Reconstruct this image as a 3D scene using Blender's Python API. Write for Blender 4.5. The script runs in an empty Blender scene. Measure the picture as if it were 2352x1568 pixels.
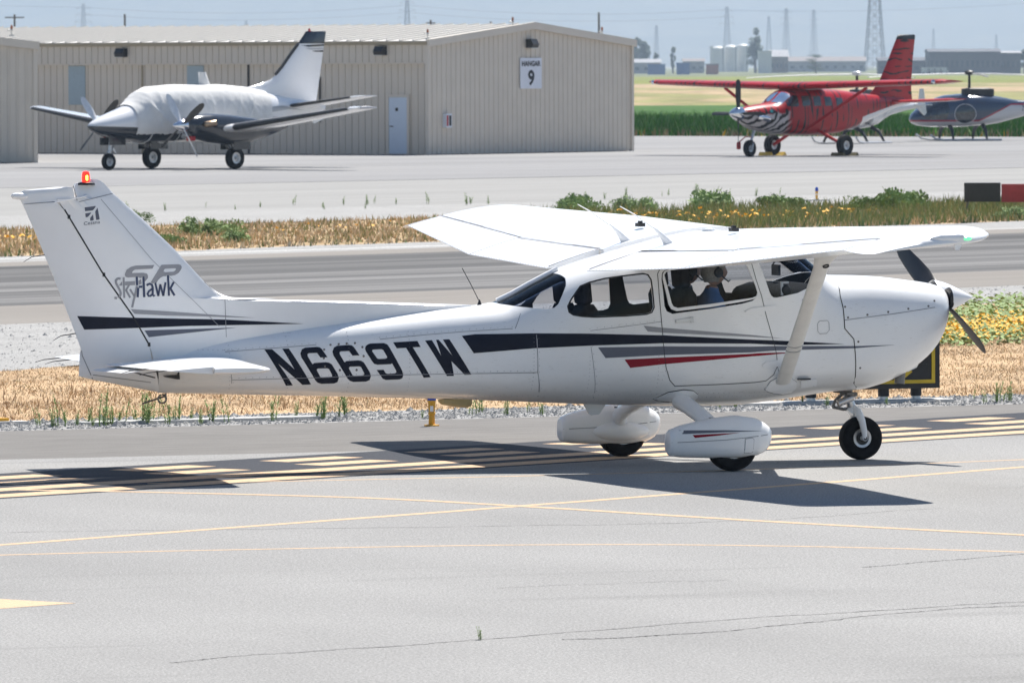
import bpy, bmesh, math, random
import numpy as np
from mathutils import Vector, Matrix
from mathutils.bvhtree import BVHTree
from mathutils.geometry import tessellate_polygon
R = math.radians
random.seed(7)
scene = bpy.context.scene
col = scene.collection

# ---------------- camera ----------------
FPX, CAMH = 18000.0, 3.31            # focal length in 2352-px units, eye height in metres
pitch = math.atan(634.0 / FPX); roll = -.0035
F = Vector((0, math.cos(pitch), -math.sin(pitch))); U = Vector((0, math.sin(pitch), math.cos(pitch))); Rt = Vector((1, 0, 0))
Rt2 = Rt * math.cos(roll) + U * math.sin(roll); U2 = U * math.cos(roll) - Rt * math.sin(roll)
cd = bpy.data.cameras.new('camera'); cam = bpy.data.objects.new('camera', cd); col.objects.link(cam)
cam.matrix_world = Matrix(((Rt2.x, U2.x, -F.x, 0), (Rt2.y, U2.y, -F.y, 0), (Rt2.z, U2.z, -F.z, CAMH), (0, 0, 0, 1)))
cd.sensor_width = 36; cd.lens = FPX / 2352 * 36; cd.clip_start = .5; cd.clip_end = 60000
cd.dof.use_dof = True; cd.dof.focus_distance = 64.5; cd.dof.aperture_fstop = 15
scene.camera = cam

# ---------------- sky, sun, exposure ----------------
SUN = Vector((.2451, .5732, 1.0)).normalized()      # direction towards the sun
w = bpy.data.worlds.new('World'); scene.world = w; w.use_nodes = True
nt = w.node_tree; bg = nt.nodes['Background']
sky = nt.nodes.new('ShaderNodeTexSky'); sky.sky_type = 'NISHITA'; sky.sun_disc = False
sky.sun_elevation = math.asin(SUN.z); sky.sun_rotation = math.atan2(SUN.x, SUN.y)
sky.altitude = 0; sky.air_density = 1.0; sky.dust_density = .1; sky.ozone_density = 4.0
nt.links.new(sky.outputs[0], bg.inputs[0]); bg.inputs[1].default_value = .062
sd = bpy.data.lights.new('sun', 'SUN'); sd.energy = 5.0; sd.angle = R(.53); sd.color = (1, .955, .89)
so = bpy.data.objects.new('sun', sd); col.objects.link(so)
so.rotation_euler = (-SUN).to_track_quat('-Z', 'Y').to_euler(); so.location = (20, 60, 80)
scene.view_settings.view_transform = 'Standard'; scene.view_settings.look = 'None'
scene.view_settings.gamma = 1; scene.view_settings.use_curve_mapping = False
scene.view_settings.exposure = .74
scene.render.engine = 'CYCLES'

# ---------------- materials ----------------
def nd(t, typ, **kw):
    n = t.nodes.new(typ)
    for k, v in kw.items(): setattr(n, k, v)
    return n
def pm(name, c, rough=.5, metal=0., var=.06, scale=8., bump=0., bscale=None, coat=0., spec=.5, streak=None, emit=0.):
    """procedural principled material: base colour broken up by noise, optional bump"""
    m = bpy.data.materials.new(name); m.use_nodes = True; t = m.node_tree; p = t.nodes['Principled BSDF']
    tc = nd(t, 'ShaderNodeTexCoord'); mp = nd(t, 'ShaderNodeMapping'); t.links.new(tc.outputs['Object'], mp.inputs[0])
    if streak: mp.inputs['Scale'].default_value = streak
    n = nd(t, 'ShaderNodeTexNoise'); n.inputs['Scale'].default_value = scale; n.inputs['Detail'].default_value = 5; n.inputs['Roughness'].default_value = .62
    t.links.new(mp.outputs[0], n.inputs['Vector'])
    r = nd(t, 'ShaderNodeValToRGB'); r.color_ramp.elements[0].position = .3; r.color_ramp.elements[1].position = .7
    r.color_ramp.elements[0].color = tuple(max(0, x * (1 - var)) for x in c) + (1,); r.color_ramp.elements[1].color = tuple(min(1, x * (1 + var)) for x in c) + (1,)
    t.links.new(n.outputs[0], r.inputs[0]); t.links.new(r.outputs[0], p.inputs['Base Color'])
    p.inputs['Roughness'].default_value = rough; p.inputs['Metallic'].default_value = metal
    p.inputs['Specular IOR Level'].default_value = spec
    if coat: p.inputs['Coat Weight'].default_value = coat; p.inputs['Coat Roughness'].default_value = .08
    if emit: p.inputs['Emission Color'].default_value = tuple(c) + (1,); p.inputs['Emission Strength'].default_value = emit
    if bump:
        b = nd(t, 'ShaderNodeBump'); b.inputs['Strength'].default_value = 1; b.inputs['Distance'].default_value = bump
        n2 = nd(t, 'ShaderNodeTexNoise'); n2.inputs['Scale'].default_value = bscale or scale * 4; n2.inputs['Detail'].default_value = 4
        t.links.new(mp.outputs[0], n2.inputs['Vector']); t.links.new(n2.outputs[0], b.inputs['Height']); t.links.new(b.outputs[0], p.inputs['Normal'])
    return m
def glass(name, tint=(.55, .57, .6), gl=.08, rough=.02):
    m = bpy.data.materials.new(name); m.use_nodes = True; t = m.node_tree; t.nodes.remove(t.nodes['Principled BSDF'])
    o = t.nodes['Material Output']; tr = nd(t, 'ShaderNodeBsdfTransparent'); g = nd(t, 'ShaderNodeBsdfGlossy'); mx = nd(t, 'ShaderNodeMixShader')
    tc = nd(t, 'ShaderNodeTexCoord'); n = nd(t, 'ShaderNodeTexNoise'); n.inputs['Scale'].default_value = 3
    rr = nd(t, 'ShaderNodeValToRGB'); rr.color_ramp.elements[0].color = tuple(x * .93 for x in tint) + (1,); rr.color_ramp.elements[1].color = tuple(tint) + (1,)
    t.links.new(tc.outputs['Object'], n.inputs['Vector']); t.links.new(n.outputs[0], rr.inputs[0]); t.links.new(rr.outputs[0], tr.inputs[0])
    fr = nd(t, 'ShaderNodeFresnel'); fr.inputs[0].default_value = 1.22
    mm = nd(t, 'ShaderNodeMath', operation='ADD'); mm.inputs[1].default_value = gl * .3; t.links.new(fr.outputs[0], mm.inputs[0])
    g.inputs['Roughness'].default_value = rough
    t.links.new(mm.outputs[0], mx.inputs[0]); t.links.new(tr.outputs[0], mx.inputs[1]); t.links.new(g.outputs[0], mx.inputs[2]); t.links.new(mx.outputs[0], o.inputs[0])
    return m
def ramp_mat(name, stops, scale, rough=.95, stretch=(1, 1, 1), rotz=0., detail=6, bump=0., fine=None, fine_amt=.25, patch=None, patch_amt=.12, stain=None):
    """ground material: noise ramp + fine speckle + big soft patches"""
    m = bpy.data.materials.new(name); m.use_nodes = True; t = m.node_tree; p = t.nodes['Principled BSDF']
    tc = nd(t, 'ShaderNodeTexCoord'); rot = nd(t, 'ShaderNodeMapping'); rot.inputs['Rotation'].default_value = (0, 0, rotz); t.links.new(tc.outputs['Object'], rot.inputs[0])
    mp = nd(t, 'ShaderNodeMapping'); mp.inputs['Scale'].default_value = stretch; t.links.new(rot.outputs[0], mp.inputs[0])
    n = nd(t, 'ShaderNodeTexNoise'); n.inputs['Scale'].default_value = scale; n.inputs['Detail'].default_value = detail; n.inputs['Roughness'].default_value = .65
    t.links.new(mp.outputs[0], n.inputs['Vector'])
    r = nd(t, 'ShaderNodeValToRGB'); els = r.color_ramp.elements
    while len(els) < len(stops): els.new(.5)
    for e, (pos, c) in zip(els, stops): e.position = pos; e.color = tuple(c) + (1,)
    t.links.new(n.outputs[0], r.inputs[0]); out = r.outputs[0]
    def mul(out, sc, amt, lo=.3, hi=.7, st=None):
        n2 = nd(t, 'ShaderNodeTexNoise'); n2.inputs['Scale'].default_value = sc; n2.inputs['Detail'].default_value = 3
        if st:
            m2 = nd(t, 'ShaderNodeMapping'); m2.inputs['Scale'].default_value = st; t.links.new(rot.outputs[0], m2.inputs[0]); t.links.new(m2.outputs[0], n2.inputs['Vector'])
        else: t.links.new(rot.outputs[0], n2.inputs['Vector'])
        mr = nd(t, 'ShaderNodeMapRange'); mr.inputs['From Min'].default_value = lo; mr.inputs['From Max'].default_value = hi
        mr.inputs['To Min'].default_value = 1 - amt; mr.inputs['To Max'].default_value = 1 + amt; t.links.new(n2.outputs[0], mr.inputs['Value'])
        mx = nd(t, 'ShaderNodeMix', data_type='RGBA', blend_type='MULTIPLY'); mx.inputs[0].default_value = 1
        t.links.new(out, mx.inputs[6]); t.links.new(mr.outputs[0], mx.inputs[7]); return mx.outputs[2]
    if fine: out = mul(out, fine, fine_amt)
    if patch: out = mul(out, patch, patch_amt, st=stretch)
    if stain: out = mul(out, stain[0], stain[1], stain[2], stain[3], stain[4])
    t.links.new(out, p.inputs['Base Color']); p.inputs['Roughness'].default_value = rough; p.inputs['Specular IOR Level'].default_value = .15
    if bump:
        b = nd(t, 'ShaderNodeBump'); b.inputs['Distance'].default_value = bump; n3 = nd(t, 'ShaderNodeTexNoise'); n3.inputs['Scale'].default_value = fine or scale * 5
        t.links.new(rot.outputs[0], n3.inputs['Vector']); t.links.new(n3.outputs[0], b.inputs['Height']); t.links.new(b.outputs[0], p.inputs['Normal'])
    return m

# ---------------- mesh helpers ----------------
def link_mesh(name, me, parent=None, loc=None):
    o = bpy.data.objects.new(name, me); col.objects.link(o)
    if parent: o.parent = parent
    if loc: o.location = loc
    return o
def tag(o, label=None, cat=None, group=None, kind=None):
    if label: o['label'] = label
    if cat: o['category'] = cat
    if group: o['group'] = group
    if kind: o['kind'] = kind
    return o
def thing(name, label, cat, loc=(0, 0, 0), rz=0., group=None):
    e = bpy.data.objects.new(name, None); col.objects.link(e); e.location = loc; e.rotation_euler = (0, 0, rz); e.empty_display_size = .2
    return tag(e, label, cat, group)
def copy_tree(o, parent=None):
    c = o.copy(); col.objects.link(c); c.parent = parent
    for ch in o.children: copy_tree(ch, c)
    return c
class MB:
    def __init__(s): s.v = []; s.f = []; s.m = []
    def add(s, v, f, mi=0):
        o = len(s.v); s.v += [tuple(p) for p in v]; s.f += [tuple(i + o for i in q) for q in f]; s.m += [mi] * len(f); return s
    def box(s, c, d, mi=0, rz=0., M=None):
        x, y, z = (q / 2 for q in d); vs = [(i * x, j * y, k * z) for i in (-1, 1) for j in (-1, 1) for k in (-1, 1)]
        if rz: vs = [(a * math.cos(rz) - b * math.sin(rz), a * math.sin(rz) + b * math.cos(rz), e) for a, b, e in vs]
        if M is not None: vs = [tuple(M @ Vector(p)) for p in vs]
        vs = [(a + c[0], b + c[1], e + c[2]) for a, b, e in vs]
        return s.add(vs, [(0, 1, 3, 2), (4, 6, 7, 5), (0, 4, 5, 1), (2, 3, 7, 6), (0, 2, 6, 4), (1, 5, 7, 3)], mi)
    def loft(s, rings, cap=True, mi=0, closed=True):
        n = len(rings[0]); v = [p for r in rings for p in r]; f = []
        for i in range(len(rings) - 1):
            for j in range(n if closed else n - 1):
                k = (j + 1) % n; f.append((i * n + j, i * n + k, (i + 1) * n + k, (i + 1) * n + j))
        if cap: f.append(tuple(range(n - 1, -1, -1))); f.append(tuple((len(rings) - 1) * n + j for j in range(n)))
        return s.add(v, f, mi)
    def tube(s, pts, rad, n=10, mi=0, cap=True, flat=None):
        pts = [Vector(p) for p in pts]; rings = []; ref = None
        for i, p in enumerate(pts):
            d = (pts[min(i + 1, len(pts) - 1)] - pts[max(i - 1, 0)]).normalized()
            if ref is None: ref = Vector((0, 0, 1)) if abs(d.z) < .9 else Vector((1, 0, 0))
            a = d.cross(ref).normalized(); b = d.cross(a).normalized()
            r = rad[i] if isinstance(rad, (list, tuple)) else rad
            fl = flat if flat else 1
            rings.append([tuple(p + a * math.cos(q) * r * fl + b * math.sin(q) * r) for q in (2 * math.pi * k / n for k in range(n))])
        return s.loft(rings, cap, mi)
    def lathe(s, prof, n=24, axis='x', c=(0, 0, 0), mi=0, cap=False):
        """profile (along axis, radius)"""
        rings = []
        for a, r in prof:
            ring = []
            for k in range(n):
                q = 2 * math.pi * k / n; u, v_ = r * math.cos(q), r * math.sin(q)
                p = (a, u, v_) if axis == 'x' else ((u, a, v_) if axis == 'y' else (u, v_, a))
                ring.append((p[0] + c[0], p[1] + c[1], p[2] + c[2]))
            rings.append(ring)
        return s.loft(rings, cap, mi)
    def prism(s, poly, axis, a0, a1, mi=0):
        """2-D polygon extruded along axis: 'y' poly=(x,z), 'z' poly=(x,y), 'x' poly=(y,z)"""
        def P(p, a): return (p[0], a, p[1]) if axis == 'y' else ((p[0], p[1], a) if axis == 'z' else (a, p[0], p[1]))
        n = len(poly); v = [P(p, a0) for p in poly] + [P(p, a1) for p in poly]
        f = [tuple(range(n - 1, -1, -1)), tuple(range(n, 2 * n))] + [(i, (i + 1) % n, n + (i + 1) % n, n + i) for i in range(n)]
        return s.add(v, f, mi)
    def mesh(s, name, mats, smooth=True, angle=35):
        me = bpy.data.meshes.new(name); me.from_pydata(s.v, [], s.f)
        for m in (mats if isinstance(mats, (list, tuple)) else [mats]): me.materials.append(m)
        if any(s.m): me.polygons.foreach_set('material_index', s.m)
        bm = bmesh.new(); bm.from_mesh(me); bmesh.ops.recalc_face_normals(bm, faces=bm.faces); bm.to_mesh(me); bm.free()
        if smooth: me.shade_smooth(); me.set_sharp_from_angle(angle=R(angle))
        me.update(); return me
    def build(s, name, mats, parent=None, smooth=True, angle=35, loc=None):
        return link_mesh(name, s.mesh(name, mats, smooth, angle), parent, loc)
def boolean(a, b, op):
    A = bpy.data.objects.new('tmp_a', a); B = bpy.data.objects.new('tmp_b', b); col.objects.link(A); col.objects.link(B)
    md = A.modifiers.new('b', 'BOOLEAN'); md.object = B; md.operation = op; md.solver = 'EXACT'
    dg = bpy.context.evaluated_depsgraph_get(); dg.update()
    me = bpy.data.meshes.new_from_object(A.evaluated_get(dg))
    bpy.data.objects.remove(A); bpy.data.objects.remove(B); return me
def smooth_mesh(me, ang=30):
    me.shade_smooth(); me.set_sharp_from_angle(angle=R(ang)); return me
def apply_mods(me, *mods):
    A = bpy.data.objects.new('tmp_a', me); col.objects.link(A)
    for typ, kw in mods:
        md = A.modifiers.new('m', typ)
        for k, v in kw.items(): setattr(md, k, v)
    dg = bpy.context.evaluated_depsgraph_get(); dg.update(); r = bpy.data.meshes.new_from_object(A.evaluated_get(dg)); bpy.data.objects.remove(A); return r
def bvh_of(*meshes):
    v = []; f = []
    for me in meshes:
        o = len(v); v += [tuple(q.co) for q in me.vertices]; f += [tuple(i + o for i in p.vertices) for p in me.polygons]
    return BVHTree.FromPolygons(v, f)
def plate(loops, bvh, off=.003, thick=0., maxlen=.07, side=-1):
    """flat x/z outline (first loop outer, rest holes) laid on a surface seen along y; returns verts, faces"""
    vl = [[Vector((x, z, 0)) for x, z in lp] for lp in loops]
    flat = [p for lp in loops for p in lp]; tr = tessellate_polygon(vl)
    bm = bmesh.new(); vs = [bm.verts.new((x, 0, z)) for x, z in flat]
    for t in tr:
        try: bm.faces.new([vs[i] for i in t])
        except ValueError: pass
    for _ in range(6):
        es = [e for e in bm.edges if e.calc_length() > maxlen]
        if not es: break
        bmesh.ops.subdivide_edges(bm, edges=es, cuts=1); bmesh.ops.triangulate(bm, faces=[f for f in bm.faces if len(f.verts) > 3])
    for v in bm.verts:
        h = bvh.ray_cast(Vector((v.co.x, side * 4, v.co.z)), Vector((0, -side, 0)))
        y = h[0].y if h[0] is not None else side * .02
        v.co.y = y + side * (off + thick)
    if thick:
        ret = bmesh.ops.extrude_face_region(bm, geom=list(bm.faces))
        for g in ret['geom']:
            if isinstance(g, bmesh.types.BMVert): g.co.y -= side * (thick + .002)
    bmesh.ops.recalc_face_normals(bm, faces=bm.faces)
    if not thick:
        for f in bm.faces:
            if f.normal.y * side < 0: f.normal_flip()
    V_ = [tuple(v.co) for v in bm.verts]; bm.verts.index_update(); Fc = [tuple(v.index for v in f.verts) for f in bm.faces]; bm.free(); return V_, Fc
def decal(name, loops, bvh, mat, parent, off=.003, thick=0., maxlen=.07, side=-1):
    mb = MB(); mb.add(*plate(loops, bvh, off, thick, maxlen, side))
    me = bpy.data.meshes.new(name); me.from_pydata(mb.v, [], mb.f); me.materials.append(mat)
    if not thick: me.shade_smooth()
    else: smooth_mesh(me, 40)
    return link_mesh(name, me, parent)
def ribbon(pl, w, step=.05):
    out = []; P = [Vector((a, b)) for a, b in pl]; Q = [P[0]]
    for a, b in zip(P, P[1:]):
        n = max(1, int((b - a).length / step)); Q += [a + (b - a) * (i + 1) / n for i in range(n)]
    L = []; Rr = []
    for i, p in enumerate(Q):
        d = Q[min(i + 1, len(Q) - 1)] - Q[max(i - 1, 0)]
        if d.length < 1e-9: d = Vector((1, 0))
        d.normalize(); m = Vector((-d.y, d.x)) * w / 2; L.append(p + m); Rr.append(p - m)
    return L, Rr
def line_decal(name, pl, w, bvh, mat, parent, off=.002, side=-1):
    L, Rr = ribbon(pl, w); v = []; f = []
    for i, (a, b) in enumerate(zip(L, Rr)):
        for q in (a, b):
            h = bvh.ray_cast(Vector((q.x, side * 4, q.y)), Vector((0, -side, 0))); y = h[0].y if h[0] is not None else side * .02
            v.append((q.x, y + side * off, q.y))
        if i: f.append((2 * i - 2, 2 * i - 1, 2 * i + 1, 2 * i))
    me = bpy.data.meshes.new(name); me.from_pydata(v, [], f); me.materials.append(mat); me.shade_smooth(); return link_mesh(name, me, parent)
def text_polys(txt, size=1.):
    """built-in font -> mesh verts/faces in the x/y plane"""
    cu = bpy.data.curves.new('txt', 'FONT'); cu.body = txt; cu.size = size; cu.resolution_u = 3
    o = bpy.data.objects.new('txt', cu); col.objects.link(o); dg = bpy.context.evaluated_depsgraph_get(); dg.update()
    me = bpy.data.meshes.new_from_object(o.evaluated_get(dg)); v = [tuple(q.co) for q in me.vertices]; f = [tuple(p.vertices) for p in me.polygons]
    bpy.data.objects.remove(o); bpy.data.meshes.remove(me); return v, f
def naca(t, c0=0., c1=1., n=14, camber=.02, side='all'):
    """closed loop of (x along chord, z) between two chord fractions"""
    def yt(x): return 5 * t * (.2969 * math.sqrt(max(x, 0)) - .126 * x - .3516 * x ** 2 + .2843 * x ** 3 - .1015 * x ** 4)
    def yc(x): p = .4; return camber / p ** 2 * (2 * p * x - x * x) if x < p else camber / (1 - p) ** 2 * (1 - 2 * p + 2 * p * x - x * x)
    xs = [c0 + (c1 - c0) * (.5 - .5 * math.cos(math.pi * i / n)) if c0 == 0 else c0 + (c1 - c0) * i / n for i in range(n + 1)]
    up = [(x, yc(x) + yt(x)) for x in xs]; lo = [(x, yc(x) - yt(x)) for x in xs]
    if c0 == 0: lo = lo[1:]
    return up[::-1] + lo
def wing_loft(mb, st, c0=0., c1=1., n=14, camber=.02, mi=0, sgn=1):
    """stations (y, xLE, zLE, xTE, zTE, thickness ratio); chord runs aft"""
    rings = []
    for y, xl, zl, xt, zt, th in st:
        c = xl - xt; ring = []
        for u, h in naca(th, c0, c1, n, camber): ring.append((xl + (xt - xl) * u, sgn * y, zl + (zt - zl) * u + h * c))
        rings.append(ring)
    return mb.loft(rings, True, mi)
def lerp_st(st, y):
    for a, b in zip(st, st[1:]):
        if a[0] <= y <= b[0]:
            t = (y - a[0]) / (b[0] - a[0]); return tuple([y] + [a[k] + (b[k] - a[k]) * t for k in range(1, 6)])
    return st[-1] if y > st[-1][0] else st[0]
def cut_st(st, y0, y1):
    return [lerp_st(st, y0)] + [s for s in st if y0 < s[0] < y1] + [lerp_st(st, y1)]
def super_ring(x, zt, zb, hw, zm, nt_, nb_, N=72, fine=360):
    pts = []
    for i in range(fine):
        a = math.pi / 2 - 2 * math.pi * i / fine; c, s_ = math.cos(a), math.sin(a); n = nt_ if s_ >= 0 else nb_
        y = hw * math.copysign(abs(c) ** (2 / n), c); z = zm + ((zt - zm) if s_ >= 0 else (zm - zb)) * math.copysign(abs(s_) ** (2 / n), s_); pts.append((y, z))
    cum = [0.]
    for a, b in zip(pts, pts[1:] + pts[:1]): cum.append(cum[-1] + math.hypot(b[0] - a[0], b[1] - a[1]))
    out = []; j = 0
    for i in range(N):
        t = cum[-1] * i / N
        while cum[j + 1] < t: j += 1
        k = (t - cum[j]) / max(1e-9, cum[j + 1] - cum[j]); a = pts[j]; b = pts[(j + 1) % fine]; out.append((x, a[0] + (b[0] - a[0]) * k, a[1] + (b[1] - a[1]) * k))
    return out
def body_rings(table, step=.05, N=72, sm=.06, fine=360):
    x0, x1 = table[0][0], table[-1][0]; n = int((x1 - x0) / step) + 1; xs = [x0 + (x1 - x0) * i / n for i in range(n + 1)]
    T = np.array(table); rings = []
    for x in xs:
        q = []
        for k in range(1, 7):
            if sm: ww = min(sm, x - x0, x1 - x); smp = [np.interp(x + d * ww, T[:, 0], T[:, k]) for d in (-1, -.5, 0, .5, 1)]; q.append(sum(a * b for a, b in zip(smp, (.1, .2, .4, .2, .1))))
            else: q.append(np.interp(x, T[:, 0], T[:, k]))
        rings.append(super_ring(x, *[float(v) for v in q], N=N, fine=fine))
    return rings
def wheel(parent, c, r, wd, tire, rim, name='wheel', rimr=.5, hubcol=None):
    """wheel part with tyre and rim sub-parts, axle along y"""
    mb = MB(); h = wd / 2; rr = r * rimr
    mb.lathe([(-h * .55, rr), (-h * .8, rr * 1.1), (-h, rr * 1.45), (-h * .98, r * .86), (-h * .72, r * .97), (-h * .3, r), (h * .3, r), (h * .72, r * .97), (h * .98, r * .86), (h, rr * 1.45), (h * .8, rr * 1.1), (h * .55, rr)], 40, 'y')
    e = mb.build(name, tire, parent, loc=c)
    e.name = name
    m2 = MB(); m2.lathe([(-h * .5, 0.001), (-h * .5, rr * .25), (-h * .42, rr * .3), (-h * .35, rr * .62), (-h * .62, rr * .72), (-h * .66, rr), (h * .66, rr), (h * .62, rr * .72), (h * .35, rr * .62), (h * .42, rr * .3), (h * .5, rr * .25), (h * .5, .001)], 28, 'y')
    m2.build('rim', rim, e)
    m3 = MB(); m3.lathe([(-h * .85, .001), (-h * .85, rr * .2), (-h * .4, rr * .24), (h * .4, rr * .24), (h * .85, rr * .2), (h * .85, .001)], 16, 'y'); m3.build('hub', hubcol or rim, e)
    return e
# ---- measured outlines of the airplane, metres (x forward, z up) ----
# X, ztop, zbot, halfwidth, zmid, n_top, n_bot
FUS=[(-4.49,.985,.664,.035,.82,2.2,2.2),(-4.40,1.004,.661,.055,.82,2.2,2.2),(-4.1,1.055,.650,.095,.83,2.3,2.3),(-3.85,1.093,.642,.13,.84,2.4,2.4),(-3.4,1.150,.626,.185,.86,2.5,2.5),
(-3.0,1.198,.611,.235,.88,2.6,2.6),(-2.5,1.258,.592,.295,.90,2.7,2.7),(-2.1,1.306,.577,.345,.92,2.8,2.8),(-1.75,1.338,.560,.39,.93,2.9,2.8),(-1.58,1.360,.551,.415,.94,2.9,2.8),
(-1.45,1.415,.545,.43,.95,2.9,2.8),(-1.30,1.492,.537,.45,.96,3.0,2.9),(-1.15,1.565,.528,.468,.97,3.1,2.9),(-1.02,1.622,.521,.48,.98,3.3,2.9),(-.90,1.660,.515,.49,.99,3.6,3.0),
(-.7,1.715,.505,.505,1.0,4.2,3.0),(-.4,1.79,.494,.52,1.0,4.8,3.1),(-.1,1.865,.485,.53,1.0,5.2,3.2),(.2,1.922,.480,.535,1.0,5.4,3.2),(.45,1.932,.481,.535,1.0,5.4,3.2),(.65,1.915,.497,.535,1.0,5.2,3.2),
(.78,1.885,.511,.533,1.0,4.9,3.2),(.86,1.85,.519,.532,1.0,4.6,3.2),(.95,1.792,.531,.53,1.0,4.2,3.2),(1.05,1.724,.544,.527,1.0,3.8,3.1),(1.15,1.648,.556,.523,1.0,3.5,3.1),(1.23,1.590,.566,.518,1.0,3.3,3.1),
(1.30,1.552,.575,.513,1.0,3.2,3.0),(1.45,1.547,.583,.505,1.01,3.1,3.0),(1.61,1.544,.590,.498,1.02,3.1,3.0),(1.80,1.532,.640,.487,1.05,3.0,2.9),(1.95,1.514,.702,.474,1.08,3.0,2.8),
(2.08,1.498,.775,.455,1.12,2.9,2.7),(2.18,1.485,.85,.430,1.15,2.8,2.6),(2.26,1.470,.94,.395,1.19,2.7,2.5),(2.32,1.452,1.05,.345,1.24,2.6,2.4),(2.355,1.435,1.16,.275,1.29,2.5,2.3),(2.372,1.41,1.23,.20,1.32,2.3,2.2)]
def _cr(t,a,b,c,d):
    return b+.5*t*(c-a+t*(2*a-5*b+4*c-d+t*(3*(b-c)+d-a)))
def fus_sec(x):
    F=FUS
    if x<=F[0][0]: return F[0][1:]
    if x>=F[-1][0]: return F[-1][1:]
    i=0
    while F[i+1][0]<x: i+=1
    t=(x-F[i][0])/(F[i+1][0]-F[i][0])
    return tuple(F[i][k]+(F[i+1][k]-F[i][k])*t for k in range(1,7))
def fus_hw(x,z):
    zt,zb,hw,zm,nt,nb=fus_sec(x)
    if z>=zm: q=min(1,(z-zm)/(zt-zm));n=nt
    else: q=min(1,(zm-z)/(zm-zb));n=nb
    return hw*max(0,1-q**n)**(1/n)
REG=[[[(-3.6231,1.008),(-3.5603,1.0087),(-3.3808,0.8424),(-3.4765,1.0122),(-3.4233,1.0131),(-3.2393,0.7183),(-3.3105,0.7162),(-3.5142,0.8904),(-3.3883,0.7127),(-3.4454,0.7112)]],[[(-3.1102,0.9394),(-3.1539,1.0074),(-3.1699,1.0207),(-3.1932,1.0246),(-3.2898,1.019),(-3.3168,1.0054),(-3.3315,0.9727),(-3.3239,0.9396),(-3.2063,0.7501),(-3.186,0.7326),(-3.1549,0.7225),(-3.0507,0.7242),(-3.0224,0.7366),(-3.0141,0.77),(-3.0269,0.8035),(-3.076,0.8816),(-3.0982,0.8951),(-3.1242,0.8991),(-3.2171,0.8943),(-3.2343,0.8834),(-3.2717,0.9486),(-3.2732,0.9669),(-3.2618,0.9741),(-3.1943,0.9756),(-3.1681,0.9378)],[(-3.1987,0.8425),(-3.1876,0.8483),(-3.1132,0.8496),(-3.0983,0.8435),(-3.0712,0.7929),(-3.072,0.7796),(-3.0851,0.7738),(-3.152,0.7717),(-3.1674,0.7793),(-3.1972,0.8314)]],[[(-2.8457,0.9518),(-2.8897,1.0199),(-2.9059,1.0332),(-2.9293,1.0372),(-3.0262,1.0316),(-3.0532,1.018),(-3.0677,0.9852),(-3.0601,0.9521),(-2.9426,0.7624),(-2.9224,0.745),(-2.8914,0.7349),(-2.787,0.7366),(-2.7583,0.7489),(-2.7496,0.7823),(-2.7622,0.8158),(-2.8113,0.894),(-2.8336,0.9075),(-2.8597,0.9115),(-2.9529,0.9067),(-2.9702,0.8958),(-3.0078,0.961),(-3.0094,0.9794),(-2.9979,0.9866),(-2.9301,0.9881),(-2.9038,0.9503)],[(-2.9345,0.8549),(-2.9233,0.8606),(-2.8487,0.862),(-2.8337,0.8559),(-2.8067,0.8053),(-2.8077,0.792),(-2.8208,0.7862),(-2.888,0.784),(-2.9033,0.7916),(-2.9329,0.8438)]],[[(-2.7731,1.0399),(-2.754,1.047),(-2.6423,1.0495),(-2.6133,1.0382),(-2.5961,1.0123),(-2.4931,0.823),(-2.4819,0.7857),(-2.4898,0.7598),(-2.5115,0.7511),(-2.6235,0.748),(-2.6507,0.758),(-2.705,0.8307),(-2.6482,0.8322),(-2.6272,0.8024),(-2.612,0.7977),(-2.5523,0.8007),(-2.5413,0.8087),(-2.5433,0.8236),(-2.5782,0.8846),(-2.5872,0.8773),(-2.6993,0.8735),(-2.7254,0.8812),(-2.7403,0.8998),(-2.7912,0.9814),(-2.799,1.0072),(-2.7888,1.0291)],[(-2.7408,0.9918),(-2.7309,0.9976),(-2.6637,0.9998),(-2.6491,0.993),(-2.6182,0.9389),(-2.6184,0.9279),(-2.6319,0.9221),(-2.6842,0.9205),(-2.7006,0.9251),(-2.739,0.9808)]],[[(-2.5637,1.0545),(-2.3638,1.0634),(-2.3388,1.0146),(-2.4045,1.0124),(-2.2545,0.7658),(-2.3119,0.7628),(-2.4598,1.0086),(-2.5367,1.0057)]],[[(-2.3004,1.0657),(-2.2443,1.0695),(-2.1698,0.9375),(-2.2092,1.0706),(-2.1883,1.0718),(-2.0784,0.9401),(-2.1532,1.073),(-2.0994,1.0746),(-1.9185,0.7841),(-1.9731,0.7818),(-2.0861,0.8959),(-2.0618,0.7747),(-2.1202,0.7739)]]]
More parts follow.
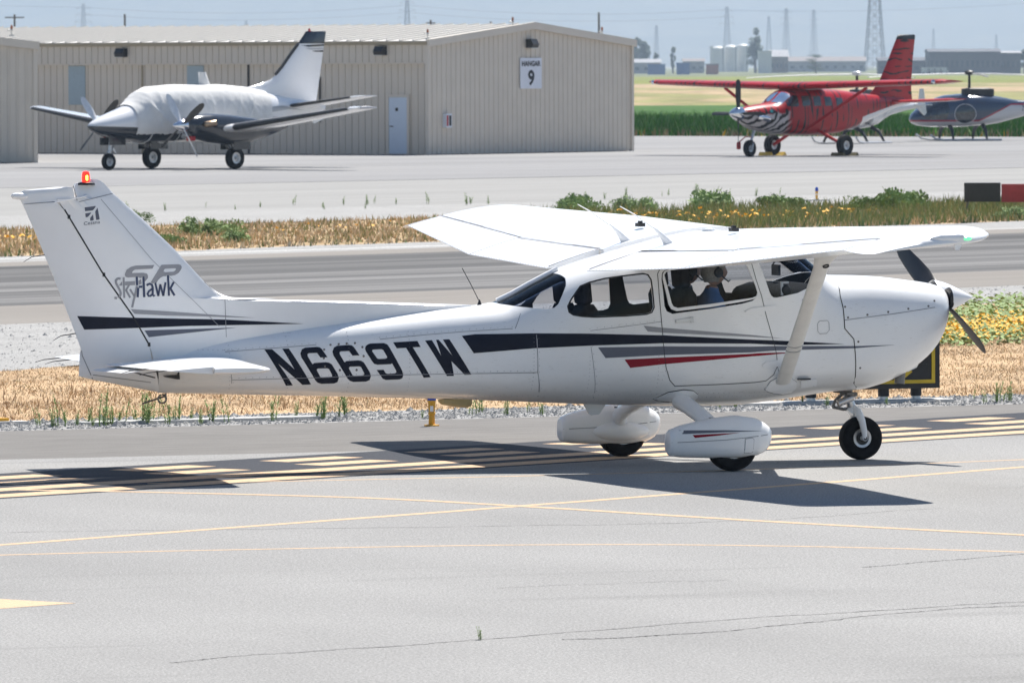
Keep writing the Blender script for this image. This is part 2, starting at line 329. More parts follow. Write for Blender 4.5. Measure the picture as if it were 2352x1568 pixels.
SPG=[[[(-4.527,1.7031),(-4.5434,1.6735),(-4.6903,1.6675),(-4.7092,1.6574),(-4.7159,1.6459),(-4.7133,1.6394),(-4.6204,1.6404),(-4.5908,1.6341),(-4.5814,1.6197),(-4.5815,1.599),(-4.6046,1.5709),(-4.6086,1.5787),(-4.6084,1.6097),(-4.6313,1.61),(-4.6368,1.5997),(-4.6502,1.5986),(-4.6637,1.6065),(-4.6879,1.6081),(-4.7498,1.6037),(-4.7686,1.6091),(-4.7766,1.6221),(-4.7752,1.6376),(-4.7602,1.6658),(-4.7251,1.6886),(-4.6847,1.6985)]],[[(-4.8282,1.5393),(-4.8065,1.5695),(-4.7998,1.5695),(-4.798,1.5397)]],[[(-4.7756,1.5704),(-4.6908,1.5746),(-4.6909,1.5423),(-4.7273,1.5414),(-4.7757,1.5408)]],[[(-4.6611,1.5768),(-4.6395,1.592),(-4.6357,1.5519),(-4.6599,1.5458)]],[[(-4.5588,1.5626),(-4.4799,1.6831),(-4.4637,1.7023),(-4.3178,1.7058),(-4.2962,1.7004),(-4.2868,1.6834),(-4.2923,1.6654),(-4.3155,1.6372),(-4.348,1.6195),(-4.3831,1.6134),(-4.402,1.6137),(-4.4101,1.6223),(-4.4222,1.6224),(-4.4236,1.6126),(-4.4533,1.6104),(-4.4777,1.5978),(-4.4967,1.5799),(-4.5089,1.5594),(-4.5319,1.5584),(-4.5373,1.5507)],[(-4.4504,1.6505),(-4.4368,1.671),(-4.345,1.6743),(-4.3383,1.6698),(-4.3424,1.6582),(-4.3614,1.6455),(-4.4316,1.6425),(-4.4451,1.6426)]]]
SKY=[[[(-4.8105,1.6028),(-4.8278,1.6076),(-4.847,1.6024),(-4.8625,1.5846),(-4.861,1.5583),(-4.8446,1.5283),(-4.8264,1.4954),(-4.822,1.4755),(-4.8261,1.4626),(-4.8404,1.4501),(-4.8277,1.4366),(-4.8096,1.4522),(-4.8027,1.4752),(-4.8089,1.502),(-4.8279,1.5366),(-4.8424,1.5639),(-4.8428,1.5788),(-4.8356,1.5866),(-4.8279,1.5888),(-4.8156,1.5855)]],[[(-4.841,1.4473),(-4.8638,1.4502),(-4.8661,1.4323),(-4.8433,1.4294)]],[[(-4.7958,1.6066),(-4.7908,1.4392),(-4.7741,1.4395),(-4.7791,1.6069)]],[[(-4.7436,1.5559),(-4.7775,1.5021),(-4.7637,1.494),(-4.7297,1.5478)]],[[(-4.7765,1.5021),(-4.7406,1.4371),(-4.7258,1.4445),(-4.7618,1.5095)]],[[(-4.741,1.5052),(-4.705,1.4492),(-4.6913,1.4573),(-4.7273,1.5133)]],[[(-4.6829,1.5364),(-4.7261,1.3638),(-4.7088,1.3597),(-4.6656,1.5322)]]]
HAWK=[[[(-4.6863,1.609),(-4.6839,1.54),(-4.6646,1.5405),(-4.6669,1.6095)]],[[(-4.6751,1.5206),(-4.6801,1.4445),(-4.6608,1.4432),(-4.6558,1.5193)]],[[(-4.6302,1.6101),(-4.6244,1.4436),(-4.605,1.4441),(-4.6108,1.6106)]],[[(-4.6598,1.5193),(-4.6301,1.5199),(-4.6307,1.5367),(-4.6603,1.5361)]],[[(-4.5865,1.5311),(-4.5787,1.5385),(-4.5678,1.542),(-4.5568,1.5371),(-4.5518,1.523),(-4.5514,1.459),(-4.5339,1.4589),(-4.5338,1.5242),(-4.5421,1.549),(-4.5661,1.5601),(-4.5877,1.5537),(-4.5988,1.5432)]],[[(-4.5502,1.5168),(-4.5811,1.4957),(-4.5953,1.4705),(-4.5834,1.446),(-4.5585,1.4452),(-4.5406,1.4612),(-4.5511,1.4723),(-4.5656,1.4603),(-4.5731,1.4599),(-4.5783,1.4692),(-4.5696,1.4851),(-4.541,1.5046)]],[[(-4.5497,1.458),(-4.536,1.4446),(-4.52,1.4543),(-4.5259,1.463),(-4.5343,1.4576),(-4.542,1.4652)]],[[(-4.5292,1.5565),(-4.5036,1.4489),(-4.4873,1.4523),(-4.5129,1.5599)]],[[(-4.488,1.4493),(-4.4711,1.5448),(-4.486,1.5473),(-4.5029,1.4519)]],[[(-4.4866,1.5441),(-4.4609,1.4494),(-4.4447,1.4533),(-4.4704,1.548)]],[[(-4.4446,1.45),(-4.4259,1.5597),(-4.4424,1.5624),(-4.4611,1.4527)]],[[(-4.4202,1.6187),(-4.4144,1.4518),(-4.3968,1.4522),(-4.4027,1.6192)]],[[(-4.3694,1.567),(-4.4021,1.513),(-4.3869,1.5045),(-4.3542,1.5584)]],[[(-4.4013,1.5068),(-4.3665,1.4495),(-4.3501,1.4585),(-4.385,1.5158)]]]
LOGO=[[[(-5.1127,2.1744),(-5.0191,2.1852),(-5.0175,2.1813),(-5.0353,2.1583),(-5.045,2.1499),(-5.1083,2.1435)]],[[(-5.0015,2.1703),(-4.9867,2.0813),(-4.9899,2.0751),(-5.0157,2.0723),(-5.0234,2.135),(-5.0217,2.1427),(-5.0055,2.1657)]],[[(-5.1071,2.1257),(-5.0556,2.1322),(-5.0799,2.103),(-5.0895,2.097),(-5.1036,2.0937)]],[[(-5.042,2.1181),(-5.0366,2.0748),(-5.0431,2.0687),(-5.0664,2.0669),(-5.0663,2.0844),(-5.0639,2.0905)]]]
LOGOTXT=[(-5.1221,2.03),(-4.9837,2.0441),(-5.1219,2.0594)]
NAVY=[(-1.9948,1.1013),(-1.8841,1.1131),(-1.3849,1.1156),(-0.9293,1.1081),(-0.2995,1.0863),(0.4585,1.0404),(0.7748,1.024),(1.309,0.9902),(0.7747,0.9889),(0.4584,1.0066),(-0.2997,1.0214),(-0.9234,1.0098),(-1.3872,0.9941),(-1.8897,0.9587),(-1.9003,0.9571)]
GREY=[(-0.863,0.9941),(-0.2997,0.9952),(0.4584,0.9816),(0.68,0.9829),(1.4058,0.971),(1.7804,0.9747),(1.4059,0.9533),(0.6799,0.9465),(0.4583,0.934),(-0.2932,0.924),(-0.7985,0.9061)]
RED=[(-0.6365,0.8915),(-0.2865,0.9027),(0.4583,0.9215),(0.5455,0.9273),(0.7814,0.9286),(0.7815,0.9223),(0.5456,0.9048),(0.4585,0.9002),(-0.2857,0.849),(-0.5851,0.822)]
LGREY=[(-0.472,1.1671),(-0.3124,1.1488),(0.4586,1.0792),(0.5055,1.0745),(0.7478,1.0458),(0.4586,1.063),(-0.306,1.1076),(-0.437,1.1193)]
FNAVY=[(-5.1687,1.2972),(-4.7147,1.2786),(-3.9342,1.2527),(-3.2507,1.2089),(-4.2332,1.2053),(-4.6727,1.1953),(-5.1102,1.1867)]
FGREY=[(-4.6134,1.174),(-3.8304,1.1858),(-4.5769,1.1192)]
FLGREY=[(-4.7285,1.348),(-4.4171,1.3261),(-3.663,1.2626),(-4.4173,1.2921),(-4.6962,1.3096)]
DOOR=[(-0.3021,1.6526),(-0.3409,1.591),(-0.336,1.4294),(-0.3124,1.155),(-0.2932,0.9303),(-0.2754,0.8175),(-0.2378,0.7164),(-0.1844,0.6648),(0.2521,0.6739),(0.5192,0.6846),(0.6122,0.6956),(0.6737,0.7453),(0.7027,0.8143),(0.6936,0.915),(0.6732,0.9968),(0.5999,1.2422),(0.5604,1.3993),(0.5154,1.5312),(0.4699,1.7065),(0.4342,1.7068),(0.0475,1.6744)]
DWOPEN=[(-0.3029,1.5956),(-0.3095,1.5469),(-0.2899,1.3265),(-0.2708,1.2834),(-0.2226,1.2613),(0.1023,1.2969),(0.391,1.3361),(0.4833,1.3594),(0.523,1.3896),(0.5432,1.4263),(0.5242,1.488),(0.4626,1.636),(0.4326,1.6854),(0.3937,1.6932),(0.1115,1.6707),(-0.2365,1.6315),(-0.282,1.6167)]
DWFRAME=[(-0.2983,1.5894),(-0.3012,1.5468),(-0.2575,1.3383),(-0.2352,1.3013),(-0.1901,1.2836),(0.1024,1.3123),(0.3911,1.3545),(0.49,1.3747),(0.5264,1.3957),(0.5419,1.4294),(0.5242,1.488),(0.4626,1.636),(0.4324,1.6823),(0.3901,1.6889),(0.1113,1.6676),(-0.2336,1.6284),(-0.2792,1.6136)]
DWGLASS=[(-0.2861,1.5832),(-0.2809,1.5466),(-0.2316,1.3503),(-0.2157,1.3225),(-0.1771,1.3098),(0.1025,1.3381),(0.4835,1.3852),(0.5132,1.399),(0.5234,1.4265),(0.5044,1.4882),(0.4428,1.6363),(0.4217,1.6702),(0.3897,1.6828),(0.1107,1.6584),(-0.225,1.6192),(-0.2705,1.6044)]
AFTWIN=[(-1.1017,1.3318),(-1.0954,1.2885),(-1.0654,1.2685),(-0.9904,1.2553),(-0.8762,1.2491),(-0.6186,1.2561),(-0.4493,1.2665),(-0.4036,1.2808),(-0.3863,1.318),(-0.3966,1.455),(-0.4052,1.5421),(-0.4251,1.5794),(-0.4621,1.5884),(-0.6274,1.5713),(-0.7776,1.5514),(-0.9026,1.5213),(-0.9795,1.491),(-1.0168,1.4482),(-1.0676,1.387)]
FRONTWIN=[(0.5396,1.6964),(0.5856,1.567),(0.6356,1.4251),(0.6485,1.4003),(0.6683,1.3859),(0.7016,1.3836),(0.8895,1.4185),(1.0096,1.4658)]
COWLSEAM=[(1.3074,1.5039),(1.29,1.3815),(1.3037,1.2816),(1.3098,1.1185),(1.3921,1.0291),(1.4067,0.9029),(1.42,0.7758),(1.4402,0.6587),(1.551,0.5794)]
COWLH=[(1.3088,1.1876),(1.7425,1.2311),(2.1542,1.2807)]
PLINES=[[(-3.9447,0.9931),(-3.1958,1.041)],[(-2.6707,1.0802),(-2.3271,1.1103),(-1.9836,1.1349),(-1.5725,1.1556)],[(-3.8938,0.7627),(-3.2693,0.772),(-2.6996,0.7877),(-1.3701,0.7945)],[(-3.9008,0.8304),(-3.8946,0.74),(-3.8802,0.6468)],[(-1.3743,1.0725),(-1.3678,0.7945),(-1.3132,0.5901)],[(-0.9234,1.0011),(-0.8953,0.8138),(-0.8507,0.571)],[(-0.9292,1.1317),(-0.6193,1.1652),(-0.3188,1.1987)],[(-1.8875,0.791),(-1.3842,0.7925)],[(-1.4884,1.2787),(-1.5502,1.1566)],[(0.9264,1.3692),(0.9313,1.2124)],[(1.0677,1.1727),(1.0816,1.185),(1.1506,1.1877),(1.1643,1.1711),(1.1678,1.1083),(1.1427,1.0811),(1.081,1.0783),(1.0632,1.0974),(1.0608,1.1602),(1.0677,1.1727)],[(0.7027,0.8143),(0.7239,0.7609)],[(-1.3791,1.1056),(-1.3655,0.7948),(-1.3237,0.5902)]]
HANDLE=[(-0.1969,1.2101),(-0.0739,1.2257),(-0.0706,1.233),(-0.0446,1.2339),(-0.0415,1.1884),(-0.0643,1.1875),(-0.0688,1.198),(-0.1938,1.1856)]
HINGE1=[(0.4137,1.2743),(0.4632,1.2982),(0.6281,1.3175),(0.6812,1.3211),(0.6943,1.3012),(0.681,1.2842),(0.6345,1.2774),(0.496,1.264),(0.4236,1.2631)]
HINGE2=[(0.5632,0.8291),(0.6001,0.8537),(0.6942,0.8672),(0.7416,0.864),(0.7518,0.8386),(0.7229,0.8165),(0.6154,0.8031),(0.5748,0.8088)]
STRUTFAIR=[(0.6167,0.6251),(0.6541,0.6885),(0.7237,0.7254),(0.8271,0.7172),(0.8897,0.6777),(0.9019,0.6191),(0.869,0.5868),(0.8041,0.5764),(0.7126,0.5865),(0.6482,0.605)]
STEPPLATE=[(0.9243,0.6898),(1.073,0.7034),(1.0872,0.6408),(0.945,0.6247)]
LEGFAIR=[(-0.3336,0.5565),(-0.2318,0.6094),(-0.1055,0.6291),(-0.0216,0.6205),(0.0289,0.5877),(0.0372,0.5611),(0.0182,0.5314),(-0.1161,0.5443),(-0.1783,0.53),(-0.2717,0.539)]
FINTOP=[(-5.2086,2.3547),(-5.2044,2.3614),(-5.103,2.3674),(-5.0536,2.3913),(-5.0352,2.402),(-4.9972,2.4017),(-4.962,2.3865),(-4.9339,2.3659),(-4.8498,2.2812),(-4.6105,2.0783),(-4.3425,1.8309),(-4.0951,1.5695),(-4.0455,1.5253),(-3.9745,1.4726),(-3.9176,1.4474),(-3.8606,1.4302),(-3.6893,1.4116),(-3.4404,1.4164),(-2.9662,1.3932),(-2.1127,1.3558),(-1.7824,1.3411)]
HINGELINE=[(-5.2086,2.3547),(-5.1487,2.2527),(-5.3429,2.2206),(-5.2801,2.1592),(-4.9661,1.6481),(-4.7138,1.2989),(-4.5665,1.0454),(-4.5388,0.9363)]
RUDDER=[(-5.6509,2.3112),(-5.2185,2.3548),(-5.16,2.2555),(-5.35,2.218),(-5.2942,2.1526),(-4.9803,1.6415),(-4.728,1.2923),(-4.585,1.043),(-4.5572,0.9365),(-4.511,0.827),(-4.5019,0.6705),(-5.0415,0.7814),(-5.1541,0.8104),(-5.1489,0.973),(-5.1345,1.0337),(-5.208,1.2313),(-5.3605,1.6123),(-5.5197,1.9926),(-5.6234,2.2164),(-5.6652,2.2573)]
SCREWS=[(1.3221,1.2975),(1.3429,1.2083),(1.5209,1.2282),(1.7119,1.2492),(1.8996,1.2726),(2.0922,1.2907),(2.1584,1.3332),(1.4335,1.007),(1.46,0.7879),(0.9385,0.6767),(0.9494,0.6415),(1.0073,0.6842),(1.0679,0.6958),(1.0626,0.6479),(0.6436,0.6181),(0.8618,0.691),(0.8749,0.6223),(-3.1343,1.0013),(-3.0795,1.0395),(-3.0118,1.0439),(-2.9454,1.0483),(-2.8776,1.0512),(-2.8192,1.0184),(-2.8115,0.9456),(-3.14,0.9324),(-3.0081,0.8329),(-2.8701,0.8327),(-3.1296,0.866)]
# =====================================================================
# GROUND
# =====================================================================
RDIR = R(49.3)
ru = Vector((math.cos(RDIR), math.sin(RDIR))); rn = Vector((-math.sin(RDIR), math.cos(RDIR)))
M_base = ramp_mat('earth', [(.3, (.25, .21, .14)), (.7, (.36, .31, .22))], .15, fine=3, fine_amt=.2)
M_taxi = ramp_mat('taxi_asphalt', [(.25, (.222, .219, .213)), (.75, (.282, .278, .270))], 26, fine=60, fine_amt=.36, patch=.5, patch_amt=.09, stretch=(1, .35, 1), rotz=-R(20), bump=.004, stain=(1.1, -.09, .60, .74, (.12, 1, 1)))
M_shld = ramp_mat('shoulder_asphalt', [(.3, (.155, .147, .138)), (.7, (.205, .196, .184))], 6, fine=60, fine_amt=.14, patch=.4, patch_amt=.08, stretch=(.25, 1, 1), rotz=-R(26))
M_rwe = ramp_mat('runway_edge_asphalt', [(.3, (.20, .185, .168)), (.7, (.25, .232, .21))], 4, fine=50, fine_amt=.12, patch=.3, patch_amt=.07, stretch=(.05, 1, 1), rotz=-RDIR)
M_rwd = ramp_mat('runway_rubbered_asphalt', [(.34, (.058, .057, .057)), (.5, (.115, .113, .111)), (.68, (.19, .186, .182))], .55, fine=45, fine_amt=.12, patch=2.2, patch_amt=.16, stretch=(.012, 1, 1), rotz=-RDIR, detail=4)
M_grv = ramp_mat('crushed_gravel', [(.3, (.27, .266, .26)), (.5, (.35, .345, .335)), (.72, (.43, .424, .412))], 16, fine=55, fine_amt=.3, patch=.8, patch_amt=.08, bump=.02)
M_gra = ramp_mat('dry_grass_soil', [(.3, (.32, .20, .11)), (.5, (.46, .32, .19)), (.7, (.54, .41, .26))], 3.5, fine=30, fine_amt=.3, patch=.5, patch_amt=.2, bump=.02)
M_gr2 = ramp_mat('weedy_soil', [(.28, (.18, .17, .07)), (.45, (.38, .27, .15)), (.7, (.47, .35, .22))], 1.2, fine=14, fine_amt=.3, patch=.25, patch_amt=.2)
M_con = ramp_mat('apron_concrete', [(.3, (.25, .246, .236)), (.7, (.315, .31, .298))], 1.5, fine=14, fine_amt=.07, patch=.3, patch_amt=.06, stretch=(.08, 1, 1), rotz=-RDIR)
M_apr = ramp_mat('apron_asphalt', [(.3, (.225, .222, .222)), (.7, (.285, .282, .28))], .5, fine=10, fine_amt=.06, patch=.12, patch_amt=.10, stretch=(.1, 1, 1), rotz=-R(40))
M_yel = ramp_mat('worn_yellow_paint', [(.30, (.36, .31, .25)), (.50, (.58, .41, .265)), (.8, (.68, .49, .33))], 22, fine=120, fine_amt=.16)
M_blk = ramp_mat('black_marking_paint', [(.3, (.036, .039, .048)), (.62, (.060, .063, .072)), (.8, (.17, .17, .17))], 30, fine=120, fine_amt=.3)
M_whi = ramp_mat('white_line_paint', [(.3, (.5, .5, .49)), (.7, (.68, .68, .66))], 8, fine=60, fine_amt=.12)
M_crk = pm('asphalt_crack', (.035, .033, .032), rough=1, var=.4, scale=20)
gx = 45000.
MB().add([(-gx, -200, -.03), (gx, -200, -.03), (gx, 45000, -.03), (-gx, 45000, -.03)], [(0, 1, 2, 3)]).build('ground', M_base, smooth=False)['kind'] = 'structure'

rng = random.Random(3)
def border(p, q, t0=-2.0, t1=3.0, jit=0., step=.25):
    p, q = Vector(p), Vector(q); d = q - p; n = Vector((-d.y, d.x)).normalized(); L = d.length
    if not jit: return [p + d * t0, p + d * t1]
    k = int((t1 - t0) * L / step); ph = [rng.uniform(0, 6) for _ in range(5)]; out = []
    for i in range(k + 1):
        s = (t0 + (t1 - t0) * i / k); a = s * L
        j = sum(math.sin(a * f + ph[m]) / (m + 1) for m, f in enumerate((.7, 1.9, 4.1, 8.3, 15.1))) * jit * .5 + rng.uniform(-.25, .25) * jit
        out.append(p + d * s + n * j)
    return out
B = dict(
 near=border((-40, 25), (40, 25), 0, 1), shoulder=border((-4.33, 66.1), (4.56, 69.73)), taxi=border((-4.66, 71.25), (4.98, 76.25), jit=.03),
 grv1=border((-4.79, 73.18), (5.13, 78.47), jit=.22), gra1=border((-5.57, 85.24), (7.09, 108.52), jit=.5), rlo=border((-6.59, 100.84), (7.65, 117.05), jit=.06),
 rdlo=border((-7.09, 108.57), (8.22, 125.7)), rdhi=border((-8.5, 130.16), (10.02, 153.19)), rhi=border((-8.67, 132.78), (10.34, 158.07), jit=.05),
 grv2=border((-8.93, 136.74), (10.79, 165.08), jit=.3), gra2=border((-10.41, 159.43), (12.18, 186.23), jit=.5), grv3=border((-11.38, 174.37), (13.44, 205.5), jit=.15),
 con=border((-14.0, 214.55), (16.31, 249.36)), end=border((-60, 421), (60, 318), 0, 1))
B['near'] = [Vector((-22.1, 25)), Vector((22.5, 25))]
B['end'] = [Vector((-75, 418.0)), Vector((77, 318.0))]
def strip(name, a, b, mat, kind='structure'):
    A, Bq = B[a], B[b]; poly = [(p.x, p.y, 0) for p in A] + [(p.x, p.y, 0) for p in reversed(Bq)]
    bm = bmesh.new(); vs = [bm.verts.new(p) for p in poly]; f = bm.faces.new(vs)
    bmesh.ops.triangulate(bm, faces=[f]); bmesh.ops.recalc_face_normals(bm, faces=bm.faces)
    for f in bm.faces:
        if f.normal.z < 0: f.normal_flip()
    me = bpy.data.meshes.new(name); bm.to_mesh(me); bm.free(); me.materials.append(mat); o = link_mesh(name, me); o['kind'] = kind; return o
strip('taxiway', 'near', 'shoulder', M_taxi); strip('taxiway_shoulder', 'shoulder', 'taxi', M_shld); strip('gravel_verge', 'taxi', 'grv1', M_grv)
strip('dry_verge', 'grv1', 'gra1', M_gra); strip('gravel_strip', 'gra1', 'rlo', M_grv)
strip('runway_edge', 'rlo', 'rdlo', M_rwe); strip('runway', 'rdlo', 'rdhi', M_rwd); strip('runway_far_edge', 'rdhi', 'rhi', M_rwe)
strip('far_gravel_strip', 'rhi', 'grv2', M_grv); strip('weedy_verge', 'grv2', 'gra2', M_gr2); strip('gravel_apron_edge', 'gra2', 'grv3', M_grv)
strip('concrete_apron', 'grv3', 'con', M_con); strip('asphalt_apron', 'con', 'end', M_apr)

def sheet(name, quads, z, mat, parent=None):
    v = []; f = []
    for q in quads: o = len(v); v += [(p[0], p[1], z) for p in q]; f.append(tuple(range(o, o + len(q))))
    me = bpy.data.meshes.new(name); me.from_pydata(v, [], f); me.materials.append(mat)
    bm = bmesh.new(); bm.from_mesh(me)
    for fc in bm.faces:
        if fc.normal.z < 0: fc.normal_flip()
    bm.to_mesh(me); bm.free()
    o = link_mesh(name, me, parent); return o
def spline(pts, n=14):
    P = [Vector(p) for p in pts]; P = [P[0] * 2 - P[1]] + P + [P[-1] * 2 - P[-2]]; out = []
    for i in range(1, len(P) - 2):
        a, b, c, d = P[i - 1:i + 3]
        for k in range(n):
            t = k / n; out.append(b + .5 * t * (c - a + t * (2 * a - 5 * b + 4 * c - d + t * (3 * (b - c) + d - a))))
    return out + [P[-2]]
def painted(name, pts, w, z, mat, jit=0., sp=True):
    Q = spline(pts) if sp else [Vector(p) for p in pts]; L = []; Rr = []
    for i, p in enumerate(Q):
        d = (Q[min(i + 1, len(Q) - 1)] - Q[max(i - 1, 0)]).normalized(); m = Vector((-d.y, d.x)) * w / 2
        L.append(p + m * (1 + rng.uniform(-jit, jit))); Rr.append(p - m * (1 + rng.uniform(-jit, jit)))
    return sheet(name, [(L[i], L[i + 1], Rr[i + 1], Rr[i]) for i in range(len(Q) - 1)], z, mat)
def st_(o, k='structure'): o['kind'] = k; return o
# hold-position marking: black band, two solid and two broken yellow lines, parallel to the runway
def rt(s, t): return ru * s + rn * t
T0 = 42.28
st_(sheet('holding_marking_band', [(rt(15, T0 - .12), rt(95, T0 - .12), rt(95, T0 + 2.5), rt(15, T0 + 2.5))], .0008, M_blk))
for k in range(2): st_(painted('holding_line', [rt(15 + i * 4, T0 + .62 * k + .16) for i in range(21)], .33, .0015, M_yel, .05, False))
for k in (2, 3):
    for i in range(45):
        s0 = 15 + i * 1.83 + (.25 if k == 2 else .5); st_(sheet('holding_dash', [(rt(s0, T0 + .62 * k), rt(s0 + .95, T0 + .62 * k), rt(s0 + .95, T0 + .62 * k + .33), rt(s0, T0 + .62 * k + .33))], .0015, M_yel))
st_(painted('taxi_line', [(-9, 47.4), (-3.56, 54.27), (0, 58.77), (4.2, 64.3), (8, 69.6)], .12, .0012, M_yel, .12))
st_(painted('taxi_line', [(-3.9, 61.35), (-3.15, 61.08), (-1.25, 60.1), (0, 58.89), (1.85, 56.75), (3.59, 55.01), (7, 51.9)], .12, .0019, M_yel, .12))
st_(painted('taxi_line', [(-8, 51.4), (-3.48, 53.15), (-1.76, 53.68), (0, 54.07), (1.57, 53.93), (3.47, 53.09), (7, 51)], .075, .0010, M_yel, .15))
st_(painted('taxi_line', [(-2.9, 62.2), (-1.3, 62.66), (.57, 63.37), (2.4, 64.3), (4.28, 65.5), (8, 68.2)], .075, .0011, M_yel, .15))
st_(sheet('painted_arrow', [((-3.9, 48.95), (-3.2, 48.75), (-2.70, 48.33), (-3.14, 47.86), (-3.9, 47.3))], .0016, M_yel))
def crack(pts, w=.012):
    Q = spline(pts, 40); Q = [p + Vector((rng.gauss(0, .008), rng.gauss(0, .012) + .05 * math.sin(p.x * 7.3) * math.sin(p.x * 2.9))) for p in Q]; L = []; Rr = []
    for i, p in enumerate(Q):
        ww = w * rng.uniform(.2, 1.5); L.append(p + Vector((0, ww * 2.2))); Rr.append(p - Vector((0, ww * 2.2)))
    return st_(sheet('pavement_crack', [(L[i], L[i + 1], Rr[i + 1], Rr[i]) for i in range(len(Q) - 1)], .0006, M_crk))
crack([(-1.9, 43.5), (-1.42, 44.04), (-.2, 45.12), (1.2, 46.61), (3.15, 48.18), (5, 49.7)], .007)
crack([(.3, 45.1), (.7, 45.35), (1.33, 45.85), (2.3, 47.2), (3.13, 47.85), (5, 49.1)], .009)
crack([(-6, 55.4), (-3.65, 55.75), (0, 56.32), (1.65, 56.81), (3.2, 58.4)], .0035)
crack([(2.3, 51.55), (2.9, 52.2), (3.45, 52.86), (5, 54.4)], .008)
crack([(-.1, 49.6), (.6, 50.0), (1.4, 50.3)], .002)
# faded white edge line on the runway, and seam on the apron
st_(painted('runway_edge_line', [rt(-40, 71.9 + 23.0), rt(260, 71.9 + 23.0)], .25, .0015, M_whi, 0, False))
st_(painted('apron_line', [(-60, 262), (0, 262.5), (60, 260)], .5, .0015, M_con, 0, False))
# =====================================================================
# THE TAXIING AIRPLANE  (x forward, y left, z up; origin on the ground between the main wheels)
# =====================================================================
M_w = pm('white_aircraft_paint', (.86, .86, .86), rough=.28, var=.03, scale=2.5, coat=.35, bump=.002, bscale=3.5)
def streak_white():
    m = pm('white_fuselage_paint', (.86, .86, .855), rough=.3, var=.03, scale=2.0, coat=.35, bump=.004, bscale=3.0)
    t = m.node_tree; p = t.nodes['Principled BSDF']; lk = p.inputs['Base Color'].links[0].from_socket
    tc = nd(t, 'ShaderNodeTexCoord'); sp = nd(t, 'ShaderNodeSeparateXYZ'); t.links.new(tc.outputs['Object'], sp.inputs[0])
    mr = nd(t, 'ShaderNodeMapRange'); mr.inputs['From Min'].default_value = .46; mr.inputs['From Max'].default_value = .78; mr.inputs['To Min'].default_value = 1; mr.inputs['To Max'].default_value = 0
    t.links.new(sp.outputs['Z'], mr.inputs['Value'])
    n = nd(t, 'ShaderNodeTexNoise'); n.inputs['Scale'].default_value = 3; n.inputs['Detail'].default_value = 6; mp = nd(t, 'ShaderNodeMapping'); mp.inputs['Scale'].default_value = (.5, 1, 3); t.links.new(tc.outputs['Object'], mp.inputs[0]); t.links.new(mp.outputs[0], n.inputs['Vector'])
    mu = nd(t, 'ShaderNodeMath', operation='MULTIPLY'); t.links.new(mr.outputs[0], mu.inputs[0]); t.links.new(n.outputs[0], mu.inputs[1])
    n5 = nd(t, 'ShaderNodeTexNoise'); n5.inputs['Scale'].default_value = 34; n5.inputs['Detail'].default_value = 3; t.links.new(mp.outputs[0], n5.inputs['Vector'])
    sc = nd(t, 'ShaderNodeMapRange'); sc.inputs['From Min'].default_value = .64; sc.inputs['From Max'].default_value = .72; sc.inputs['To Max'].default_value = .22; t.links.new(n5.outputs[0], sc.inputs['Value'])
    ad = nd(t, 'ShaderNodeMath', operation='ADD'); t.links.new(mu.outputs[0], ad.inputs[0]); t.links.new(sc.outputs[0], ad.inputs[1]); ad.use_clamp = True
    mx = nd(t, 'ShaderNodeMix', data_type='RGBA'); t.links.new(ad.outputs[0], mx.inputs[0]); t.links.new(lk, mx.inputs[6]); mx.inputs[7].default_value = (.33, .30, .26, 1); t.links.new(mx.outputs[2], p.inputs['Base Color']); return m
M_fw = streak_white()          # oil and dirt film on the belly
M_int = pm('cabin_lining', (.045, .045, .048), rough=.9, var=.1, spec=.1)
M_navy = pm('navy_vinyl', (.006, .009, .022), rough=.5, var=.15, spec=.2)
M_gry = pm('slate_grey_vinyl', (.13, .14, .175), rough=.5, var=.05, spec=.2)
M_lgr = pm('light_grey_vinyl', (.33, .33, .345), rough=.5, var=.05, spec=.2)
M_red = pm('dark_red_vinyl', (.27, .006, .02), rough=.5, var=.08, spec=.2)
M_seam = pm('panel_seam', (.30, .30, .32), rough=.8, var=.3)
M_seam2 = pm('door_seam', (.02, .02, .022), rough=.9, var=.3)
M_riv = pm('rivet_dirt', (.42, .42, .44), rough=.6, var=.3)
M_tyre = pm('tyre_rubber', (.010, .010, .011), spec=.15, rough=.85, var=.3, scale=14, bump=.001, bscale=80)
M_alu = pm('aluminium', (.55, .55, .56), rough=.35, metal=1, var=.1)
M_stl = pm('dirty_steel', (.20, .19, .18), rough=.5, metal=.8, var=.3)
M_dark = pm('black_plastic', (.018, .018, .02), rough=.5, var=.2)
M_gl = glass('cabin_glass', (.925, .935, .95), .0)
M_glb = glass('tinted_rear_glass', (.88, .90, .94), .0, .03)
M_prop = pm('black_propeller_paint', (.014, .014, .016), rough=.45, var=.3)
M_redl = pm('red_beacon_lens', (.9, .02, .01), rough=.15, var=.1, emit=1.6)
M_fil = pm('beacon_filament', (1., .32, .03), rough=.3, var=.05, emit=9)
M_grn = pm('green_lamp_lens', (.1, .95, .25), rough=.15, var=.1, emit=1.1)
M_clr = glass('clear_lamp_cover', (.85, .87, .88), .2)
M_tan = pm('tan_radome', (.50, .40, .20), rough=.5, var=.1)
def corrug():
    m = pm('white_ribbed_skin', (.86, .86, .86), rough=.3, var=.02, coat=.3); t = m.node_tree; p = t.nodes['Principled BSDF']
    tc = nd(t, 'ShaderNodeTexCoord'); wv = nd(t, 'ShaderNodeTexWave'); wv.bands_direction = 'Y'; wv.inputs['Scale'].default_value = 4.2
    t.links.new(tc.outputs['Object'], wv.inputs['Vector']); b = nd(t, 'ShaderNodeBump'); b.inputs['Distance'].default_value = .006; b.inputs['Strength'].default_value = .7; t.links.new(wv.outputs[0], b.inputs['Height']); t.links.new(b.outputs[0], p.inputs['Normal']); return m
M_rib = corrug()
PX, PY, PA = 1.356, 65.05, R(19.39)
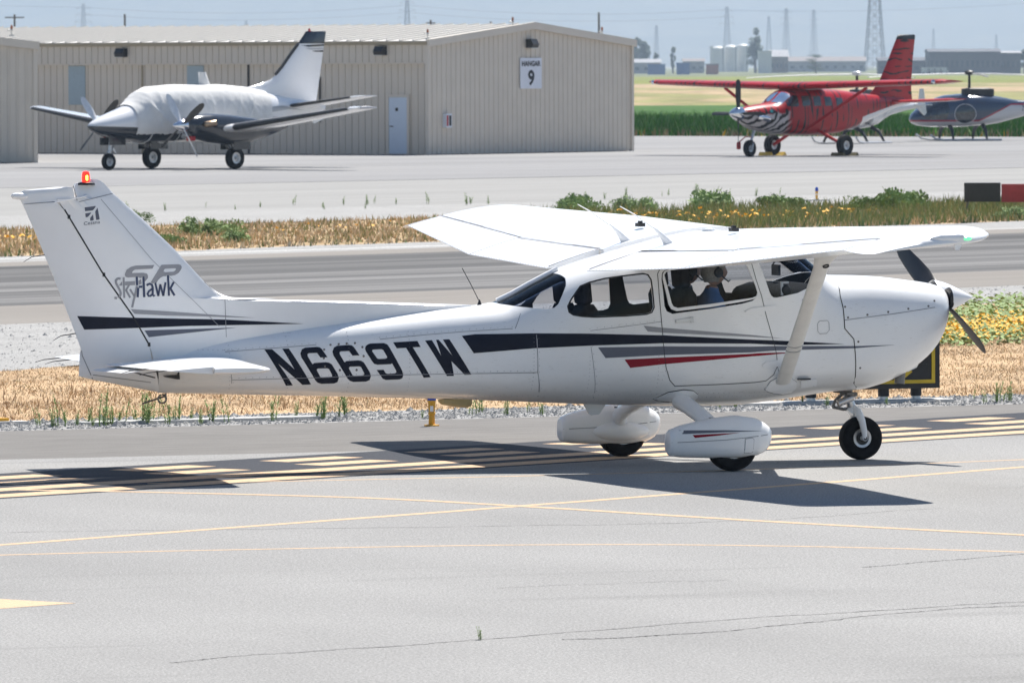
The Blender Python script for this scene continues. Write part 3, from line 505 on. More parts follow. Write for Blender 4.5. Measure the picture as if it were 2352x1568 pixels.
plane = thing('airplane', 'white high wing propeller airplane with navy, grey and red stripes taxiing on the pavement', 'airplane', (PX, PY, 0), PA)

# ---- fuselage shell -------------------------------------------------------
rings = body_rings(FUS, .045, 84, .05)
mb = MB(); mb.loft(rings, True); shell_out = mb.mesh('shell', [M_fw, M_int], True, 40)
shell = apply_mods(shell_out, ('SOLIDIFY', dict(thickness=.010, offset=-1, material_offset=1, material_offset_rim=0)))
mbi = MB(); thin0 = apply_mods(shell_out, ('SOLIDIFY', dict(thickness=.004, offset=1)))   # placeholder orientation
def offset_mesh(me, d):
    m = me.copy(); bm = bmesh.new(); bm.from_mesh(m); bmesh.ops.recalc_face_normals(bm, faces=bm.faces); bm.normal_update()
    nn = [v.normal.copy() for v in bm.verts]
    for v, n in zip(bm.verts, nn): v.co -= n * d
    bm.to_mesh(m); bm.free(); return m
thin = apply_mods(offset_mesh(shell_out, .004), ('SOLIDIFY', dict(thickness=.003, offset=-1)))
bpy.data.meshes.remove(thin0)
BV = bvh_of(shell_out)
def grow(poly, d):
    n = len(poly); c = Vector((sum(p[0] for p in poly) / n, sum(p[1] for p in poly) / n)); out = []
    area = sum(poly[i][0] * poly[(i + 1) % n][1] - poly[(i + 1) % n][0] * poly[i][1] for i in range(n)); sg = 1 if area > 0 else -1
    for i in range(n):
        a, b, c_ = Vector(poly[i - 1]), Vector(poly[i]), Vector(poly[(i + 1) % n]); t = ((b - a).normalized() + (c_ - b).normalized())
        if t.length < 1e-6: t = c_ - b
        t.normalize(); out.append(tuple(b + Vector((t.y, -t.x)) * d * sg))
    return out
WSH = list(FRONTWIN[:-1]) + [(1.02, 1.47), (1.16, 1.525), (1.262, 1.574), (1.30, 1.62), (1.30, 2.05), (.50, 2.05)]
WSH = [(.53, 1.715)] + list(FRONTWIN[1:-1]) + [(1.02, 1.475), (1.15, 1.53), (1.262, 1.578), (1.29, 1.64), (1.20, 1.74), (1.05, 1.86), (.90, 1.97), (.80, 1.97), (.70, 1.83)]
RWIN = [(-1.60, 1.352), (-1.50, 1.334), (-1.36, 1.318), (-1.27, 1.312), (-1.215, 1.322), (-1.18, 1.35), (-1.09, 1.50), (-1.07, 1.56), (-1.085, 1.60), (-1.075, 1.70), (-1.4, 1.70), (-1.62, 1.42)]
def cutter(polys, y0=-2, y1=2):
    m = MB()
    for p in polys: m.prism(p, 'y', y0, y1)
    return m.mesh('cutter', M_w, False)
FARDW = DWOPEN
door_cut = cutter([grow(DOOR, .004)], -2, -.1)
cowl_poly = [(COWLSEAM[0][0] - .015, 1.75)] + list(COWLSEAM) + [(COWLSEAM[-1][0] - .05, .40), (3, .40), (3, 1.75)]
me_f = boolean(shell, cutter([WSH, AFTWIN, RWIN]), 'DIFFERENCE')
me_f = boolean(me_f, cutter([DWGLASS], 0.1, 2), 'DIFFERENCE')
me_f = boolean(me_f, door_cut, 'DIFFERENCE')
me_f = boolean(me_f, cutter([grow(cowl_poly, .003)]), 'DIFFERENCE')
fus = link_mesh('fuselage', smooth_mesh(me_f, 32), plane)
me_c = boolean(shell, cutter([cowl_poly]), 'INTERSECT'); cowl = link_mesh('engine_cowling', smooth_mesh(me_c, 32), plane)
me_d = boolean(boolean(shell, cutter([DOOR], -2, -.1), 'INTERSECT'), cutter([DWOPEN], -2, -.1), 'DIFFERENCE'); door = link_mesh('door', smooth_mesh(me_d, 32), plane)
def pane(name, poly, mat, parent, y0=-2, y1=2):
    me = boolean(thin, cutter([grow(poly, -.001)], y0, y1), 'INTERSECT'); me.materials.clear(); me.materials.append(mat)
    for p in me.polygons: p.material_index = 0
    return link_mesh(name, smooth_mesh(me, 32), parent)
pane('windshield', WSH, M_gl, plane); pane('rear_window', RWIN, M_glb, plane)
pane('side_window', AFTWIN, M_gl, plane, -2, -.1); pane('side_window', AFTWIN, M_gl, plane, .1, 2)
pane('side_window', DWGLASS, M_gl, plane, .1, 2); pane('window_pane', DWGLASS, M_gl, door, -2, -.1)
decal('window_frame', [DWFRAME, DWGLASS], BV, M_w, door, .004, .008, .08)
decal('window_seal', [grow(AFTWIN, .012), AFTWIN], BV, M_seam2, fus, .0015, 0, .08)
decal('window_seal', [grow(WSH[1:9], .010), WSH[1:9]] if False else [grow(AFTWIN, .012), AFTWIN], BV, M_seam2, fus, .0015, 0, .08, 1)
# white strip down the middle of the rear window
mb = MB(); mb.tube([(-1.57, 0, 1.376), (-1.45, 0, 1.428), (-1.30, 0, 1.506), (-1.15, 0, 1.579), (-1.04, 0, 1.632)], .020, 8); mb.build('window_divider', M_w, fus)
for s in (-1, 1):
    mb = MB(); mb.tube([(.50, s * .44, 1.80), (.70, s * .47, 1.62), (.86, s * .495, 1.50)], .02, 8); 
# ---- markings on the side ---------------------------------------------------
for g in REG: decal('registration_letter', g, BV, M_navy, fus, .0025, 0, .06)
for nm, poly, m in (('navy_stripe', NAVY, M_navy), ('slate_stripe', GREY, M_gry), ('red_stripe', RED, M_red), ('pale_grey_stripe', LGREY, M_lgr)):
    decal(nm, [poly], BV, m, fus, .0025, 0, .06)
for pl in PLINES: line_decal('panel_seam', pl, .0045, BV, M_seam, fus, .0035)
line_decal('cowling_seam', COWLH, .006, BV, M_seam, cowl, .003)
line_decal('cowling_joint', COWLSEAM, .008, BV, M_seam2, cowl, .003)
dl = list(DOOR); line_decal('door_gap', dl[:19], .0045, BV, M_seam2, door, .0035)
def dots(name, pts, r, mat, parent, off=.004, side=-1):
    mb = MB()
    for x, z in pts:
        h = BV.ray_cast(Vector((x, side * 4, z)), Vector((0, -side, 0)))
        if h[0] is None: continue
        y = h[0].y + side * off; n = 8
        v = [(x, y + side * r * .5, z)] + [(x + r * math.cos(2 * math.pi * k / n), y - side * off * .6, z + r * math.sin(2 * math.pi * k / n)) for k in range(n)]
        mb.add(v, [(0, k + 1, (k + 1) % n + 1) for k in range(n)])
    return mb.build(name, mat, parent)
for s_ in SCREWS: dots('screw', [s_], .010, M_stl, fus)
rv = []
for pl in PLINES[:7]:
    L, _ = ribbon(pl, .03, .055); rv += [(p.x, p.y) for p in L]
rv += [(x, fz) for fz in (.60,) for x in np.arange(-1.9, .9, .045)] + [(-.30 + .01 * i, .72 + .035 * i) for i in range(3)]
for fx_ in (-3.93, -3.45, -2.95, -2.45, -1.42, -.95, -.36): rv += [(fx_ + .02, z) for z in np.arange(.66, 1.16, .032) if fx_ < -1 or z < .92]
rv += [(x, .565 + .012 * math.sin(x)) for x in np.arange(-1.4, .8, .038)] + [(x, 1.02 - .03 * (x + 4.4)) for x in np.arange(-4.4, -3.8, .04)]
o = dots('rivet_rows', rv, .0036, M_riv, fus, .002); o['kind'] = 'stuff'
hd = decal('door_handle', [HANDLE], BV, M_alu, door, .004, .012, .05)
for h_ in (HINGE1, HINGE2): decal('hinge', [h_], BV, M_w, door, .003, .008, .06)
decal('gear_leg_cuff', [LEGFAIR], BV, M_w, plane, .002, .02, .05); decal('cuff_edge', [grow(LEGFAIR, .007)], BV, M_seam2, fus, .0015, 0, .05)
decal('strut_cuff', [STRUTFAIR], BV, M_w, plane, .002, .012, .05); decal('cuff_edge', [grow(STRUTFAIR, .006)], BV, M_seam, fus, .0012, 0, .05)
decal('cooling_vent', [STEPPLATE], BV, M_w, plane, .004, .008, .06)
mb = MB(); mb.box((.945, -.515, .705), (.11, .03, .012)); mb.build('vent_lip', M_dark, plane)
# ---- fin, dorsal fin, rudder ---------------------------------------------------
ft = sorted([(z, x) for x, z in FINTOP[5:]]); fz = [a for a, b in ft]; fx = [b for a, b in ft]
hl = sorted([(z, x) for x, z in HINGELINE[2:]]); hz = [a for a, b in hl]; hx = [b for a, b in hl]
def fin_le(z): return float(np.interp(z, fz, fx))
def fin_te(z):
    if z > 2.245: return float(np.interp(z, [2.245, 2.36, 2.40], [-5.165, -5.20, -5.05]))
    return float(np.interp(z, hz, hx)) + .002
lev = sorted(set([.93, 1.0, 1.08, 1.16, 1.24, 1.30, 1.335] + [round(z, 3) for z in fz] + [1.5, 1.65, 1.75, 1.95, 2.15, 2.244, 2.246, 2.32]))
mb = MB(); rg = []
for z in lev:
    a, b = fin_te(z), max(fin_le(z), fin_te(z) + .02); Q = []; n = 26
    for i in range(n + 1):
        u = i / n; x = b + (a - b) * u; d = b - x; th = .052 * min(1, (d / .34) ** .55) * (1. if z < 2.25 else max(.25, (2.42 - z) / .17)); Q.append((x, th))
    rg.append([(x, -t, z) for x, t in Q] + [(x, t, z) for x, t in reversed(Q)])
mb.loft(rg, True); fin = mb.build('vertical_stabilizer', M_w, plane, angle=50); FV = bvh_of(fin.data)
rt_ = sorted([(.672, -4.50), (.733, -4.80), (.781, -5.042), (.81, -5.152), (.973, -5.146), (1.034, -5.135), (1.231, -5.208), (1.612, -5.36), (1.993, -5.52), (2.216, -5.623), (2.28, -5.66), (2.311, -5.651), (2.345, -5.3)])
rf = [(.672, -4.492), (.80, -4.505), (.93, -4.552)] + [(z, x - .004) for z, x in hl if z > .95 and z < 2.215] + [(2.222, -5.352), (2.245, -5.19), (2.352, -5.215)]
rf.sort()
mb = MB(); rg = []
for z in sorted(set([.674, .70, .735, .785, .812, .9, .975, 1.035, 1.13, 1.23, 1.4, 1.61, 1.8, 1.99, 2.15, 2.214, 2.244, 2.28, 2.315, 2.34])):
    a = float(np.interp(z, [q[0] for q in rt_], [q[1] for q in rt_])); b = float(np.interp(z, [q[0] for q in rf], [q[1] for q in rf])); Q = []
    for i in range(13):
        u = i / 12; x = b + (a - b) * u; Q.append((x, (.049 * (1 - u) ** .85 + .004)))
    rg.append([(x, -t, z) for x, t in Q] + [(x, t, z) for x, t in reversed(Q)])
mb.loft(rg, True); rud = mb.build('rudder', M_w, plane, angle=50); RV = bvh_of(fin.data, rud.data)
decal('navy_stripe', [FNAVY], RV, M_navy, fin, .0025, 0, .08); decal('slate_stripe', [FGREY], RV, M_gry, fin, .0025, 0, .08); decal('pale_grey_stripe', [FLGREY], RV, M_lgr, fin, .0025, 0, .08)
for g in SPG: decal('script_letter', g, RV, M_lgr, fin, .0025, 0, .1)
for g in SKY: decal('script_letter', g, RV, M_lgr, fin, .0035, 0, .1)
for g in HAWK: decal('script_letter', g, RV, M_navy if False else M_gry, fin, .0045, 0, .1).data.materials[0] = pm('blue_slate_vinyl', (.045, .06, .12), rough=.35) if 'blue_slate_vinyl' not in bpy.data.materials else bpy.data.materials['blue_slate_vinyl']
for g in LOGO: decal('maker_emblem', g, RV, M_gry, fin, .0025, 0, .1)
tv, tf = text_polys('Cessna'); w_ = max(p[0] for p in tv); a, b, c = (Vector(q) for q in LOGOTXT)
ex = (b - a) / w_; ey = (c - a) * (1 / .72); v3 = []
for p in tv:
    q = a + ex * p[0] + ey * p[1]; h = RV.ray_cast(Vector((q.x, -4, q.y)), Vector((0, 1, 0))); v3.append((q.x, (h[0].y if h[0] else -.05) - .003, q.y))
me = bpy.data.meshes.new('maker_lettering'); me.from_pydata(v3, [], tf); me.materials.append(M_gry); link_mesh('maker_lettering', me, fin)
def fline(pl, w, m, nm='panel_seam'): 
    L, Rr = ribbon(pl, w); v = []; f = []
    for i, (p, q) in enumerate(zip(L, Rr)):
        for z in (p, q):
            h = RV.ray_cast(Vector((z.x, -4, z.y)), Vector((0, 1, 0))); v.append((z.x, (h[0].y if h[0] else -.05) - .003, z.y))
        if i: f.append((2 * i - 2, 2 * i - 1, 2 * i + 1, 2 * i))
    me = bpy.data.meshes.new(nm); me.from_pydata(v, [], f); me.materials.append(m); return link_mesh(nm, me, fin)
fline([(x - .001, z) for z, x in hl if .94 < z < 2.2], .012, M_seam2, 'hinge_gap'); fline([(-5.175, 2.23), (-5.205, 2.35)], .008, M_seam)
fline([(-5.16, 2.22), (-4.86, 2.285)], .006, M_seam); fline([(-5.62, 2.205), (-5.36, 2.222)], .006, M_seam); fline([(-4.97, 2.24), (-4.55, 1.75), (-3.98, 1.20)], .004, M_seam)
fline([(-5.145, 1.02), (-5.04, .785)], .007, M_seam); fline([(-5.04, .82), (-4.56, .752)], .006, M_seam); fline([(-4.09, 1.56), (-3.93, 1.415), (-3.92, 1.11)], .005, M_seam)
for z in (2.10, 1.63, 1.06): mb = MB(); x = float(np.interp(z, hz, hx)); mb.box((x, -.03, z), (.022, .05, .032)); mb.build('hinge', M_dark, fin)
# beacon on the fin tip, tail lamp, static wicks, whip antenna
mb = MB(); mb.lathe([(2.355, .075), (2.372, .07), (2.378, .05)], 16, 'z', (-5.085, 0, 0), cap=True); b_ = mb.build('beacon_base', M_dark, plane)
mb = MB(); mb.lathe([(2.378, .030), (2.40, .034), (2.44, .032), (2.462, .026), (2.468, .001)], 18, 'z', (-5.085, 0, 0)); b_ = mb.build('beacon', M_redl, plane)
mb = MB(); mb.lathe([(2.39, .001), (2.395, .010), (2.43, .010), (2.436, .001)], 10, 'z', (-5.085, -.028, 0)); mb.build('lamp_filament', M_fil, b_)
mb = MB(); mb.lathe([(-5.56, .012), (-5.62, .028), (-5.66, .03), (-5.70, .022), (-5.715, .001)], 16, 'x', (0, 0, 2.27)); mb.build('tail_light', M_clr if False else M_w, plane)
mb = MB(); mb.tube([(-5.10, -.05, 2.27), (-5.13, -.09, 2.265), (-5.38, -.10, 2.215)], [.012, .007, .005], 6); mb.build('whip_antenna', M_w, fin)
for (x, z) in ((-5.44, 1.80), (-5.20, 1.16)): mb = MB(); mb.tube([(x + .05, 0, z), (x - .1, 0, z - .02), (x - .17, 0, z - .06)], [.006, .004, .002], 5); mb.build('static_wick', M_dark, rud)
# ---- tailplane --------------------------------------------------------------------
TS = [(.04, -3.80, .905, -4.99, .905, .085), (1.0, -3.955, .905, -4.93, .905, .085), (1.66, -4.055, .905, -4.88, .905, .085), (1.73, -4.13, .905, -4.84, .905, .05)]
for s in (1, -1):
    mb = MB(); wing_loft(mb, TS, 0, .57, 14, 0, sgn=s); hs = mb.build('horizontal_stabilizer', M_w, plane, angle=45)
    mb = MB(); wing_loft(mb, cut_st(TS, .14, 1.66), .58, 1, 8, 0, sgn=s); el = mb.build('elevator', M_rib, plane, angle=45)
    if s == -1:
        mb = MB(); tb = [(.20, -4.72, .90, -5.12, .865, .05), (.95, -4.70, .90, -5.05, .865, .05)]; wing_loft(mb, tb, .1, 1, 8, 0, sgn=s); mb.build('trim_tab', M_rib, el, angle=45)
        mb = MB(); mb.tube([(-4.60, -.30, .80), (-4.85, -.32, .865)], .006, 6); mb.build('trim_rod', M_dark, el)
    for y in (1.1, 1.5): mb = MB(); st = lerp_st(TS, y); mb.tube([(st[3] + .03, s * y, .905), (st[3] - .13, s * y, .89), (st[3] - .2, s * y, .87)], [.006, .004, .002], 5); mb.build('static_wick', M_dark, el)
mb = MB(); mb.prism([(-4.33, .84), (-4.325, .775), (-4.345, .775), (-4.45, .795), (-4.46, .805), (-4.345, .812)], 'y', -.085, -.06); mb.build('elevator_horn', M_dark, plane)
mb = MB(); mb.box((-4.492, 0, .84), (.03, .05, .12)); mb.build('tail_gap', M_dark, plane)
mb = MB(); mb.tube([(-4.42, 0, .66), (-4.42, 0, .635)] + [(-4.45 + .035 * math.cos(q), 0, .615 + .035 * math.sin(q)) for q in np.linspace(.6, -5.6, 16)] + [(-4.62, 0, .578)], .008, 7); mb.build('tail_tiedown', M_stl, plane)
# ---- wings ------------------------------------------------------------------------
WS = [(.42, .86, 1.858, -.96, 1.618, .135), (2.62, .86, 1.925, -.91, 1.690, .125), (5.22, .60, 2.005, -.585, 1.888, .115)]
TIP = [(5.22, .60, 2.005, -.585, 1.888, .115), (5.33, .575, 1.995, -.585, 1.878, .11), (5.42, .51, 1.978, -.56, 1.868, .095), (5.47, .42, 1.962, -.52, 1.862, .07), (5.50, .27, 1.95, -.44, 1.862, .03)]
wing_e = []
for s in (1, -1):
    mb = MB(); wing_loft(mb, WS, 0, .735, 20, .02, sgn=s); wg = mb.build('wing', M_w, plane, angle=45); wing_e.append(wg)
    mb = MB(); wing_loft(mb, cut_st(WS, .50, 2.585), .742, 1, 8, .02, sgn=s); fl = mb.build('flap', M_rib, wg, angle=45)
    mb = MB(); wing_loft(mb, cut_st(WS, 2.61, 5.19), .742, 1, 8, .02, sgn=s); al = mb.build('aileron', M_rib, wg, angle=45)
    mb = MB(); wing_loft(mb, TIP, 0, 1, 20, .02, sgn=s); wt = mb.build('wing_tip', M_w, wg, angle=50)
    WV = bvh_of(wg.data, fl.data, al.data, wt.data)
    def top_line(pl, w, m, nm, parent):
        L, Rr = ribbon(pl, w, .12); v = []; f = []
        for i, (p, q) in enumerate(zip(L, Rr)):
            for z in (p, q):
                h = WV.ray_cast(Vector((z.x, z.y * s, 5)), Vector((0, 0, -1))); 
                if h[0] is None or h[0].z < 1.5:
                    st = lerp_st(WS, z.y); u_ = (st[1] - z.x) / (st[1] - st[3]); zz = st[2] + (st[4] - st[2]) * u_ + .5 * (st[1] - st[3]) * st[5] * 2 * (.5 - .45 * u_) * .9
                    h2 = WV.ray_cast(Vector((z.x + .03, z.y * s + (.03 * s if z.y < 1 else 0), 5)), Vector((0, 0, -1))); zz = h2[0].z - .002 if h2[0] else zz
                else: zz = h[0].z
                v.append((z.x, z.y * s, zz + .0025))
            if i: f.append((2 * i - 2, 2 * i - 1, 2 * i + 1, 2 * i) if s > 0 else (2 * i, 2 * i + 1, 2 * i - 1, 2 * i - 2))
        me = bpy.data.meshes.new(nm); me.from_pydata(v, [], f); me.materials.append(m); me.shade_smooth(); return link_mesh(nm, me, parent)
    top_line([(-.485, .5), (-.475, 2.585)], .010, M_seam2 if s < 0 else M_seam, 'flap_gap', wg)
    top_line([(-.445, 2.63), (-.28, 5.18)], .010, M_seam, 'aileron_gap', wg)
    for y in (.50, 2.60, 5.2): st = lerp_st(WS, y); top_line([(st[3] + .02, y), (st[1] - (st[1] - st[3]) * .735, y)], .010, M_seam, 'panel_seam', wg)
    top_line([(.16, .5), (.14, 2.6), (.10, 5.2)], .004, M_seam, 'panel_seam', wg); top_line([(.55, .5), (.54, 2.6), (.36, 5.2)], .003, M_seam, 'panel_seam', wg)
    for y in (1.15, 1.9, 2.62, 3.4, 4.2): st = lerp_st(WS, y); top_line([(st[1] - .1, y), (st[1] - (st[1] - st[3]) * .72, y)], .003, M_seam, 'panel_seam', wg)
    # rivet heads along the trailing edge of flap and aileron
    mb = MB()
    for y in np.arange(.55, 5.15, .072):
        st = lerp_st(WS, y); h = WV.ray_cast(Vector((st[3] + .014, y * s, 5)), Vector((0, 0, -1))); z = h[0].z if h[0] else st[4]
        mb.box((st[3] + .004, y * s, z + .001), (.006, .006, .004))
    mb.build('rivet_rows', M_riv, wg)['kind'] = 'stuff'
    # lamp on the tip, strobe fairing
    mb = MB(); mb.lathe([(.36, .004), (.40, .012), (.43, .013), (.45, .008), (.456, .001)], 14, 'x', (-.09, s * 5.485, 1.972)); lp = mb.build('position_light', M_grn if s < 0 else pm('red_lamp_lens', (.8, .03, .03), rough=.2), wg)
    mb = MB(); mb.lathe([(.12, .002), (.2, .03), (.33, .042), (.385, .038), (.40, .002)], 14, 'x', (-.09, s * 5.468, 1.977)); mb.build('lamp_fairing', M_w, lp)
    mb = MB(); mb.prism([(.23, 1.95), (.31, 1.95), (.27, 1.885), (.24, 1.885)], 'y', s * 5.455, s * 5.467); mb.build('tip_vane', M_w, wg)
    # strut
    up = Vector((.425, s * 2.35, 1.83)); lo = Vector((.765, s * .50, .685)); d = (up - lo).normalized(); ax = Vector((1, 0, 0)); ax = (ax - d * ax.dot(d)).normalized(); nn_ = d.cross(ax)
    mb = MB(); rg = []
    for t, wid, th in ((0, .068, .030), (.04, .066, .028), (.5, .064, .026), (.86, .066, .026), (.90, .075, .030), (.945, .10, .04), (.975, .145, .05), (1.0, .19, .055)):
        c = lo + (up - lo) * t + (ax * (.012 if t > .9 else 0)); n = 20; rg.append([tuple(c + ax * wid * math.cos(2 * math.pi * k / n) + nn_ * th * math.sin(2 * math.pi * k / n)) for k in range(n)])
    mb.loft(rg, True); sto = mb.build('wing_strut', M_w if False else pm('strut_paint', (.74, .725, .69), rough=.4, var=.06) if 'strut_paint' not in bpy.data.materials else bpy.data.materials['strut_paint'], plane, angle=50)
    mb = MB(); c = lo + (up - lo) * .895 + ax * .022 + nn_ * (.034 * (1 if nn_.y * s > 0 else -1) * (1))
    rr = []; 
    for k in range(20): q = 2 * math.pi * k / 20; rr.append(tuple(c + ax * .022 * math.cos(q) + d * .022 * math.sin(q)))
    mb.tube(rr + [rr[0]], .007, 6, cap=False); mb.build('tiedown_ring', M_dark, sto)
    for t in (.25, .285): 
        mb = MB(); c = lo + (up - lo) * t; n = 20; mb.loft([[tuple(c + d * e + ax * .069 * math.cos(2 * math.pi * k / n) + nn_ * .032 * math.sin(2 * math.pi * k / n)) for k in range(n)] for e in (-.004, .004)], True); mb.build('strut_band', M_alu, sto)
for wg in wing_e: pass
# roof antennas
for y in (.52, -.50):
    mb = MB(); rg = []
    for t in np.linspace(0, 1, 9):
        x = -.215 - .17 * t ** 1.2; z = 1.80 + .20 * t - .02 * t * t; wd = .055 * (1 - t) ** 1.3 + .012; th = .016 * (1 - t) + .006
        rg.append([(x + wd * math.cos(2 * math.pi * k / 12), y + th * math.sin(2 * math.pi * k / 12), z) for k in range(12)])
    mb.loft(rg, True); mb.tube([(-.385, y, 1.975), (-.55, y, 2.085), (-.67, y, 2.15)], [.008, .006, .004], 6); mb.build('roof_antenna', M_w, plane, angle=60)
for x, y in ((.10, 1.1), (.10, -1.1)):
    mb = MB(); mb.box((x, y, 1.962), (.06, .085, .03)); mb.box((x, y, 1.985), (.03, .04, .02)); mb.build('fuel_cap', M_dark, plane)
mb = MB(); mb.lathe([(1.915, .06), (1.945, .055), (1.955, .001)], 16, 'z', (.32, .05, 0)); mb.build('roof_puck', M_w, plane)
mb = MB(); mb.lathe([(1.335, .022), (1.37, .010), (1.385, .003)], 12, 'z', (-1.72, 0, 0)); mb.tube([(-1.722, 0, 1.37), (-1.80, 0, 1.52), (-1.87, 0, 1.645)], .0035, 6); mb.build('whip_antenna', M_dark, plane)
# belly fittings
mb = MB(); mb.loft([[(x + .0, hw * math.cos(2 * math.pi * k / 14), .555 + zz * math.sin(2 * math.pi * k / 14) if math.sin(2 * math.pi * k / 14) < 0 else .57) for k in range(14)] for x, hw, zz in ((-2.08, .01, .01), (-2.05, .05, .03), (-1.92, .07, .055), (-1.84, .065, .06), (-1.80, .04, .045), (-1.79, .01, .01))], True); mb.build('belly_fairing', M_tan, plane)
mb = MB(); mb.prism([(-.82, .53), (-.60, .53), (-.68, .42), (-.74, .415), (-.77, .43)], 'y', -.012, .012); mb.build('belly_antenna', M_w, plane)
# ---- nose: propeller, spinner, exhaust ---------------------------------------------
PZ = 1.345; HUBX = 2.385
mb = MB(); mb.lathe([(2.31, .150), (2.35, .146), (2.40, .134), (2.46, .112), (2.53, .080), (2.60, .045), (2.65, .016), (2.668, .006), (2.672, .001)], 36, 'x', (0, 0, PZ)); spn = mb.build('spinner', M_w, plane, angle=60)
mb = MB(); mb.lathe([(2.33, .001), (2.33, .10), (2.35, .10), (2.36, .001)], 30, 'x', (0, 0, PZ)); prop = mb.build('propeller', M_dark, plane)
pang = math.atan2(.40, .93)
for k in range(2):
    q = pang + math.pi * k; rd = Vector((0, math.cos(q), math.sin(q))); tg = Vector((0, -math.sin(q), math.cos(q))); fw = Vector((1, 0, 0)); mb = MB(); rg = []
    for r_, ch, tw, th in ((.08, .075, 50, .05), (.15, .095, 46, .045), (.26, .135, 40, .03), (.42, .165, 32, .022), (.62, .160, 25, .016), (.82, .140, 20, .012), (.95, .115, 17, .009), (1.02, .08, 16, .006), (1.05, .03, 15, .004)):
        tw = R(tw); e1 = tg * math.cos(tw) + fw * math.sin(tw) * 1; e2 = fw * math.cos(tw) - tg * math.sin(tw); c = Vector((HUBX, 0, PZ)) + rd * r_
        rg.append([tuple(c + e1 * ch / 2 * math.cos(2 * math.pi * j / 14) + e2 * th / 2 * math.sin(2 * math.pi * j / 14)) for j in range(14)])
    mb.loft(rg, True); mb.build('blade', M_prop, prop, angle=60)
    mb = MB(); c = Vector((2.40, 0, PZ)) + rd * .118; mb.lathe([(-.02, .001), (-.02, .055), (.022, .050), (.022, .001)], 16, 'z'); M_ = Matrix.Translation(c) @ rd.to_track_quat('Z', 'X').to_matrix().to_4x4(); mb.v = [tuple(M_ @ Vector(p)) for p in mb.v]; mb.build('blade_cutout', M_dark, spn)
mb = MB(); mb.tube([(1.95, -.20, .86), (1.935, -.21, .76), (1.92, -.215, .64)], .043, 18, cap=False); mb.tube([(1.947, -.20, .86), (1.934, -.21, .76), (1.919, -.215, .645)], .036, 18, cap=False); mb.build('exhaust_pipe', M_stl, plane)
mb = MB(); mb.prism([(1.97, .80), (2.16, .88), (2.10, .77), (2.02, .735), (1.965, .74)], 'y', -.16, .16); mb.build('cowl_flap', M_w, cowl)
for s in (-1, 1):
    mb = MB(); mb.lathe([(0, .001), (0, .09), (.02, .10)], 20, 'x', (2.352, s * .21, 1.34)); mb.build('air_intake', M_dark, cowl)
# ---- landing gear --------------------------------------------------------------------
for s in (-1, 1):
    mb = MB(); rg = []
    P_ = [(-.11, .40, .535), (-.11, .54, .515), (-.105, .85, .44), (-.09, 1.10, .36), (-.03, 1.22, .24), (0, 1.24, .20)]
    mb.tube([(x, s * y, z) for x, y, z in P_], [.072, .07, .066, .062, .055, .05], 16); lg = mb.build('gear_leg', M_w, plane, angle=60)
    mb = MB(); mb.box((-.06, s * 1.12, .425), (.13, .035, .012)); mb.build('step', M_dark, lg)
    tb = [(-.556, .325, .160, .07, .24, 3, 3), (-.550, .338, .142, .088, .24, 3, 3), (-.53, .348, .130, .095, .24, 3, 3), (-.45, .378, .120, .112, .24, 3, 3.2), (-.20, .432, .110, .138, .24, 3, 3.5), (.03, .455, .108, .148, .245, 2.8, 3.5), (.20, .43, .122, .128, .25, 2.6, 2.8), (.28, .39, .155, .095, .26, 2.4, 2.5), (.325, .355, .20, .055, .28, 2.2, 2.2), (.343, .33, .25, .02, .29, 2, 2)]
    rg = body_rings(tb, .02, 40, .012, 200); mb = MB(); mb.loft([[(x, y + s * 1.30, z) for x, y, z in r_] for r_ in rg], True); wf = mb.build('wheel_fairing', M_w, plane, angle=38); WFV = bvh_of(wf.data)
    line_decal('fairing_seam', [(-.55, .245), (-.1, .262), (.33, .30)], .006, WFV, M_seam, wf, .002, -1)
    if s == -1:
        decal('slate_stripe', [[(-.49, .345), (-.1, .341), (.235, .327), (-.1, .325), (-.465, .315)]], WFV, M_gry, wf, .002, 0, .05)
        decal('red_stripe', [[(-.385, .306), (.02, .319), (-.15, .300), (-.365, .282)]], WFV, M_red, wf, .002, 0, .05)
        decal('access_door', [[(.06, .155), (.065, .265), (.125, .272), (.14, .262), (.135, .16), (.12, .152)]], WFV, M_w, wf, .003, .005, .05); 
        decal('access_gap', [grow([(.06, .155), (.065, .265), (.125, .272), (.14, .262), (.135, .16), (.12, .152)], .006)], WFV, M_seam, wf, .001, 0, .05)
    else:
        mb = MB(); mb.loft([[(x, s * 1.30 - .11 - wd, z)] if False else [(x + a_ * math.cos(2 * math.pi * k / 16), s * 1.30 - yy, z + b__ * math.sin(2 * math.pi * k / 16)) for k in range(16)] for x, yy, z, a_, b__ in ((-.05, .12, .22, .26, .085), (-.05, .155, .22, .23, .075), (-.03, .18, .225, .14, .06), (-.02, .20, .23, .07, .05))], True); mb.build('brake_fairing', M_w, wf, angle=60)
    wheel(plane, (0, s * 1.30, .205), .205, .17, M_tyre, M_alu, 'main_wheel')
tyre_n = wheel(plane, (1.655, 0, .182), .182, .135, M_tyre, M_alu, 'nose_wheel', .44, M_w)
for s in (-1, 1): mb = MB(); mb.lathe([(s * .044, .001), (s * .044, .047), (s * .038, .050)], 24, 'y'); mb.build('brake_disc', M_dark, tyre_n)
mb = MB(); mb.tube([(1.50, 0, .66), (1.545, 0, .52), (1.58, 0, .425)], [.042, .040, .036], 16); mb.build('nose_strut', M_alu, plane)
mb = MB()
for s in (-1, 1): mb.tube([(1.585, s * .02, .425), (1.605, s * .07, .405), (1.63, s * .096, .33), (1.648, s * .098, .25), (1.657, s * .096, .182)], [.036, .036, .030, .027, .024], 12, flat=.7)
mb.tube([(1.657, -.108, .182), (1.657, .108, .182)], .022, 14); mb.tube([(1.56, 0, .39), (1.60, 0, .44)], .048, 14); fk = mb.build('nose_fork', M_w, plane, angle=55)
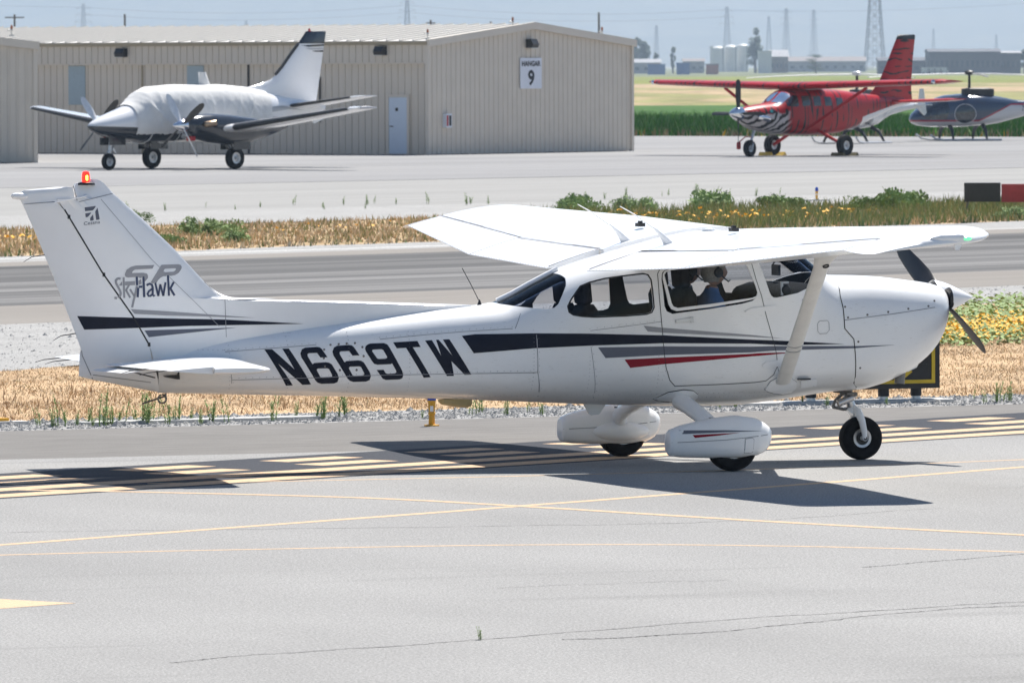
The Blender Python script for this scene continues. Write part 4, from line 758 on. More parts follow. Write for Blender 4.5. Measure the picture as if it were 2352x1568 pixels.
mb = MB(); mb.tube([(1.657, -.112, .182), (1.657, -.106, .182)], .016, 12); mb.build('axle_nut', M_dark, fk)
mb = MB(); mb.tube([(1.52, -.02, .585), (1.43, 0, .50), (1.405, 0, .445)], [.016, .014, .012], 8); mb.tube([(1.405, 0, .445), (1.50, 0, .425), (1.57, 0, .43)], [.014, .014, .014], 8); mb.build('torque_link', M_stl, plane)
mb = MB(); mb.tube([(1.43, -.055, .475), (1.56, -.055, .525)], .030, 12); mb.tube([(1.56, -.055, .525), (1.60, -.055, .54)], .012, 8); mb.build('shimmy_damper', M_alu, plane)
mb = MB(); mb.lathe([(-.03, .055), (.03, .055)], 14, 'z', (1.525, 0, .585), cap=True); mb.box((1.55, -.03, .555), (.09, .10, .022)); mb.tube([(1.40, -.03, .575), (1.60, -.06, .56)], .010, 6); mb.build('strut_collar', M_stl, plane)
# ---- cabin ----------------------------------------------------------------------------
M_seat = pm('charcoal_seat_fabric', (.03, .03, .033), rough=.9, var=.25, scale=30, spec=.1)
M_pan = pm('black_glareshield', (.010, .010, .011), rough=.8, var=.2, spec=.06)
def soft_box(mb, c, d, tilt=0., e=.35, n=10):
    """rounded cushion"""
    rg = []
    for i in range(n + 1):
        t = -1 + 2 * i / n; k = (1 - abs(t) ** 4) ** .25 * .12 + .88 if abs(t) < 1 else .7
        ring = []
        for j in range(20):
            q = 2 * math.pi * j / 20; x = math.copysign(abs(math.cos(q)) ** .5, math.cos(q)) * d[0] / 2 * k; y = math.copysign(abs(math.sin(q)) ** .5, math.sin(q)) * d[1] / 2 * k; z = t * d[2] / 2
            ring.append((c[0] + x * math.cos(tilt) + z * math.sin(tilt), c[1] + y, c[2] - x * math.sin(tilt) + z * math.cos(tilt)))
        rg.append(ring)
    return mb.loft(rg, True)
for (x, hz_) in ((-.02, 1.545), (-.88, 1.42)):
    for y in (-.255, .255):
        mb = MB(); soft_box(mb, (x + .27, y, .94), (.50, .44, .16), .08); e = mb.build('seat', M_seat, plane, angle=60)
        mb = MB(); soft_box(mb, (x + .02, y, hz_ - .36), (.13, .42, .56), -.12); mb.build('backrest', M_seat, e, angle=60)
        mb = MB(); soft_box(mb, (x - .03, y, hz_ + .02), (.10, .25, .20), -.10); mb.build('headrest', M_seat, e, angle=60)
mb = MB(); rg = []
for x, zt, hw in ((.62, 1.40, .44), (.66, 1.475, .46), (.74, 1.50, .47), (.90, 1.505, .47), (1.02, 1.50, .46), (1.12, 1.49, .43), (1.20, 1.47, .40)):
    rg.append([(x, hw * math.copysign(abs(math.cos(2 * math.pi * k / 24)) ** .6, math.cos(2 * math.pi * k / 24)), (zt - .22) + .22 * math.copysign(abs(math.sin(2 * math.pi * k / 24)) ** .7, math.sin(2 * math.pi * k / 24))) for k in range(24)])
mb.loft(rg, True); gp = mb.build('glareshield', M_pan, plane, angle=60)
mb = MB(); mb.box((.635, 0, 1.20), (.03, .90, .40)); ip = mb.build('instrument_panel', M_pan, plane)
for y in (-.30, -.20, .12, .22, .32):
    mb = MB(); mb.lathe([(.612, .001), (.612, .035), (.622, .04)], 16, 'x', (0, y, 1.28)); mb.build('instrument_dial', M_dark, ip)
mb = MB(); mb.lathe([(-.02, .001), (-.02, .03), (0, .045), (.012, .045)], 20, 'y', (.80, -.475, 1.445)); mb.build('air_vent', M_dark, gp)
mb = MB(); mb.box((.765, -.472, 1.45), (.02, .02, .10)); mb.box((.79, -.472, 1.505), (.07, .02, .015)); mb.build('vent_bracket', M_alu, gp)
for y in (-.24, .24):
    mb = MB(); mb.tube([(.62, y, 1.13), (.50, y, 1.15)], .014, 8); mb.tube([(.50, y - .13, 1.22), (.49, y - .12, 1.15), (.49, y, 1.14), (.49, y + .12, 1.15), (.50, y + .13, 1.22)], .014, 8); mb.build('control_yoke', M_dark, ip)
mb = MB(); mb.box((.86, -.10, 1.60), (.02, .16, .09)); mb.tube([(.86, -.02, 1.64), (.93, 0, 1.72)], .006, 6); mb.build('compass', M_dark, plane)
mb = MB(); mb.box((-.2, 0, .70), (2.0, .70, .03)); mb.build('cabin_floor', M_int, plane)
# ---- the two people aboard ---------------------------------------------------------------
def person(label, loc, shirt, hair, face_dir=1., lean=.0, group=None):
    e = thing('person', label, 'person', (0, 0, 0)); e.matrix_world = Matrix.Translation((PX, PY, 0)) @ Matrix.Rotation(PA, 4, 'Z') @ Matrix.Translation(loc)
    # seated skeleton, x forward; origin at the hip on the seat
    V = [(0, 0, .06), (.02 + lean * .2, 0, .20), (.04 + lean * .6, 0, .38), (.05 + lean, 0, .50), (.07 + lean, 0, .575), (.075 + lean, 0, .63),
         (.05 + lean, .17, .47), (.12 + lean, .24, .27), (.34 + lean, .20, .24), (.43 + lean, .17, .27), (.05 + lean, -.17, .47), (.12 + lean, -.24, .27), (.34 + lean, -.20, .24), (.43 + lean, -.17, .27),
         (.02, .10, .04), (.42, .12, .09), (.50, .12, -.13), (.60, .12, -.17), (.02, -.10, .04), (.42, -.12, .09), (.50, -.12, -.13), (.60, -.12, -.17)]
    Ed = [(0, 1), (1, 2), (2, 3), (3, 4), (4, 5), (3, 6), (6, 7), (7, 8), (8, 9), (3, 10), (10, 11), (11, 12), (12, 13), (0, 14), (14, 15), (15, 16), (16, 17), (0, 18), (18, 19), (19, 20), (20, 21)]
    rad = [(.15, .13), (.155, .12), (.17, .115), (.125, .09), (.062, .062), (.058, .058), (.075, .07), (.055, .055), (.045, .045), (.035, .04), (.075, .07), (.055, .055), (.045, .045), (.035, .04), (.10, .10), (.075, .075), (.055, .055), (.045, .045), (.10, .10), (.075, .075), (.055, .055), (.045, .045)]
    me = bpy.data.meshes.new('body'); me.from_pydata(V, Ed, []); o = bpy.data.objects.new('tmp', me); col.objects.link(o)
    o.modifiers.new('s', 'SKIN'); o.modifiers.new('d', 'SUBSURF').levels = 2
    for i, sv in enumerate(me.skin_vertices[0].data): sv.radius = rad[i]; sv.use_root = (i == 0)
    dg = bpy.context.evaluated_depsgraph_get(); dg.update(); bm_ = bpy.data.meshes.new_from_object(o.evaluated_get(dg)); bpy.data.objects.remove(o)
    # head: a shaped ellipsoid merged into the same mesh
    bm = bmesh.new(); bm.from_mesh(bm_); hc = Vector((.095 + lean, 0, .735)); r0 = bmesh.ops.create_icosphere(bm, subdivisions=4, radius=1)
    for v in r0['verts']:
        x, y, z = v.co; fx_ = .098 * (1 - .10 * max(0, -z)); X = x * fx_; Y = y * .077 * (1 - .22 * max(0, -z)); Z = z * .118
        if x > .6: X += .022 * math.exp(-((y / .16) ** 2) - ((z + .12) / .28) ** 2)          # nose
        if x > .5: X -= .010 * math.exp(-((abs(y) - .38) / .16) ** 2 - ((z - .08) / .14) ** 2)   # eye sockets
        if x > .5: X += .006 * math.exp(-((y / .3) ** 2) - ((z + .48) / .12) ** 2)            # lips
        if abs(y) > .8 and abs(x) < .35: Y += math.copysign(.014 * math.exp(-((x / .2) ** 2) - ((z + .05) / .3) ** 2), y)  # ears
        v.co = hc + Vector((X, Y, Z))
    for f in bm.faces:
        c = f.calc_center_median(); rel = c - Vector((lean, 0, 0))
        f.material_index = 2 if (c.z > .60 and abs(c.y) < .13) else (1 if c.z < .085 or c.x > .42 + lean and c.z < .2 else (2 if c.x > .40 + lean else 0)); f.smooth = True
    bm.to_mesh(bm_); bm.free()
    for m in (shirt, pm('dark_trousers', (.03, .035, .05), rough=.9), pm('skin', (.52, .31, .22), rough=.5, var=.08)): bm_.materials.append(m)
    link_mesh('body', bm_, e)
    mb = MB(); n = 22; rg = []
    rr = random.Random(len(label))
    for i in range(11):
        ph = math.pi * i / 10 * .62; ring = []
        for k in range(n):
            q = 2 * math.pi * k / n; cut = 1.0 - .30 * max(0, math.cos(q)) ** 1.5 * (i / 10); p_ = ph * (1.22 if math.cos(q) < .25 else cut * .80)
            rad_ = 1.17 + rr.uniform(-.04, .06); ring.append((hc.x - .006 + .100 * rad_ * math.sin(p_) * math.cos(q), .082 * rad_ * math.sin(p_) * math.sin(q), hc.z + .012 + .118 * rad_ * math.cos(p_)))
        rg.append(ring)
    mb.loft(rg, True); mb.build('hair', hair, e, angle=80)
    mb = MB(); mb.tube([(hc.x - .005, .095 * math.cos(q), hc.z + .02 + .135 * math.sin(q)) for q in np.linspace(.0, math.pi, 12)], .012, 8)
    for s in (-1, 1): mb.lathe([(-.018, .001), (-.018, .034), (.0, .042), (.018, .034), (.018, .001)], 16, 'y', (hc.x, s * .097, hc.z - .01))
    mb.tube([(hc.x + .02, -.10, hc.z - .03), (hc.x + .09, -.085, hc.z - .085), (hc.x + .125, -.03, hc.z - .075)], .006, 6); mb.build('headset', M_dark, e)
    return e
person('person in a blue shirt with grey hair and a headset in the right front seat', (.13, -.25, .865), pm('blue_shirt', (.12, .25, .52), rough=.9, var=.15), pm('grey_hair', (.44, .41, .35), rough=.8, var=.35, scale=60, bump=.01), lean=.03)
person('person in a dark shirt with a headset in the left front seat', (.10, .25, .865), pm('dark_shirt', (.05, .05, .07), rough=.9, var=.15), pm('dark_hair', (.05, .035, .025), rough=.8, var=.35, scale=60), lean=.02)
# =====================================================================
# HANGARS
# =====================================================================
M_hg = pm('beige_steel_cladding', (.66, .585, .49), rough=.6, var=.04, scale=1.2)
M_hg2 = pm('beige_steel_trim', (.67, .595, .50), rough=.6, var=.04, scale=1.2)
M_rf = pm('pale_metal_roofing', (.60, .575, .53), rough=.5, var=.05, scale=.8)
M_fas = pm('tan_gutter', (.36, .29, .19), rough=.6, var=.1)
M_gap = pm('dark_recess', (.05, .045, .04), rough=.9)
M_sky = pm('translucent_panel', (.34, .42, .46), rough=.4, var=.06)
M_dor = pm('pale_blue_steel_door', (.58, .66, .76), rough=.45, var=.03)
M_sgn = pm('white_sign_board', (.72, .74, .80), rough=.5, var=.03)
M_ink = pm('black_sign_ink', (.02, .02, .025), rough=.6)
M_wl = pm('black_lamp_housing', (.015, .015, .016), rough=.4)
HC = Vector((-3.07, 290.4)); HA = R(54.6); hu = Vector((math.cos(HA), math.sin(HA))); hv = Vector((-math.sin(HA), math.cos(HA)))
def hangar(name, label, corner, ang, Lu, Lv, eave, ridge, header=True):
    """corner = near corner; local x along the gable wall, local y along the eave wall"""
    e = thing(name, label, 'hangar', (corner[0], corner[1], 0), ang); P = .305
    core = MB(); core.prism([(0.19, 0), (Lu - .05, 0), (Lu - .05, eave - .12), (Lu / 2, ridge - .12), (.19, eave - .12)], 'y', .16, Lv - .16); core.build('wall', M_gap if False else M_hg, e, smooth=False)
    # gable wall facing -y: sheet by sheet
    n = int(round(Lu / P)); p = Lu / n
    for i in range(n):
        x0, x1 = i * p, (i + 1) * p; h = lambda x: eave - .06 + (ridge - eave) * (1 - abs(x - Lu / 2) / (Lu / 2))
        a, b = x0 + .012, x1 - .055; mb = MB()
        mb.prism([(a, 0.02), (b, 0.02), (b, h(b)), (a, h(a))], 'y', .012, .10); mb.prism([(b + .004, 0.02), (x1 + .008, 0.02), (x1 + .008, h(x1)), (b + .004, h(b))], 'y', -.005, .10); mb.build('cladding_sheet', M_hg, e, smooth=False)
    # eave wall facing -x
    m = int(round(Lv / P)); p = Lv / m; z1 = eave - .85 if header else eave - .1
    base = MB(); base.prism([(.11, .02), (.155, .02), (.155, z1), (.11, z1)], 'x', 0, 1)  # profile template
    def sheet_mesh(z0, za, xo):
        mb = MB(); mb.box((xo + .03, (p - .06) / 2 + .01, (z0 + za) / 2), (.06, p - .075, za - z0)); mb.box((xo + .030, p - .022, (z0 + za) / 2), (.10, .05, za - z0)); return mb.mesh('cladding_sheet', M_hg, False)
    lo = sheet_mesh(.02, z1, .14); hi = sheet_mesh(z1 + .02, eave - .16, -.02) if header else None
    for j in range(m):
        link_mesh('cladding_sheet', lo, e, (0, j * p, 0))
        if hi: link_mesh('header_sheet', hi, e, (0, j * p, 0))
    if header:
        mb = MB(); mb.box((.05, Lv / 2, z1 + .005), (.22, Lv, .05)); mb.build('header_trim', M_hg2, e, smooth=False)
        mb = MB(); mb.box((-.07, Lv / 2, eave - .10), (.14, Lv + .1, .13)); mb.build('gutter', M_fas, e, smooth=False)
    # roof with raised seams, rake trim
    mb = MB(); sl = math.atan2(ridge - eave, Lu / 2)
    for s, x0, x1, z0, z1_ in ((0, -.12, Lu / 2, eave - .02, ridge), (1, Lu / 2, Lu + .12, ridge, eave - .02)): mb.add([(x0, -.1, z0), (x1, -.1, z1_), (x1, Lv + .1, z1_), (x0, Lv + .1, z0), (x0, -.1, z0 - .05), (x1, -.1, z1_ - .05), (x1, Lv + .1, z1_ - .05), (x0, Lv + .1, z0 - .05)], [(0, 1, 2, 3), (7, 6, 5, 4), (0, 4, 5, 1), (2, 6, 7, 3), (0, 3, 7, 4), (1, 5, 6, 2)])
    rf = mb.build('roof', M_rf, e, smooth=False)
    rb = MB(); rb.add([(-.13, -.02, eave - .02), (-.13, .02, eave - .02), (Lu / 2, -.02, ridge), (Lu / 2, .02, ridge), (-.13, -.02, eave + .03), (-.13, .02, eave + .03), (Lu / 2, -.02, ridge + .05), (Lu / 2, .02, ridge + .05)], [(4, 5, 7, 6), (0, 4, 6, 2), (1, 3, 7, 5), (0, 1, 5, 4)]); rbm = rb.mesh('roof_seam', M_rf, False)
    for j in range(int(Lv / .61) + 1): link_mesh('roof_seam', rbm, rf, (0, j * .61, 0))
    for s in (0, 1):
        mb = MB(); a = (-.14, eave - .02) if s == 0 else (Lu + .14, eave - .02); b = (Lu / 2, ridge + .02); mb.add([(a[0], -.16, a[1] + .05), (b[0], -.16, b[1] + .05), (b[0], -.16, b[1] - .22), (a[0], -.16, a[1] - .22), (a[0], -.06, a[1] + .05), (b[0], -.06, b[1] + .05), (b[0], -.06, b[1] - .22), (a[0], -.06, a[1] - .22)], [(0, 1, 2, 3), (4, 7, 6, 5), (0, 4, 5, 1), (3, 2, 6, 7), (0, 3, 7, 4), (1, 5, 6, 2)]); mb.build('rake_trim', M_hg2, rf, smooth=False)
    for x in (.0, Lu): mb = MB(); mb.box((x, .02, eave / 2 - .1), (.14, .16, eave - .2)); mb.build('corner_trim', M_hg2, e, smooth=False)
    return e
H9 = hangar('hangar', 'beige metal hangar with a gable end carrying a white number board', HC, HA, 13.3, 30., 4.24, 4.86)
# translucent wall panels, door leaf gap, personnel door
def front(y0, y1, z0, z1, mat, name, d=.03, off=.0, parent=None):
    mb = MB(); mb.box((.125 - off - d / 2, (y0 + y1) / 2, (z0 + z1) / 2), (d, y1 - y0, z1 - z0)); return mb.build(name, mat, parent or H9, smooth=False)
for ya, yb, zl in ((16.30, 17.11, 1.85), (10.58, 11.37, 2.3)): front(ya, yb, zl, 3.34, M_sky, 'translucent_panel', .02, .0)
front(8.41, 8.49, 0.02, 3.36, M_gap, 'door_leaf_gap', .02, .01); front(13.53 - .04, 13.53 + .04, .02, 3.36, M_fas, 'door_leaf_joint', .02, .01)
front(5.05, 5.11, 1.2, 2.9, M_gap, 'drain_pipe', .03, .02)
d0, d1 = 1.03, 1.86; dr = front(d0, d1, .03, 2.13, M_dor, 'door', .04, .02)
front(d0 - .1, d0 - .005, .03, 2.24, M_hg2, 'door_frame', .07, .01, dr); front(d1 + .005, d1 + .1, .03, 2.24, M_hg2, 'door_frame', .07, .01, dr); front(d0, d1, 2.14, 2.24, M_hg2, 'door_frame', .07, .01, dr)
mb = MB(); mb.tube([(.0, d1 - .12, 1.05), (-.04, d1 - .12, 1.05), (-.04, d1 - .26, 1.05)], .02, 8); mb.build('handle', M_stl, dr); front(d0 + .40, d0 + .52, 1.62, 1.74, M_ink, 'number_plate', .01, .07, dr)
# wall lamps
def wall_lamp(loc, rz, label):
    e = thing('wall_lamp', label, 'wall lamp', loc, rz, 'black wall lamps on the hangar')
    mb = MB(); mb.prism([(0, -.16), (-.28, -.16), (-.34, -.02), (-.22, .17), (0, .17)], 'y', -.2, .2); mb.build('housing', M_wl, e, smooth=False)
    mb = MB(); mb.box((-.15, 0, -.17), (.24, .34, .02)); mb.build('lens', M_alu, e, smooth=False); return e
def hp(x, y, z): p = HC + hu * x + hv * y; return (p.x, p.y, z)
wall_lamp(hp(-.02, 14.33, 3.83), HA, 'black wall lamp on the hangar header above the sliding doors, beyond the parked twin'); wall_lamp(hp(-.02, 2.08, 3.86), HA, 'black wall lamp on the hangar header between the white tail and the corner')
wall_lamp(hp(6.46, -.005, 4.12), HA + math.pi / 2, 'black wall lamp under the hangar gable peak above the number board')
# number board
sg = thing('hangar_sign', 'white board reading HANGAR 9 on the beige gable wall', 'sign', hp(0, 0, 0), HA)
a, b = 5.84, 7.23; z0, z1 = 2.42, 3.58
mb = MB(); mb.box(((a + b) / 2, -.035, (z0 + z1) / 2), (b - a, .03, z1 - z0)); bd = mb.build('board', M_sgn, sg, smooth=False)
def put_text(txt, x0, x1, zb, h, y, mat, parent, name='lettering', bold=0.):
    v, f = text_polys(txt); w0 = min(p[0] for p in v); w1 = max(p[0] for p in v); b0 = min(p[1] for p in v); b1 = max(p[1] for p in v)
    V_ = [(x0 + (p[0] - w0) / (w1 - w0) * (x1 - x0), y, zb + (p[1] - b0) / (b1 - b0) * h) for p in v]; m_ = MB(); m_.add(V_, f)
    if bold:
        for dx, dz in ((bold, 0), (-bold, 0), (0, bold), (0, -bold)): m_.add([(p[0] + dx, p[1] - .001 * (1 + abs(dx) * 9 + (dz > 0)), p[2] + dz) for p in V_], f)
    me = bpy.data.meshes.new(name); me.from_pydata(m_.v, [], m_.f); me.materials.append(mat); return link_mesh(name, me, parent)
put_text('HANGAR', a + .10, b - .10, 3.27, .19, -.056, M_ink, bd, bold=.012); put_text('9', (a + b) / 2 - .18, (a + b) / 2 + .18, 2.56, .54, -.056, M_ink, bd, bold=.03)
fe = thing('extinguisher_cabinet', 'small red and white fire extinguisher cabinet by the hangar corner', 'cabinet', hp(0, 0, 0), HA); a = 0.89
mb = MB(); mb.box((a + .2, -.08, 1.26), (.36, .16, .52)); mb.build('cabinet', M_sgn, fe, smooth=False); mb = MB(); mb.box((a + .10, -.165, 1.26), (.10, .012, .40)); mb.build('red_panel', pm('signal_red', (.45, .03, .03), rough=.5), fe, smooth=False); mb = MB(); mb.box((a + .27, -.165, 1.26), (.13, .012, .38)); mb.build('window', M_ink, fe, smooth=False)
# roof-top obstruction lights
M_rb = pm('amber_red_lens', (.34, .12, .05), rough=.3, var=.1); M_galv = pm('galvanised', (.45, .45, .44), rough=.5, metal=.6)
def roof_light(loc, label):
    e = thing('obstruction_light', label, 'warning light', loc, HA, 'warning lights on the hangar roofs'); e.scale = (.8,) * 3
    mb = MB(); mb.tube([(0, 0, -.05), (0, 0, .24)], .022, 8); mb.box((0, 0, -.03), (.16, .16, .06)); mb.build('mast', M_galv, e)
    mb = MB(); mb.lathe([(.24, .04), (.28, .055), (.38, .05), (.42, .025), (.44, .001)], 14, 'z', cap=True); mb.build('lens', M_rb, e)
    mb = MB(); mb.lathe([(0, .03), (.16, .04), (.24, .08)], 12, 'x', (-.26, 0, .20)); mb.build('floodlight', M_galv, e); return e
roof_light(hp(5.84, .3, 4.78), 'roof warning light at the hangar gable peak'); roof_light(hp(.6, 0.45, 4.32), 'roof warning light on the hangar eave above the corner'); roof_light(hp(11.74, .3, 4.42), 'roof warning light low on the far rake of the hangar gable')
H2 = hangar('hangar', 'beige metal hangar corner standing in front of the long hangar', Vector((-30.37, 269.6)), R(5), 14., 18., 4.14, 4.95, False)
roof_light((-17.35, 272.5, 4.42), 'roof warning light on the rake of the nearer hangar')
# =====================================================================
# PARKED TWIN
# =====================================================================
M_kw = pm('glossy_white_paint', (.80, .80, .81), rough=.15, var=.02, coat=.5)
M_kg = pm('graphite_metallic_paint', (.028, .033, .042), rough=.18, metal=.35, var=.1, coat=.6)
M_boot = pm('black_deice_rubber', (.014, .015, .017), rough=.5, var=.2)
M_chr = pm('polished_metal', (.80, .80, .82), rough=.08, metal=1, var=.05)
M_cov = pm('white_fabric_cover', (.70, .695, .68), rough=.9, var=.05, scale=3, bump=.012, bscale=5)
M_slv = pm('silver_grey_paint', (.42, .42, .44), rough=.3, metal=.4, var=.05)
M_rcv = pm('red_intake_plug', (.45, .015, .02), rough=.6)
M_bld1 = pm('bright_blade_metal', (.78, .78, .78), rough=.4, metal=.2, var=.1); M_bld2 = pm('dark_blade', (.05, .045, .04), rough=.6, var=.2)  # whole blades alternate between this bright and this dark tone
def two_tone(name, top, bot, zf):
    """paint scheme split by a height that varies along the body: zf = (x0, z0, x1, z1)"""
    m = pm(name, top, rough=.16, var=.02, coat=.5); t = m.node_tree; p = t.nodes['Principled BSDF']; src = p.inputs['Base Color'].links[0].from_socket
    tc = nd(t, 'ShaderNodeTexCoord'); sp = nd(t, 'ShaderNodeSeparateXYZ'); t.links.new(tc.outputs['Object'], sp.inputs[0])
    mr = nd(t, 'ShaderNodeMapRange'); mr.inputs['From Min'].default_value = zf[0]; mr.inputs['From Max'].default_value = zf[2]; mr.inputs['To Min'].default_value = zf[1]; mr.inputs['To Max'].default_value = zf[3]; t.links.new(sp.outputs['X'], mr.inputs['Value'])
    lt = nd(t, 'ShaderNodeMath', operation='LESS_THAN'); t.links.new(sp.outputs['Z'], lt.inputs[0]); t.links.new(mr.outputs[0], lt.inputs[1])
    mx = nd(t, 'ShaderNodeMix', data_type='RGBA'); t.links.new(lt.outputs[0], mx.inputs[0]); t.links.new(src, mx.inputs[6]); mx.inputs[7].default_value = tuple(bot) + (1,); t.links.new(mx.outputs[2], p.inputs['Base Color']); return m
M_k2 = two_tone('white_over_graphite_paint', (.80, .80, .81), (.028, .033, .042), (4.6, 1.42, -1., 1.22))
king = thing('twin_airplane', 'parked white and graphite twin propeller airplane with a fabric cover over its cabin', 'airplane', (-10.3, 253.6, 0), R(180 + 46))
KF = [(-6.0, 2.10, 1.85, .04, 1.98, 2, 2), (-5.2, 2.16, 1.66, .14, 1.95, 2.2, 2.2), (-4.2, 2.28, 1.42, .30, 1.9, 2.3, 2.3), (-3.2, 2.45, 1.16, .50, 1.8, 2.4, 2.4), (-2.2, 2.62, .98, .66, 1.75, 2.5, 2.5), (-1, 2.68, .90, .72, 1.75, 2.6, 2.6), (1, 2.68, .88, .72, 1.75, 2.6, 2.6), (2.0, 2.64, .88, .71, 1.72, 2.5, 2.6), (2.4, 2.48, .89, .69, 1.66, 2.4, 2.5), (2.75, 2.18, .91, .64, 1.58, 2.3, 2.4), (3.05, 2.02, .94, .58, 1.52, 2.2, 2.3), (3.6, 1.86, 1.0, .46, 1.46, 2.1, 2.2), (4.1, 1.70, 1.10, .33, 1.42, 2, 2), (4.45, 1.56, 1.22, .19, 1.40, 2, 2), (4.6, 1.44, 1.34, .06, 1.39, 2, 2)]
mb = MB(); mb.loft(body_rings(KF, .12, 48, .15, 200), True); kf = mb.build('fuselage', M_k2, king, angle=60)
# wings with rubber boots on the leading edges
KW = [(.5, 1.05, 1.08, -1.05, 1.04, .15), (2.1, .95, 1.27, -1.05, 1.23, .15), (7.45, .30, 1.95, -.75, 1.93, .12), (7.65, .10, 1.98, -.70, 1.965, .07)]
for s in (1, -1):
    mb = MB(); wing_loft(mb, KW, .0, 1, 16, .02, sgn=s); wg = mb.build('wing', M_kw, king, angle=50)
    bt = [(y, xl + .012, zl, xl + .012 - (xl - xt) * 1.0, zt, th * 1.12) for y, xl, zl, xt, zt, th in cut_st(KW, 2.75, 7.4)]
    mb = MB(); wing_loft(mb, bt, 0, .085, 10, .02, sgn=s); mb.build('deice_boot', M_boot, wg, angle=50)
    mb = MB(); mb.tube([(.05, s * 7.6, 1.97), (-.25, s * 7.68, 1.985), (-.75, s * 7.65, 1.975)], [.03, .05, .02], 8); mb.build('wing_tip', M_slv if s > 0 else M_kg, wg)
    # nacelle
    NY = s * 1.95; NF = [(-2.4, 1.42, 1.30, .03, 1.36, 2, 2), (-1.6, 1.55, 1.08, .22, 1.34, 2.2, 2.2), (-.6, 1.66, .84, .36, 1.32, 2.4, 2.4), (.4, 1.76, .78, .42, 1.34, 2.4, 2.4), (1.2, 1.80, .86, .42, 1.38, 2.3, 2.3), (1.7, 1.77, .96, .38, 1.41, 2.2, 2.2), (2.05, 1.70, 1.06, .31, 1.42, 2.1, 2.1), (2.22, 1.62, 1.20, .21, 1.42, 2, 2)]
    mb = MB(); mb.loft([[(x, y + NY, z) for x, y, z in r_] for r_ in body_rings(NF, .1, 36, .1, 160)], True); nc = mb.build('engine_nacelle', M_kg, king, angle=60)
    for q in (1, -1):
        mb = MB(); mb.tube([(1.62, NY + q * .30, 1.44), (1.66, NY + q * .42, 1.45), (1.52, NY + q * .50, 1.47), (1.36, NY + q * .52, 1.50)], [.10, .10, .10, .095], 12, cap=False); mb.build('exhaust_stub', pm('heat_stained_steel', (.42, .30, .20), rough=.35, metal=.9, var=.2) if 'heat_stained_steel' not in bpy.data.materials else bpy.data.materials['heat_stained_steel'], nc)
    mb = MB(); soft_box(mb, (1.95, NY, 1.0), (.14, .34, .16)); mb.build('intake_plug', M_rcv, nc, angle=60)
    mb = MB(); mb.lathe([(2.2, .20), (2.26, .205), (2.4, .185), (2.55, .135), (2.68, .07), (2.75, .015), (2.76, .001)], 24, 'x', (0, NY, 1.42)); spin = mb.build('spinner', M_chr, king, angle=60)
    mb = MB(); mb.lathe([(2.22, .001), (2.22, .16), (2.32, .16), (2.32, .001)], 20, 'x', (0, NY, 1.42)); pr = mb.build('propeller', M_dark, king)
    for k in range(4):
        q = R(35 if s > 0 else 42) + math.pi / 2 * k; rd = Vector((0, math.cos(q), math.sin(q))); tg = Vector((0, -math.sin(q), math.cos(q))); fw = Vector((1, 0, 0)); mb = MB(); rg = []
        for r_, ch, tw, th in ((.12, .09, 60, .07), (.3, .15, 52, .05), (.6, .23, 42, .03), (.9, .22, 36, .02), (1.12, .17, 33, .012), (1.22, .06, 32, .006)):
            tw = R(tw); e1 = tg * math.cos(tw) + fw * math.sin(tw); e2 = fw * math.cos(tw) - tg * math.sin(tw); c = Vector((2.33, NY, 1.42)) + rd * r_; rg.append([tuple(c + e1 * ch / 2 * math.cos(2 * math.pi * j / 10) + e2 * th / 2 * math.sin(2 * math.pi * j / 10)) for j in range(10)])
        mb.loft(rg, True); mb.build('blade', M_bld1 if k % 2 else M_bld2, pr, angle=60)
    # main gear
    mb = MB(); mb.tube([(0, s * 1.92, .95), (0, s * 1.94, .36)], [.06, .045], 10); mb.tube([(.25, s * 1.92, .82), (.03, s * 1.94, .42)], .025, 8); mb.build('gear_leg', M_alu, king)
    wheel(king, (0, s * 1.945, .36), .36, .24, M_tyre, M_alu, 'main_wheel', .5, M_slv)
    for q in (-1, 1): mb = MB(); mb.box((-.05, s * 1.93 + q * .30, .76), (.75, .025, .26)); mb.build('gear_door', M_kg, king, smooth=False)
mb = MB(); mb.tube([(3.62, 0, 1.15), (3.72, 0, .30)], [.06, .045], 10); mb.tube([(3.35, 0, 1.0), (3.68, 0, .55)], .03, 8); mb.tube([(3.74, 0, .62), (3.86, 0, .50), (3.74, 0, .38)], .025, 8)
for s in (-1, 1): mb.tube([(3.72, s * .03, .42), (3.73, s * .12, .36), (3.73, s * .12, .27)], .025, 8)
mb.build('nose_gear_leg', M_alu, king); wheel(king, (3.73, 0, .27), .27, .17, M_tyre, M_alu, 'nose_wheel', .52, M_slv)
for s in (-1, 1): mb = MB(); mb.box((3.55, s * .22, .92), (.7, .02, .24)); mb.build('gear_door', M_kg, king, smooth=False)
# tail
def slab_fin(lv, n=16, th=.07):
    rg = []
    for z, xa, xb, k in lv:
        Q = []
        for i in range(n + 1): u = i / n; x = xb + (xa - xb) * u; Q.append((x, th * k * (min(1, (u / .25)) ** .5) * (1 - max(0, u - .5) * 1.6) + .006))
        rg.append([(x, -t, z) for x, t in Q] + [(x, t, z) for x, t in reversed(Q)])
    return rg
mb = MB(); mb.loft(slab_fin([(1.98, -5.55, -1.6, 1.2), (2.35, -5.62, -1.9, 1.2), (2.62, -5.68, -2.45, 1.1), (2.72, -5.70, -3.0, 1.), (2.86, -5.73, -3.5, 1.), (3.02, -5.76, -3.78, 1.), (3.25, -5.81, -4.02, 1.), (3.6, -5.88, -4.36, .95), (4.0, -5.96, -4.75, .9), (4.40, -6.04, -5.12, .8)]), True); kfin = mb.build('vertical_stabilizer', M_kw, king, angle=50)
